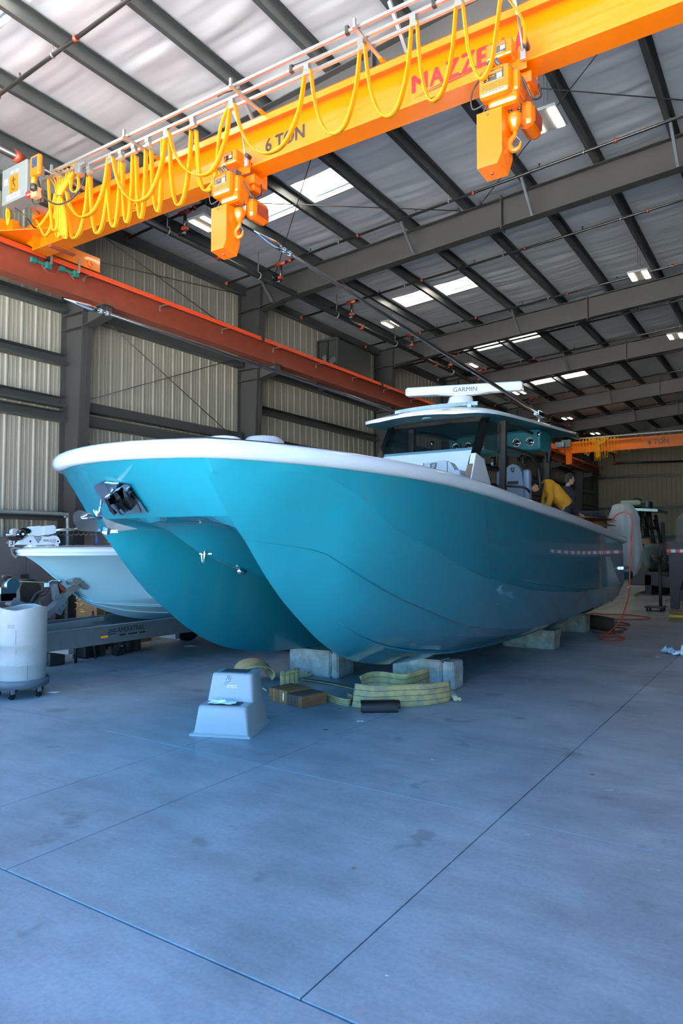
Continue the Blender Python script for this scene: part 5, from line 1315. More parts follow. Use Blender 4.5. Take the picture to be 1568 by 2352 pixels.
r6 = random.Random(4)
hs_ = [.0, .01, .04, .22, .235, .25, .44, .455, .47, .66, .80, .86, .875]
for h in hs_:
    rad = .272 + (.006 if h in (.235, .455) else 0) - (.012 if h == 0 else 0) - (.004 if h > .8 else 0)
    rows.append([(dc.x + rad * math.cos(2 * pi * k / 40), dc.y + rad * math.sin(2 * pi * k / 40), .147 + h + (.018 * math.sin(3 * 2 * pi * k / 40 + 1) + .003 * math.sin(10 * pi * k / 20 + .5) if h > .85 else 0)) for k in range(40)])
inn = [[(dc.x + (q[0] - dc.x) * .975, dc.y + (q[1] - dc.y) * .975, q[2] + .001) for q in r] for r in rows[::-1]]
mb = MB().grid(rows + inn, closed=True); mb.add(rows[0], [list(range(40))[::-1]])
mb.build('shell', M_drum, dm)
MB().lathe([(0, .5), (.26, .5)], dc + Vector((0, 0, .1)), n=30).build('contents', M_paper, dm)
crm = crumple('yellow_rag', 'yellow rag showing just inside the rim of the white drum', (dc.x + .18, dc.y + .05, .98), .16, .12, .06, M_yelrag, 8, cat='rag')
a_ = -.55
lab_ = MB().grid([[(dc.x + .2745 * math.cos(t), dc.y + .2745 * math.sin(t), z) for t in (-1.15, -1.05, -.95, -.85)] for z in (.80, .845)]).build('faded_label', M_letgry, dm, recalc=False)
for t, z0_, z1_ in ((-.80, .62, .78), (-.78, .50, .56), (-.32, .22, .40), (-.78, .38, .40)):
    MB().grid([[(dc.x + .2748 * math.cos(t + o), dc.y + .2748 * math.sin(t + o), z) for o in (0, .012)] for z in (z0_, z1_)]).build('drip_stain', M_rust, dm, recalc=False)
MB().grid([[(dc.x + .3115 * math.cos(t), dc.y + .3115 * math.sin(t), z) for t in (-1.75, -1.6, -1.45, -1.3)] for z in (.15, .165)]).build('moulded_text', M_blueprint, dl, recalc=False)

# ================================================================== small pale blue boat on its trailer
SX = -8.3
sbt = thing('bay_boat', 'small pale blue boat with white rub rail on a trailer left of the big hull', 'boat', (SX, 9, .55))
bY = 5.30; eY = 11.2
g2 = [(bY, .0), (bY + .08, .22), (bY + .3, .45), (bY + .8, .72), (bY + 1.6, .98), (bY + 3, 1.17), (eY, 1.2)]
s2 = [(bY, 1.63), (bY + .18, 1.53), (bY + .55, 1.24), (bY + 1.0, .92), (bY + 1.3, .80), (bY + 1.65, .69), (bY + 2.3, .60), (bY + 3.2, .56), (eY, .56)]
c2t = [(bY + .9, .0, .98), (bY + 1.3, .28, .985), (bY + 2.0, .62, .97), (bY + 3, .86, .93), (eY, .98, .86)]
hl = MB()
ysb = [bY + .0, bY + .03, bY + .08, bY + .15, bY + .25, bY + .4, bY + .6, bY + .8, bY + 1.0] + [bY + 1.0 + .25 * k for k in range(1, 20)]
ysb = [y for y in ysb if y < eY] + [eY]
for sg in (1, -1):
    rows = []
    for y in ysb:
        gx_ = interp(g2, y); kz = interp(s2, y); gzz = 1.63 - .02 * min(1, (y - bY))
        cx = interp([(a, b) for a, b, _ in c2t], y); cz = interp([(a, b) for a, _, b in c2t], y)
        cz = max(cz, kz); cx = min(cx, gx_ * .95) if y > bY + .9 else 0
        if y <= bY + .9: cz = kz
        row = []
        for t in (0, .15, .35, .6, .85, 1): row.append((SX + sg * (gx_ + (cx - gx_) * t - .06 * math.sin(pi * t) * min(1, (y - bY) * 1.5) * (gx_ > .1)), y, gzz + (cz - gzz) * t))
        for t in (.12, .35, .36, .65, .66, 1): row.append((SX + sg * (cx * (1 - t) + .02 * math.sin(pi * t)), y, cz + (kz - cz) * t - (.014 if t in (.36, .66) else 0)))
        rows.append(row)
    hl.grid(rows, flip=(sg < 0))
ho = hl.build('hull', M_blueh, sbt)
bm = bmesh.new(); bm.from_mesh(ho.data)
for e in bm.edges:
    if len(e.link_faces) == 2 and e.calc_face_angle(0) > math.radians(20): e.smooth = False
bm.to_mesh(ho.data); bm.free()
for fr_ in (.32, .68):
    for sg in (1, -1):
        pts = []
        for k in range(18):
            y = bY + (1.25 if fr_ < .5 else 1.7) + 3.6 * k / 17
            cx = interp([(a, b) for a, b, _ in c2t], y); cz = interp([(a, b) for a, _, b in c2t], y); kz = interp(s2, y)
            pts.append((SX + sg * (cx * (1 - fr_) + .022), y, cz + (kz - cz) * fr_ + .008))
        MB().tube(pts, [.003 + .022 * min(1, k / 5) for k in range(18)], 6).build('strake', M_blueh, sbt)
pth = [Vector((interp(g2, y), y, 1.62)) for y in ysb[::-1]]
full = pth + [Vector((-q.x, q.y, q.z)) for q in pth[::-1][1:]]
rows = []
for i, p in enumerate(full):
    a = full[max(i - 1, 0)]; b = full[min(i + 1, len(full) - 1)]; d = Vector((b.x - a.x, b.y - a.y, 0)).normalized(); n = Vector((d.y, -d.x, 0))
    if n.dot(Vector((p.x, p.y - 9, 0))) < 0: n = -n
    rows.append([(SX + p.x + n.x * u, p.y + n.y * u, p.z + v) for u, v in [(-.01, -.02), (.03, -.015), (.045, .0), (.03, .012), (.05, .03), (.055, .05), (.03, .07), (-.06, .10), (-.2, .11)]])
MB().grid(rows).build('rub_rail', M_white, sbt)
dk_ = MB(); dk_.grid([[(SX + interp(g2, y) * u * .9, y + (.12 if y < bY + .1 else 0), 1.725 + .02 * (1 - u * u)) for u in (-1, -.5, 0, .5, 1)] for y in ysb]); dk_.build('deck', M_white, sbt)
MB().tube(bez([(SX + .05, bY + 1.0, 1.76), (SX + .25, bY + 1.3, 1.76), (SX + .4, bY + 1.8, 1.76)], 5), .012, 6).build('deck_lead', M_black, sbt)
# trolling motor stowed on the bow
tX = SX + .16; TP = lambda a, b: P(a / 6.272, 1160 + b / 6.272, X=tX)
tm = thing('trolling_motor', 'white bow-mount trolling motor folded on the small boat, MINN KOTA lettering', 'motor', tuple(TP(640, 600)))
def plate(pts, w0, w1, name, m, par):
    n = len(pts); a = [TP(*q) + Vector((w1, 0, 0)) for q in pts]; b = [TP(*q) + Vector((w0, 0, 0)) for q in pts]
    return MB().add(a + b, [list(range(n)), list(range(n, 2 * n))[::-1]] + [(k, (k + 1) % n, n + (k + 1) % n, n + k) for k in range(n)]).build(name, m, par)
plate([(250, 572), (345, 478), (400, 447), (470, 450), (560, 438), (620, 455), (680, 460), (730, 440), (790, 442), (825, 470), (848, 520), (848, 550), (440, 575)], -.07, .03, 'mount_body', M_white, tm)
bp0 = plate([(440, 570), (832, 552), (832, 585), (790, 590), (445, 607)], -.06, .02, 'mount_base', M_white, tm)
plate([(510, 580), (775, 568), (775, 585), (510, 596)], .02, .024, 'base_slot', M_boxgrey, bp0)
plate([(440, 330), (465, 310), (540, 300), (600, 310), (607, 435), (520, 448), (460, 440)], -.09, .035, 'head', M_white, tm)
plate([(600, 305), (745, 290), (770, 310), (777, 400), (700, 425), (610, 432)], -.08, .045, 'head_cover', M_white, tm)
c = TP(282, 420); MB().lathe([(0, -.02), (.055, -.02), (.06, .0), (.06, .05), (.045, .06), (.02, .065), (0, .07)], c, (1, 0, 0), 20).build('motor_pod', M_bgloss, tm)
MB().cyl(c + Vector((.065, 0, 0)), c + Vector((.08, 0, 0)), .014, 10).build('prop_nut', M_letwht, tm)
MB().cyl(TP(215, 390) + Vector((-.05, 0, 0)), TP(215, 390) + Vector((.02, 0, 0)), .045, 16).build('prop_hub', M_letgry, tm)
plate([(240, 400), (270, 350), (330, 325), (400, 335), (445, 370), (420, 410), (350, 420), (300, 370)], -.06, .015, 'skeg', M_bgloss, tm)
plate([(112, 465), (125, 452), (210, 455), (300, 470), (330, 490), (280, 510), (180, 515), (130, 500)], -.02, .01, 'propeller_blade', M_black, tm)
MB().tube([TP(90, 428), TP(215, 428)], .008, 8).build('prop_shaft', M_letwht, tm)
MB().tube([TP(775, 365), TP(1180, 340)], .017, 10).build('shaft', M_chrome, tm)
cc = []
p0_, p1_ = TP(830, 412), TP(1420, 405)
for k in range(140):
    t = k / 139; cc.append(p0_.lerp(p1_, t) + Vector((.02 * math.cos(t * 2 * pi * 8.5), 0, .022 * math.sin(t * 2 * pi * 8.5))))
MB().tube(bez([TP(715, 455), TP(740, 420), TP(780, 408), p0_], 5) + cc, .007, 6).build('coil_cord', M_black, tm)
tx0, tx1 = TP(600, 530), TP(792, 520)
MB().text('MINN KOTA', (tX + .0305, (tx0.y + tx1.y) / 2, TP(700, 530).z), (0, 1, 0), (0, 0, 1), .048, .001, .002, (tx1.y - tx0.y) / .27).text('ULTERRA', (tX + .0305, TP(745, 545).y, TP(745, 548).z), (0, 1, 0), (0, 0, 1), .018, .001, .0).build('lettering', M_letblk, tm)
lm = MB(); c = TP(530, 500)
for k in range(5): lm.bar((tX + .031, c.y - .06 + .012 * k, c.z + .035 - .018 * k), (tX + .031, c.y + .045 + .004 * k * (2 - k), c.z + .045 - .018 * k), .002, .009)
lm.build('emblem', M_letblk, tm)
for a, b in ((415, 524), (813, 523)): MB().cyl(TP(a, b) + Vector((.02, 0, 0)), TP(a, b) + Vector((.034, 0, 0)), .012, 10).build('bolt', M_bgloss, tm)
# trailer
tlr = thing('boat_trailer', 'aluminium boat trailer with AMERATRAIL lettering under the pale blue boat', 'trailer', (SX, 7.5, 0))
rxx = -7.72
fr = MB()
for sg in (1, -1):
    x = SX + sg * (rxx - SX)
    fr.bar((x, 5.22, .565), (x, 11.5, .56), .08, .235); fr.bar((x, 5.26, .565), (SX + sg * .04, 5.0, .555), .08, .2)
fr.bar((SX, 4.6, .56), (SX, 2.9, .54), .1, .12)
for y in (5.6, 7.4, 9.6, 11.3): fr.bar((SX - .58, y, .42), (SX + .58, y, .42), .08, .1)
fr.build('frame', M_alu, tlr)
for sg in (1, -1):
    for y in (9.3, 10.3):
        MB().lathe([(.12, -.1), (.30, -.1), (.33, -.06), (.33, .06), (.30, .1), (.12, .1)], (SX + sg * 1.15, y, .33), (1, 0, 0), 24).build('tyre', M_black, tlr)
        MB().cyl((SX + sg * 1.10, y, .33), (SX + sg * 1.22, y, .33), .14, 16).build('hub', M_galv, tlr)
MB().bar((SX - 1.1, 9.3, .33), (SX + 1.1, 9.3, .33), .06, .06).bar((SX - 1.1, 10.3, .33), (SX + 1.1, 10.3, .33), .06, .06).build('axle', M_steel, tlr)
a0, a1 = P(268, 1462, X=rxx + .045), P(335, 1450, X=rxx + .045)
MB().text('AMERATRAIL', (rxx + .0405, (a0.y + a1.y) / 2, .575), (0, 1, 0), (0, 0, 1), .10, .001, .004, (a1.y - a0.y) / .62).build('lettering', M_letblk, tlr)
for u_, v_ in ((.02, .12), (.16, .32), (.36, .46)): MB().bar((rxx + .041, (a0.y + a1.y) / 2 - .22 + u_, .54), (rxx + .041, (a0.y + a1.y) / 2 - .22 + v_, .54), .001, .018).build('small_print', M_letblk, tlr)
for k in range(3): MB().bar((rxx + .041, a0.y - .13 - .012 * k, .62 - .028 * k), (rxx + .041, a0.y - .0 + .0 * k, .625 - .028 * k), .001, .010).build('lettering_stripe', M_letblk, tlr)
mk = P(240, 1463, X=rxx + .045); MB().box((rxx + .04, mk.y - .055, mk.z - .017), (rxx + .05, mk.y + .055, mk.z + .017), .004).build('side_marker', M_amber, tlr)
for (y0_, z0_, y1_, z1_) in ((5.3, .70, 6.3, .74), (5.45, .66, 6.1, .70)):
    MB().bar((SX + .25, y0_, z0_), (SX + .30, y1_, z1_), .04, .05).build('bunk_bracket', M_galv, tlr)
# winch post, bow stop arm, winch
bsx = SX + .08; BP = lambda a, b: P(a / 6.272, 1160 + b / 6.272, X=bsx)
MB().bar(BP(640, 1590), BP(895, 1370), .09, .13, (1, 0, 0)).build('winch_post', M_dolly, tlr)
arm = MB().bar(BP(890, 1330), BP(1150, 1130), .07, .09, (1, 0, 0)).build('bow_stop_arm', M_boxgrey, tlr)
n = len([0]); pts = [(700, 1500), (880, 1350), (920, 1395), (830, 1580), (790, 1570)]
a = [BP(*q) + Vector((.075, 0, 0)) for q in pts]; b = [BP(*q) + Vector((.06, 0, 0)) for q in pts]; n = 5
gp = MB().add(a + b, [list(range(n)), list(range(n, 2 * n))[::-1]] + [(k, (k + 1) % n, n + (k + 1) % n, n + k) for k in range(n)]).build('gusset_plate', M_dolly, tlr)
for q in ((880, 1400), (835, 1445), (785, 1500), (800, 1530)): MB().cyl(BP(*q) + Vector((.07, 0, 0)), BP(*q) + Vector((.095, 0, 0)), .014, 8).build('bolt', M_chrome, gp)
pts = [(960, 1100), (975, 1065), (1020, 1040), (1080, 1050), (1120, 1100), (1210, 1180), (1180, 1215), (1130, 1180), (1050, 1120), (1000, 1150)]; n = len(pts)
a = [BP(*q) + Vector((.12, 0, 0)) for q in pts]; b = [BP(*q) + Vector((-.12, 0, 0)) for q in pts]
bsb = MB().add(a + b, [list(range(n)), list(range(n, 2 * n))[::-1]] + [(k, (k + 1) % n, n + (k + 1) % n, n + k) for k in range(n)]).build('bow_stop', M_dolly, tlr)
MB().bar(BP(1000, 1150) + Vector((.125, 0, 0)), BP(1100, 1090) + Vector((.125, 0, 0)), .004, .07, (1, 0, 0)).build('stop_plate', M_boxgrey, bsb)
MB().bar(BP(770, 1130), BP(815, 1340), .06, .08, (1, 0, 0)).bar(BP(770, 1340), BP(890, 1310), .05, .06, (1, 0, 0)).build('post_upright', M_dolly, tlr)
MB().tube(bez([BP(700, 1120), BP(760, 1095), BP(830, 1105), BP(880, 1100)], 5), .016, 8).tube([BP(845, 1075), BP(880, 1110)], .02, 8).build('bow_hook', M_chrome, tlr)
MB().bar(BP(840, 1130), BP(940, 1265), .03, .04, (1, 0, 0)).build('safety_strap', M_rust, tlr)
MB().tube([BP(190, 1095), BP(700, 1118)], .006, 6).build('winch_strap', M_sling, tlr)
c = BP(150, 1150); MB().cyl(c + Vector((-.05, 0, 0)), c + Vector((.06, 0, 0)), .085, 20).build('winch_drum', M_ssteel, tlr)
MB().box(c + Vector((-.06, -.16, -.2)), c + Vector((.05, .06, -.02)), .01).build('winch_body', M_ssteel, tlr)
MB().bar(BP(45, 1030), BP(110, 1170), .02, .03, (1, 0, 0)).cyl(BP(35, 1030), BP(155, 1030), .022, 10).build('winch_handle', M_black, tlr)
MB().bar(BP(-60, 1340), BP(255, 1325), .1, .1, (0, 0, 1)).bar(BP(140, 1380), BP(330, 1500), .1, .12, (1, 0, 0)).build('winch_stand', M_dolly, tlr)
MB().tube(bez([BP(640, 1150), BP(690, 1200), BP(640, 1290), BP(560, 1310)], 6), .012, 6).tube(bez([BP(620, 1240), BP(520, 1280), BP(450, 1400), BP(420, 1450)], 6), .018, 8).build('safety_chain', M_black, tlr)
MB().box(BP(635, 1180), BP(690, 1120) + Vector((.03, 0, 0))).build('wire_tag', M_letwht, tlr)
lab = MB().cyl(BP(300, 1250) + Vector((-.3, .2, 0)), BP(300, 1250) + Vector((-.1, .2, 0)), .15, 18).build('jack_wheel', M_black, tlr)

# ================================================================== left background: cabinet, guard hoop, clutter
q0, q1 = P(-40, 1300, X=-10.9), P(118, 1300, X=-10.9); zt = P(30, 1233, X=-10.9).z
cab = thing('storage_cabinet', 'dark charcoal cabinet with pale shield emblem and number 3 by the left wall', 'cabinet', (-11.2, (q0.y + q1.y) / 2, 0))
MB().box((-11.9, q0.y - 1.0, 0.02), (-10.9, q1.y, zt), .01).build('body', M_cab, cab)
for y in (q0.y - .1, q0.y + .75): MB().box((-10.905, y - .004, .1), (-10.897, y + .004, zt - .05)).build('door_gap', M_black, cab)
e0 = lambda a, b: P(a / 6.272, 1160 + b / 6.272, X=-10.893)
em = [(150, 620), (200, 607), (290, 615), (292, 660), (270, 720), (222, 770), (180, 730), (158, 680)]; inn = [(175, 640), (205, 632), (262, 640), (215, 665), (250, 690), (222, 735), (192, 705), (180, 670)]
mb = MB(); n = 8; a = [e0(*q) for q in em]; b = [e0(*q) for q in inn]; mb.add(a + b, [(k, (k + 1) % n, n + (k + 1) % n, n + k) for k in range(n)]); mb.bar(e0(185, 668), e0(285, 640), .003, .05, (1, 0, 0)); mb.build('shield_emblem', M_letgry, cab)
l3 = e0(168, 540); MB().box((-10.897, l3.y - .05, l3.z - .07), (-10.890, l3.y + .05, l3.z + .07)).build('number_card', M_letwht, cab)
MB().text('3', (-10.889, l3.y, l3.z - .045), (0, 1, 0), (0, 0, 1), .13, .001, .01).build('number_text', M_letblk, cab)
MB().prism([(e0(85, 555).y, e0(85, 555).z), (e0(130, 555).y, e0(130, 555).z), (e0(105, 520).y, e0(105, 520).z)], -10.897, -10.89, 'YZ').build('warning_triangle', M_letgry, cab)
for x_ in (330, 383):
    q = e0(x_, 1100); MB().box((-10.9, q.y - .04, q.z - .12), (-10.885, q.y + .04, q.z + .12)).build('latch', M_black, cab)
hp_ = thing('guard_hoop', 'bent grey pipe guard hoop standing by the first column of the left wall', 'guard rail', (-11.5, 7.9, 0))
ha = P(-30, 1177, X=-11.4); hb_ = P(135, 1180, X=-11.4)
MB().tube(bez([(-11.4, ha.y - .3, hb_.z)] + [(-11.4, ha.y + .4, hb_.z), (-11.4, hb_.y, hb_.z), (-11.4, hb_.y + .14, hb_.z - .05), (-11.4, hb_.y + .19, hb_.z - .2), (-11.4, hb_.y + .19, 0)], 8), .035, 10).build('pipe', M_boxgrey, hp_)
r9 = random.Random(21)
def post(label, x, y, z, h, m, r=.02, cat='pole', lean=.2):
    o = MB().tube([(0, 0, 0), (lean * .3, lean * .5, h)], r, 8).build('metal_rod', m, local=True); o.location = (x, y, z); tag(o, label, cat)
bxs = thing('cardboard_carton', 'open brown cardboard carton on the floor behind the small boat trailer', 'box', (-10.2, 8.1, 0))
MB().box((-10.5, 7.7, 0), (-9.95, 8.9, .95), .004).build('carton', M_cardd, bxs)
# scrap heap of machinery parts behind the trailer
en = thing('outboard_parts', 'heap of dark engine parts and brass fittings beneath the small boat bow', 'engine parts', (-9.3, 7.0, 0))
for k in range(26):
    x, y = -9.4 + r9.uniform(-.5, .4), 7.1 + r9.uniform(-.8, 1.0); h = r9.uniform(.15, .95); s = r9.uniform(.05, .16)
    m_ = r9.choice([M_black, M_tarp, M_black, M_steel, M_tarp]); q = MB()
    if k % 3 == 0: q.tube([(x, y, 0), (x + r9.uniform(-.25, .25), y + r9.uniform(-.3, .3), h)], .018, 7)
    elif k % 3 == 1: q.lathe([(0, 0), (s, 0), (s, s * .6), (s * .6, s), (0, s)], (x, y, h * .5), (r9.uniform(-1, 1), r9.uniform(-1, 1), 1), 12).cyl((x, y, 0), (x, y, h * .5), .02, 6)
    else: q.box((x - s, y - s, 0), (x + s, y + s, h * .7), .02)
    q.build('engine_part', m_, en)
gb = MB()
for k in range(8):
    a = BP(1060 + r9.uniform(-20, 90), 1400 + k * 28); gb.lathe([(0, 0), (.012, .0), (.012, .05), (.018, .05), (.018, .06), (0, .06)], a + Vector((-.5, .4, 0)), (r9.uniform(-1, 1), 1, r9.uniform(-1, 1)), 8)
gb.build('brass_fitting', mat('brass', '#b08a55', .35, .9), en)
for k in range(5):
    c = Vector((-9.6 + .18 * k, 7.6 + .1 * k, .3)); MB().tube([c + Vector((.22 * math.cos(t), .22 * math.sin(t), .05 * k)) for t in [i_ * pi / 8 for i_ in range(16)]], .03, 8, closed=True).build('coiled_hose', M_black, en)
MB().tube([(-11.15, 8.6, 0), (-11.15, 8.6, 1.9)], .02, 8).build('blue_tube', M_blueprint, hp_)

# ================================================================== right background
# pedestal fan
fb_ = P(1505, 1403, Z=0); fn_ = thing('pedestal_fan', 'black pedestal fan with a round wire cage on a wheeled base at right', 'fan', tuple(fb_))
fp = P(1517, 1395, Z=.1); top = P(1515, 1285, Y=fp.y)
MB().box((fp.x - .36, fp.y - .25, .09), (fp.x + .1, fp.y + .25, .13), .01).build('base', M_steel, fn_)
for dx, dy in ((-.3, -.2), (-.3, .2), (.05, -.2), (.05, .2)): MB().cyl((fp.x + dx - .02, fp.y + dy, .045), (fp.x + dx + .02, fp.y + dy, .045), .045, 12).build('wheel', M_black, fn_)
MB().cyl((fp.x, fp.y, .12), (fp.x, fp.y, top.z), .04, 10).build('pole', M_steel, fn_)
MB().cyl((top.x - .2, top.y - .1, top.z), (top.x + .02, top.y, top.z), .1, 14).build('motor', M_black, fn_)
hc = Vector((top.x + .14, top.y + .06, top.z)); axn = Vector((.8, .35, 0)).normalized(); u1 = Vector((0, 0, 1)); u2 = axn.cross(u1)
cg = MB(); R0 = P(1520, 1320, Y=fp.y).z - P(1520, 1258, Y=fp.y).z; R0 = abs(R0) * .62
for rr_, o in ((1, 0), (.98, .09), (.98, -.09), (.66, .12), (.66, -.1), (.33, .13)):
    cg.tube([hc + axn * o + (u1 * math.cos(t) + u2 * math.sin(t)) * (R0 * rr_) for t in [i_ * pi / 16 for i_ in range(32)]], .007, 5, closed=True)
for k in range(28):
    t = k * 2 * pi / 28; e = u1 * math.cos(t) + u2 * math.sin(t)
    cg.tube([hc + axn * .13 + e * .05, hc + axn * .12 + e * R0 * .66, hc + axn * .09 + e * R0 * .98, hc + e * R0, hc - axn * .09 + e * R0 * .98, hc - axn * .1 + e * .05], .0035, 4)
cg.build('wire_cage', M_steel, fn_)
for k in range(3):
    t = k * 2 * pi / 3; e = u1 * math.cos(t) + u2 * math.sin(t); f_ = axn.cross(e)
    MB().add([hc + e * .05, hc + e * R0 * .85 + f_ * .12 + axn * .05, hc + e * R0 * .9 - f_ * .02, hc + e * .1 - f_ * .03], [(0, 1, 2, 3)]).build('blade', M_galv, fn_)
# plastic-wrapped hull mould
wp = P(1592, 1405, Z=0); wp.y += .6; zz1 = P(1560, 1172, Y=wp.y + 1).z
wr_ = thing('wrapped_console', 'tall shape wrapped in clear plastic film behind the fan', 'wrapped load', (wp.x, wp.y + .5, 0))
rows = []; r5 = random.Random(3); n = 26
for z, k_ in ((0, .62), (.15, .56), (.5, .58), (1.0, .60), (1.6, .62), (2.0, .64), (zz1 - .28, .66), (zz1 - .1, .45), (zz1, .05)):
    rows.append([(wp.x + .15 + k_ * 1.05 * math.cos(t) * (1 + r5.uniform(-.05, .05)), wp.y + .6 + k_ * .9 * math.sin(t) * (1 + r5.uniform(-.05, .05)), z) for t in [2 * pi * i_ / n for i_ in range(n)]])
MB().grid(rows, closed=True).build('film', M_film, wr_)
MB().box((wp.x - .25, wp.y + .2, .1), (wp.x + .55, wp.y + 1.0, zz1 - .35), .06).build('load', M_seafoam, wr_)
MB().tube([(wp.x - .2, wp.y + .1, zz1 + .1), (wp.x + .2, wp.y + .3, zz1 - .2)], .015, 6).build('tie_rope', M_coupl, wr_)
# black gooseneck trailer corner with reflective tape
kp = P(1556, 1412, Z=0)
gt = thing('black_trailer', 'black steel trailer upright with red and white reflective tape at right edge', 'trailer', tuple(kp))
zt_ = P(1556, 1243, Y=kp.y).z; ztp = P(1556, 1265, Y=kp.y).z
MB().box((kp.x - .22, kp.y, ztp - .12), (kp.x + 4.6, kp.y + .25, zt_), .01).prism([(kp.x - .16, .14), (kp.x + .02, .14), (kp.x + .06, .6), (kp.x + .30, ztp - .1), (kp.x - .18, ztp - .1)], kp.y, kp.y + .2, 'XZ').box((kp.x - .1, kp.y + .05, .35), (kp.x + 4.6, kp.y + .4, .62), .01).build('frame', M_black, gt)
for k in range(24): MB().box((kp.x - .22 + .1 * k, kp.y - .006, ztp - .045), (kp.x - .12 + .1 * k, kp.y - .001, ztp + .035)).build('reflector_tape', (M_red, M_letwht)[k % 2], gt)
MB().box((kp.x + .25, kp.y - .004, .45), (kp.x + .55, kp.y + .04, .52)).build('logo_plate', M_blueprint, gt)
# taped carton
cp = P(1536, 1426, Z=0); cq = P(1572, 1427, Z=0); hh = P(1536, 1403, Y=cp.y).z
tc_ = thing('taped_carton', 'brown cardboard carton with yellow tape on the floor at right', 'box', (cp.x + .2, cp.y + .15, 0))
MB().box((cp.x, cp.y, 0), (cp.x + .55, cp.y + .4, hh), .005).build('carton', M_cardd, tc_)
MB().box((cp.x - .002, cp.y - .003, hh * .38), (cp.x + .552, cp.y + .403, hh * .62)).build('tape_band', M_tape, tc_)
# second boat deep in the hall
by_ = 27.0
B2 = lambda a, b: P(1368 + a / 6.92, 1120 + b / 6.92, Y=by_)
b2 = thing('seafoam_boat', 'pale green centre-console boat with a black tower on a trailer far down the hall', 'boat', tuple(B2(870, 1500)))
xl, xr = B2(640, 940).x, B2(1080, 940).x; zt_ = B2(800, 925).z; xm = (xl + xr) / 2; zk = B2(800, 1380).z
hw = (xr - xl) / 2 * 1.15
rows = []
for (y, k, kz) in ((by_ - 1.2, .05, zt_ - .1), (by_ - 1.0, .35, zt_ - .45), (by_ - .6, .65, zt_ - .8), (by_, .88, zk + .1), (by_ + 1.5, 1.0, zk), (by_ + 5, 1.0, zk)):
    rows.append([(xm + hw * k * u, y, kz + (zt_ - kz) * abs(u) ** 1.6) for u in (-1, -.85, -.6, -.3, 0, .3, .6, .85, 1)])
MB().grid(rows).build('hull', mat('seafoam_shade', '#8f9d94', .3, coat=.5), b2)
MB().grid([[(q[0], q[1] - .02, q[2] - .06) for q in (r[0],)] + [(r[0][0], r[0][1], r[0][2] + .06)] + [(xm, r[0][1], zt_ + .1)] + [(r[-1][0], r[-1][1], r[-1][2] + .06), (r[-1][0], r[-1][1], r[-1][2] - .06)] for r in rows]).build('deck', M_seafoam, b2)
for (p, q) in (((640, 450), (720, 780)), ((740, 380), (790, 780)), ((840, 420), (880, 640)), ((880, 640), (930, 900)), ((640, 640), (840, 640)), ((820, 500), (880, 680)), ((700, 360), (700, 620)), ((730, 500), (800, 660))):
    for o in (Vector((0, 0, 0)), Vector((0, 1.4, .02))): MB().tube([B2(*p) + o, B2(*q) + o], .055, 8).build('tower_tube', M_black, b2)
q0, q1 = B2(540, 340), B2(1020, 380)
MB().bar((q0.x, by_ + .6, q0.z - .02), (q1.x, by_ + .6, q1.z + .02), 2.2, .09).grid([[(q0.x, by_ - .3, q0.z - .02), ((q0.x * 2 + q1.x) / 3, by_ - .5, q0.z + .06), ((q0.x + 2 * q1.x) / 3, by_ - .5, q0.z + .03), (q1.x, by_ - .3, q1.z)], [(q0.x, by_ + 1.8, q0.z), ((q0.x * 2 + q1.x) / 3, by_ + 1.8, q0.z + .1), ((q0.x + 2 * q1.x) / 3, by_ + 1.8, q0.z + .06), (q1.x, by_ + 1.8, q1.z + .04)]]).build('hardtop', M_seafoam, b2)
p, q = B2(370, 290), B2(715, 190); MB().box((p.x, by_, p.z), (q.x, by_ + 1.0, q.z), .12).build('upper_console', M_seafoam, b2)
MB().tube(bez([B2(530, 190) + Vector((0, .5, 0)), B2(570, 165) + Vector((0, .5, 0)), B2(640, 168) + Vector((0, .5, 0)), B2(690, 190) + Vector((0, .5, 0))], 5), .03, 6).build('wheel', M_black, b2)
p, q = B2(735, 300), B2(790, 185); MB().box((p.x, by_ + .6, p.z), (q.x, by_ + 1.0, q.z), .06).build('helm_seat', M_cushion, b2)
p, q = B2(795, 310), B2(825, 205); MB().box((p.x, by_ + .5, p.z), (q.x, by_ + 1.0, q.z), .05).build('seat_back', M_black, b2)
p, q = B2(700, 920), B2(845, 800); MB().box((p.x, by_ + .3, p.z), (q.x, by_ + 1.2, q.z), .1).build('bow_cushion', M_card, b2)
p, q = B2(965, 900), B2(1015, 540); MB().box((p.x, by_ + 1, p.z), (q.x, by_ + 1.1, q.z), .03).build('tower_leg', M_black, b2)
zg = B2(800, 1500); MB().box((xl - .2, by_ - .5, zg.z - .1), (xr + .3, by_ + 5, zk + .12), .02).box((xm - .1, by_ - .5, 0), (xm + .1, by_ + .2, zk)).box((xl, by_ + 3, 0), (xl + .3, by_ + 3.7, .7), .1).box((xr - .3, by_ + 3, 0), (xr, by_ + 3.7, .7), .1).build('trailer_frame', M_steel, b2)
MB().text('SEA FOX' if False else '~', (xm, by_ - 1.25, zt_ - .3), (1, 0, 0), (0, 0, 1), .2, .001).build('script_mark', M_letgry, b2)
# brown cases beyond
oc = B2(1000, 850); o_ = thing('orange_crate', 'brown-orange crate standing behind the far pale green boat', 'crate', (oc.x + .3, 34, 0))
MB().box((oc.x - .2, 34, 0), (oc.x + 1.6, 35, 2.2), .02).build('crate', M_rust, o_)
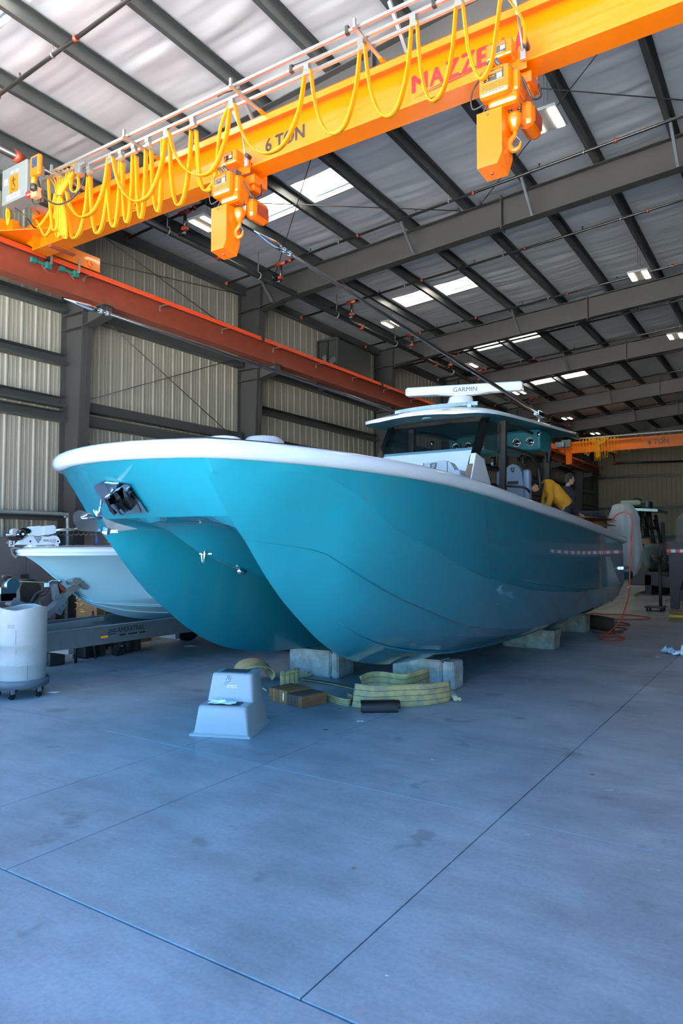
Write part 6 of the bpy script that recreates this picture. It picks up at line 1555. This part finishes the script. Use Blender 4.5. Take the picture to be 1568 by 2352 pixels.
# orange air hose: arch over the bagged engine, down to loose coils
hz = thing('air_hose', 'orange air hose arching off the stern and lying in loose loops on the floor', 'hose', tuple(P(1400, 1480, Z=0)))
H = lambda a, b, **k: P(a, b, **k)
yh = 15.2
pts = [H(1405, 1195, Y=yh), H(1415, 1183, Y=yh), H(1432, 1176, Y=yh), H(1445, 1180, Y=yh), H(1451, 1198, Y=yh), H(1449, 1240, Y=yh), H(1446, 1300, Y=yh - .2), H(1444, 1360, Y=yh - .4), H(1436, 1395, Y=yh - .7), H(1420, 1430, Y=14.1), H(1395, 1455, Z=.06), H(1376, 1466, Z=.02), H(1400, 1471, Z=.02), H(1434, 1468, Z=.02), H(1415, 1460, Z=.02), H(1385, 1462, Z=.02)]
MB().tube(bez(pts, 8), .013, 7).build('hose', M_hose, hz)
for lp in ([(1355, 1409), (1400, 1411), (1450, 1413), (1490, 1418), (1480, 1422), (1440, 1423), (1400, 1422)], [(1410, 1428), (1440, 1432), (1444, 1435), (1420, 1436), (1412, 1433)], [(1395, 1440), (1430, 1442), (1438, 1446), (1410, 1450), (1380, 1449)], [(1360, 1451), (1400, 1455), (1430, 1452)]):
    MB().tube(bez([H(a, b, Z=.02) for a, b in lp], 6), .013, 6).build('hose_loop', M_hose if lp[0][0] == 1355 else M_coupl, hz)
MB().tube(bez([P(1411, 1235, Y=15.6), P(1411, 1280, Y=15.5), P(1404, 1330, Y=15.4), P(1393, 1370, Y=15.2)], 6), .008, 6).build('cord', M_coupl, hz)
# cardboard sheets on the stern corner
ca_ = P(1360, 1191, X=-3.3)
cs_ = MB(); r7 = random.Random(5)
for k in range(3):
    p0 = P(1352, 1190 + k * 3, X=-3.45); p1 = P(1415, 1194 + k * 5, X=-3.3); w2 = Vector((-.55, .15, .03))
    rows = [[p0.lerp(p1, t) + Vector((0, 0, r7.uniform(-.02, .02) - .06 * t * k * .4)) for t in [i_ / 6 for i_ in range(7)]]]
    rows.append([q + w2 + Vector((0, 0, r7.uniform(-.03, .03))) for q in rows[0]])
    cs_.grid(rows); cs_.grid([[q + Vector((0, 0, .006)) for q in r] for r in rows], flip=True)
cso = cs_.build('cardboard_sheet', M_card); 
for v in cso.data.vertices: v.co -= ca_
cso.location = ca_; tag(cso, 'torn brown cardboard sheets resting on the stern gunwale of the big boat', 'cardboard')
nv = P(1335, 1185, X=-4.3); nvt = thing('engine_cover', 'dark navy cloth draped over a low box at the stern of the big boat', 'cover', (nv.x, nv.y, 1.56))
MB().box((nv.x - .5, nv.y - .5, 1.56), (nv.x + .5, nv.y + .4, nv.z + .10), .12).build('cloth', M_navy, nvt)
# brown half-shell on the floor under the stern
hsz = P(1382, 1448, Z=0)
hs = thing('cut_barrel', 'dark upturned half barrel lying on the floor beneath the stern', 'barrel', tuple(hsz))
rows = []
for t in (0, .25, .5, .75, 1):
    c = P(1352, 1440, Z=0).lerp(P(1410, 1449, Z=0), t); rr_ = .24 - .03 * abs(t - .4)
    rows.append([(c.x - .05 * math.cos(a), c.y + rr_ * math.cos(a), rr_ * 1.15 * math.sin(a)) for a in [pi * k / 10 for k in range(11)]])
MB().grid(rows).grid([[(q[0] * 1, q[1], q[2] * .94) for q in r] for r in rows], flip=True).build('shell', M_tarp, hs)
# hull-side ladder and bin by the right wall, mirrored in the gelcoat
ld = thing('step_ladder', 'tall red-railed step ladder beside the white right wall', 'ladder', (2.9, 12.2, 0))
for sg in (-1, 1):
    MB().bar((2.9 + .0, 12.2 + sg * .30, 0), (2.9 + .0, 12.2 + sg * .17, 2.4), .03, .07, (0, 1, 0)).build('rail', M_redplas, ld)
    MB().bar((3.9, 12.2 + sg * .34, 0), (3.0, 12.2 + sg * .17, 2.4), .03, .05, (0, 1, 0)).build('rear_rail', M_redplas, ld)
for k in range(7): MB().box((2.84, 12.2 - .29 + .018 * k, .28 + .3 * k), (2.96, 12.2 + .29 - .018 * k, .31 + .3 * k)).build('step', M_alu, ld)
bn = thing('red_bin', 'dark red bin with a white bag beside the right wall', 'bin', (2.4, 9.8, 0))
MB().lathe([(0, 0), (.24, 0), (.28, .72), (.26, .72), (.22, .03)], (2.4, 9.8, 0), n=24).build('tub', mat('maroon_plastic', '#6d1a2a', .45), bn)
MB().lathe([(.29, .66), (.31, .74), (.25, .80), (.1, .72), (0, .70)], (2.4, 9.8, 0), n=18).build('liner', M_bag, bn)
# small litter
for (a, b, sx, sy, h, m_, sd, lab, cat) in ((379, 1592 - 0, .07, .05, .02, M_paper, 31, '', ''),):
    pass
lit = [(122, 1591, .13, .07, .012, M_paper, 'small torn white paper scrap right of the drum dolly', 'paper scrap'), (440, 1485, .26, .09, .03, M_bag, 'pale blue plastic scrap on the floor beneath the left hull', 'plastic scrap'),
       (827, 1658, .07, .035, .02, M_paper, 'tiny white paper scrap on the floor below the black moulding', 'paper scrap'), (780, 1628, .05, .02, .004, M_leaf, 'brown dry leaf between the timber and black moulding', 'leaf'),
       (748, 1677, .05, .03, .004, M_leaf, 'dark leaf on the floor right of the step stool', 'leaf'), (812, 1994, .022, .012, .003, M_leaf, 'brown leaf crumb in the middle of the foreground floor', 'leaf'),
       (1398, 1816, .05, .006, .003, M_paper, 'thin white paper strip on the right foreground floor', 'paper scrap'), (1210, 1918, .03, .005, .002, M_paper, 'short white sliver right of the long floor joint', 'paper scrap'),
       (992, 1746, .02, .014, .004, M_paper, 'white speck of paper on the floor below the slings', 'paper scrap'), (888, 2243, .014, .005, .002, M_paper, 'tiny white curl at the bottom of the foreground floor', 'paper scrap'),
       (1450, 1542, .05, .04, .01, M_yelrag, 'small yellow scrap on the right floor', 'scrap'), (1510, 1510, .06, .05, .02, M_paper, 'small white scrap before the crumpled rag', 'paper scrap'),
       (1512, 2000, .014, .01, .003, M_yelrag, 'tiny yellow leaf at the far right of the foreground', 'leaf'), (1360, 1780, .035, .02, .003, M_leaf, 'flat dark leaf on the right foreground floor', 'leaf')]
for i, (a, b, sx, sy, h, m_, lab, cat) in enumerate(lit):
    q = P(a, b, Z=0); crumple('floor_scrap' if 'leaf' not in cat else 'dry_leaf', lab, (q.x, q.y, .001), sx, sy, h, m_, 40 + i, cat=cat, rz=.55, n=5)
for (a, b, sx, m_, lab) in ((1535, 1500, .17, mat('blue_rag_check', '#7d93b8', .8, col2='#d9e0ea', var=.4, vscale=60), 'crumpled blue checked rag on the floor at right'), (1560, 1505, .16, M_paper, 'crumpled white paper towel beside the blue checked rag')):
    q = P(a, b, Z=0); crumple('crumpled_rag', lab, (q.x, q.y, .001), sx * 1.3, sx, .16, m_, int(a), cat='rag', rz=.5, n=9)
be_ = P(1568, 1768, Z=0); bt = thing('blue_bin', 'blue plastic tub cut off by the right edge of the view', 'tub', (be_.x + .16, be_.y + .1, 0))
MB().lathe([(0, 0), (.14, 0), (.16, .02), (.165, .20), (.175, .21), (.155, .21), (.15, .03), (0, .03)], (be_.x + .165, be_.y + .1, 0), n=24).build('shell', mat('cyan_plastic', '#1d84b4', .4), bt)

# water pipe with orange elbows across the end wall
wp0, wp1, wp2, wp3 = P(1397, 1037, Y=52.6), P(1410, 1044, Y=52.6), P(1411, 1064, Y=52.6), P(1575, 1059, Y=52.6)
sp_ = thing('wall_pipe', 'black water pipe with orange elbows running across the far end wall', 'pipe', tuple(wp1))
MB().tube([wp0 + Vector((-.3, -1.5, .3)), wp1, wp2, wp3], .075, 10).build('pipe', M_pipe, sp_)
for q in (wp1, wp2): MB().lathe([(0, -.14), (.12, -.12), (.13, .12), (0, .14)], q, (.3, 0, 1), 12).build('elbow', M_hose, sp_)
# ================================================================== the two people in the cockpit
def skin_mesh(verts, edges, radii, root=0, sub=2):
    me = bpy.data.meshes.new('s'); me.from_pydata([tuple(v) for v in verts], edges, [])
    o = bpy.data.objects.new('s', me); COL.objects.link(o)
    m = o.modifiers.new('k', 'SKIN'); m.use_smooth_shade = True
    for i, r in enumerate(radii):
        sv = me.skin_vertices[0].data[i]; sv.radius = (r, r) if not isinstance(r, tuple) else r
        sv.use_root = (i == root)
    s = o.modifiers.new('u', 'SUBSURF'); s.levels = sub; s.render_levels = sub
    dg = bpy.context.evaluated_depsgraph_get(); dg.update()
    r = bpy.data.meshes.new_from_object(o.evaluated_get(dg))
    vs = [v.co.copy() for v in r.vertices]; fs = [list(p.vertices) for p in r.polygons]
    COL.objects.unlink(o); bpy.data.objects.remove(o); bpy.data.meshes.remove(r)
    return vs, fs

def head_mesh(c, fwd, up, s=1.0):
    """head grid with brow, nose, mouth and chin; c centre, fwd facing, up"""
    f = Vector(fwd).normalized(); u = Vector(up); u = (u - f * u.dot(f)).normalized(); r = f.cross(u)
    rows = []; N, M = 30, 36
    for i in range(N + 1):
        th = pi * i / N; z = math.cos(th); rad = math.sin(th); row = []
        for k in range(M):
            a = 2 * pi * k / M; x = math.cos(a); y = math.sin(a)   # x = forward
            X, Y, Z = .098 * rad * x, .076 * rad * y, .122 * z
            if Z < 0:                                    # jaw narrows and comes forward
                Y *= 1 - .28 * min(1, -Z / .12); X *= 1 - .12 * min(1, -Z / .12) if x > 0 else 1 - .35 * min(1, -Z / .12)
                if x > .2: X += .018 * min(1, -Z / .1) * x
            fr = max(0, x) ** 6 * rad
            nose = math.exp(-((Y) / .014) ** 2) * (math.exp(-((Z + .022) / .018) ** 2) * .026 + math.exp(-((Z + .002) / .024) ** 2) * .012)
            brow = math.exp(-((Z - .026) / .010) ** 2) * .006 * (abs(Y) < .05)
            eye = -math.exp(-((abs(Y) - .030) / .015) ** 2 - ((Z - .010) / .011) ** 2) * .010
            lips = math.exp(-((Z + .058) / .007) ** 2 - (Y / .024) ** 2) * .007 - math.exp(-((Z + .064) / .0025) ** 2 - (Y / .024) ** 2) * .003 + math.exp(-((Z + .071) / .006) ** 2 - (Y / .02) ** 2) * .006
            chin = math.exp(-((Z + .1) / .016) ** 2 - (Y / .024) ** 2) * .010
            if x > 0: X += nose + (brow + eye + lips) * min(1, x * 1.5) + chin
            row.append(Vector(c) + (f * X + r * Y + u * Z) * s)
        rows.append(row)
    mb = MB(); mb.grid(rows, closed=True)
    for sg in (1, -1):                                   # ears
        e = [Vector(c) + (f * (-.008 + .016 * math.cos(t) * 1.0) + r * sg * (.073 + .010 * abs(math.sin(t / 2))) + u * (-.004 + .032 * math.sin(t))) * s for t in [2 * pi * k / 10 for k in range(10)]]
        mb.tube(e, .007 * s, 6, closed=True); mb.add(e, [list(range(10))])
    return mb, f, r, u

def hair_cap(c, f, r, u, s, name, m, par, low=.02, front=.05, thick=1.10, rough=.006, seed=1):
    rr = random.Random(seed); rows = []
    for i in range(14):
        row = []
        for k in range(28):
            a = 2 * pi * k / 28; x = math.cos(a); y = math.sin(a)
            lim = front if x > .35 else (low if x > -.3 else low - .07)
            zz = .122 - (.122 - lim) * (i / 13) ** 1.0; z = min(1, zz / .122); rad = math.sqrt(max(0, 1 - z * z)) if z > 0 else 1.0
            j = rr.uniform(-rough, rough)
            X, Y = .098 * rad * x * thick + j, .076 * rad * y * thick + j
            row.append(Vector(c) + (f * (X - .003) + r * Y + u * (zz * (1.06 if zz > 0 else 1) + .006 + j * .5)) * s)
        rows.append(row)
    return MB().grid(rows, closed=True).build(name, m, par)

def hand(mb, wrist, d, up, s=1.0, side=1):
    """palm and five bent fingers growing from the wrist along d"""
    d = Vector(d).normalized(); n = Vector(up); n = (n - d * n.dot(d)).normalized(); b = d.cross(n)
    w = Vector(wrist)
    vs, fs = skin_mesh([w, w + d * .05 * s, w + d * .085 * s], [(0, 1), (1, 2)], [(.022 * s, .026 * s), (.030 * s, .018 * s), (.034 * s, .016 * s)], 0, 2); mb.add(vs, fs, True)
    for k, ln in enumerate((.070, .078, .074, .058)):
        p0 = w + d * .085 * s + b * ((k - 1.5) * .019 * s)
        p1 = p0 + (d * .9 - n * .25) * ln * .45 * s; p2 = p1 + (d * .55 - n * .8) * ln * .32 * s; p3 = p2 + (d * .1 - n * 1) * ln * .25 * s
        mb.tube(bez([p0 - d * .02 * s, p0, p1, p2, p3], 3), [.0095 * s] * 3 + [.009 * s] * 7 + [.008 * s] * 2 + [.005 * s], 8)
    p0 = w + d * .03 * s + b * (side * .028 * s); mb.tube(bez([p0, p0 + (d * .5 + b * side * .8) * .035 * s, p0 + (d * 1 + b * side * .55 - n * .3) * .065 * s, p0 + (d * 1 + b * side * .2 - n * .6) * .085 * s], 3), [.012 * s] * 7 + [.010 * s] * 2 + [.006 * s], 8)

SOLE = 1.55
def person(label, base, fwd, hip, chest, neck, headc, hfwd, hup, l_el, l_wr, r_el, r_wr, mj, mt, capm=None, hairm=None, hs=1.0, seed=1, stripe=None):
    """base: ground point; other joints are world points"""
    p = thing('person', label, 'person', tuple(base))
    f = Vector(fwd).normalized(); sd = Vector((f.y, -f.x, 0))          # right-hand side
    hip = Vector(hip); chest = Vector(chest); neck = Vector(neck); mid = hip.lerp(chest, .5)
    tup = (chest - hip).normalized()
    V = [hip, mid, chest, neck - (neck - chest) * .25, neck]; E_ = [(0, 1), (1, 2), (2, 3), (3, 4)]; R_ = [(.125, .09), (.12, .085), (.13, .09), (.07, .06), .05]
    V.append(Vector(headc) - Vector(hup) * .05); E_.append((4, 5)); R_.append(.055)
    feet = []
    for s in (1, -1):
        h = hip + sd * s * .09 - Vector((0, 0, .05)); ft = Vector((base[0], base[1], base[2])) + sd * s * .12 - f * .02
        kn = h.lerp(ft, .48) + f * .05; an = ft + Vector((0, 0, .09))
        i = len(V); V += [h, kn, kn.lerp(an, .4), an, ft + f * .14 + Vector((0, 0, .045))]
        E_ += [(0, i), (i, i + 1), (i + 1, i + 2), (i + 2, i + 3), (i + 3, i + 4)]; R_ += [.09, .065, .06, .045, .042]; feet.append((h, kn, an, ft))
    arms = []
    for s, el, wr in ((-1, l_el, l_wr), (1, r_el, r_wr)):
        sh = chest + sd * s * .17 + tup * .04; i = len(V); V += [sh, Vector(el), Vector(el).lerp(Vector(wr), .45), Vector(wr)]
        E_ += [(2, i), (i, i + 1), (i + 1, i + 2), (i + 2, i + 3)]; R_ += [.05, .042, .038, .028]; arms.append((sh, Vector(el), Vector(wr), s))
    vs, fs = skin_mesh(V, E_, R_, 0, 2)
    body, ff, rr, uu = head_mesh(headc, hfwd, hup, hs)
    body.add(vs, fs, True)
    for sh, el, wr, s in arms: hand(body, wr, wr - el, (0, 0, 1), 1.0, s)
    bo = body.build('body', M_skin, p)
    # jacket: torso, collar and sleeves as one garment
    JV = [hip - tup * .05, hip + tup * .06, mid, chest, chest.lerp(neck, .74)]; JE = [(0, 1), (1, 2), (2, 3), (3, 4)]
    JR = [(.20, .165), (.195, .16), (.195, .165), (.205, .165), (.115, .105)]
    for sh, el, wr, s in arms:
        i = len(JV); JV += [sh, sh.lerp(el, .5), el, el.lerp(wr, .5), el.lerp(wr, .94)]; JE += [(3, i)] + [(i + q, i + q + 1) for q in range(4)]; JR += [.10, .088, .08, .07, .056]
    vs, fs = skin_mesh(JV, JE, JR, 0, 3)
    rn = Vector((seed * 3.1, 1, 2)); jm = MB()
    jm.add([v + (Vector((mnoise.noise(v * 9 + rn), mnoise.noise(v * 9 + rn * 2), mnoise.noise(v * 7 + rn * 3))) * .016) for v in vs], fs, True)
    ja = jm.build('jacket', mj, bo)
    # trousers and shoes
    TV = [hip + tup * .02, hip - tup * .03]; TE = [(0, 1)]; TR = [(.15, .115), (.16, .12)]
    for h, kn, an, ft in feet:
        i = len(TV); TV += [h, kn, kn.lerp(an, .5), an]; TE += [(1, i), (i, i + 1), (i + 1, i + 2), (i + 2, i + 3)]; TR += [.105, .08, .075, .065]
    vs, fs = skin_mesh(TV, TE, TR, 0, 2); MB().add(vs, fs, True).build('trousers', mt, bo)
    for h, kn, an, ft in feet:
        a = ft + f * .05; ang = math.atan2(f.y, f.x)
        MB().box((-.13, -.045, 0), (.14, .045, .085), .035).xf(Matrix.Translation(a) @ Matrix.Rotation(ang, 4, 'Z')).build('shoe', M_black, bo)
    for sg in (1, -1):
        ec = Vector(headc) + (ff * .082 + rr * sg * .030 + uu * .010) * hs
        MB().lathe([(0, -.011), (.008, -.008), (.011, 0), (.008, .008), (.004, .0105), (0, .011)], ec, ff, 10).build('eye', M_letwht, bo)
        MB().lathe([(.005, .0), (.0045, .0115), (0, .0118)], ec, ff, 8).build('iris', M_letblk, bo)
        MB().bar(Vector(headc) + (ff * .094 + rr * sg * .016 + uu * .030) * hs, Vector(headc) + (ff * .084 + rr * sg * .046 + uu * .030) * hs, .006, .006).build('eyebrow', hairm or M_hair, bo)
    MB().bar(Vector(headc) + (ff * .098 - rr * .018 - uu * .064) * hs, Vector(headc) + (ff * .098 + rr * .018 - uu * .064) * hs, .006, .004).build('lips', mat('lip', '#a56a5c', .5) if 'lip' not in MATS else MATS['lip'], bo)
    if hairm: hair_cap(headc, ff, rr, uu, hs, 'hair', hairm, bo, low=-.01, front=.062, thick=1.16, rough=.010, seed=seed)
    if capm:
        hair_cap(headc, ff, rr, uu, hs, 'knit_cap', capm, bo, low=.018, front=.022, thick=1.13, rough=.002, seed=seed)
        MB().tube([Vector(headc) + (ff * (.110 * math.cos(t)) + rr * (.086 * math.sin(t)) + uu * .024) * hs for t in [k * pi / 12 for k in range(24)]], .012, 6, closed=True).build('cap_band', capm, bo)
        MB().tube([Vector(headc) + (ff * (.108 * math.cos(t)) + rr * (.086 * math.sin(t)) + uu * .060) * hs for t in [-.3 + k * .12 for k in range(14)]], .005, 5).build('cap_mark', M_letwht, bo)
        MB().tube([Vector(chest).lerp(Vector(neck), .62) + (ff * (.085 * math.cos(t)) + rr * (.085 * math.sin(t)) + uu * .01) for t in [k * pi / 8 for k in range(16)]], .035, 8, closed=True).build('hood', M_navy, ja)
    else:
        MB().tube([Vector(neck) + (ff * (.075 * math.cos(t) - .012) + rr * (.075 * math.sin(t)) - uu * .035) for t in [k * pi / 8 for k in range(16)]], .042, 8, closed=True).build('hood', M_navy, ja)
    if stripe: MB().grid([[chest + f * .17 + sd * o + Vector((0, 0, .08 - .09 * k)) for o in (-.06, .06)] for k in range(6)]).build('jacket_front', stripe, ja)
    return p
# man bending forward (towards the left of the view)
L_ = -_rt
hp = P(1300, 1166, X=-3.95); hp.z = 2.55
ch = hp + L_ * .33 + Vector((0, 0, .40)); ne = ch + L_ * .17 + Vector((0, 0, .02)); hc_ = ne + L_ * .13 + Vector((0, 0, -.03))
fw2 = (L_ + Vector((-.2, .25, 0))).normalized()
person('person in a mustard jacket and black knit cap bending over in the boat', (hp.x + .03, hp.y, SOLE), fw2, hp, ch, ne, hc_, (fw2 * .75 + Vector((0, 0, -.65))), (fw2 * .6 + Vector((0, 0, .75))),
       ch + L_ * .03 + Vector((.10, -.16, -.29)), ch + L_ * .14 + Vector((.06, -.10, -.54)), ch + L_ * .03 + Vector((-.12, .18, -.28)), ch + L_ * .14 + Vector((-.06, .12, -.52)), M_jacket, M_navy, capm=M_cap, seed=3)
# man standing behind, facing right
hd = P(1307, 1101, X=-4.1); fw3 = (_rt * 1 + Vector((.0, .1, 0))).normalized()
nk = hd + Vector((0, 0, -.16)) - fw3 * .05; cst = nk + Vector((0, 0, -.17)) - fw3 * .02; hpp = cst + Vector((0, 0, -.42))
zb = SOLE
sd3 = Vector((fw3.y, -fw3.x, 0))
person('dark-haired person in a navy hoodie standing in the boat, facing right', (hpp.x, hpp.y, zb), fw3, (hpp.x, hpp.y, max(hpp.z, zb + .86)), cst, nk, hd, fw3, (0, 0, 1),
       cst - sd3 * .24 + Vector((0, 0, -.28)), cst - sd3 * .2 + fw3 * .2 + Vector((0, 0, -.42)), cst + sd3 * .24 + Vector((0, 0, -.28)), cst + sd3 * .2 + fw3 * .2 + Vector((0, 0, -.42)), M_navy, M_navy, hairm=M_hair, seed=8, stripe=M_jacket)
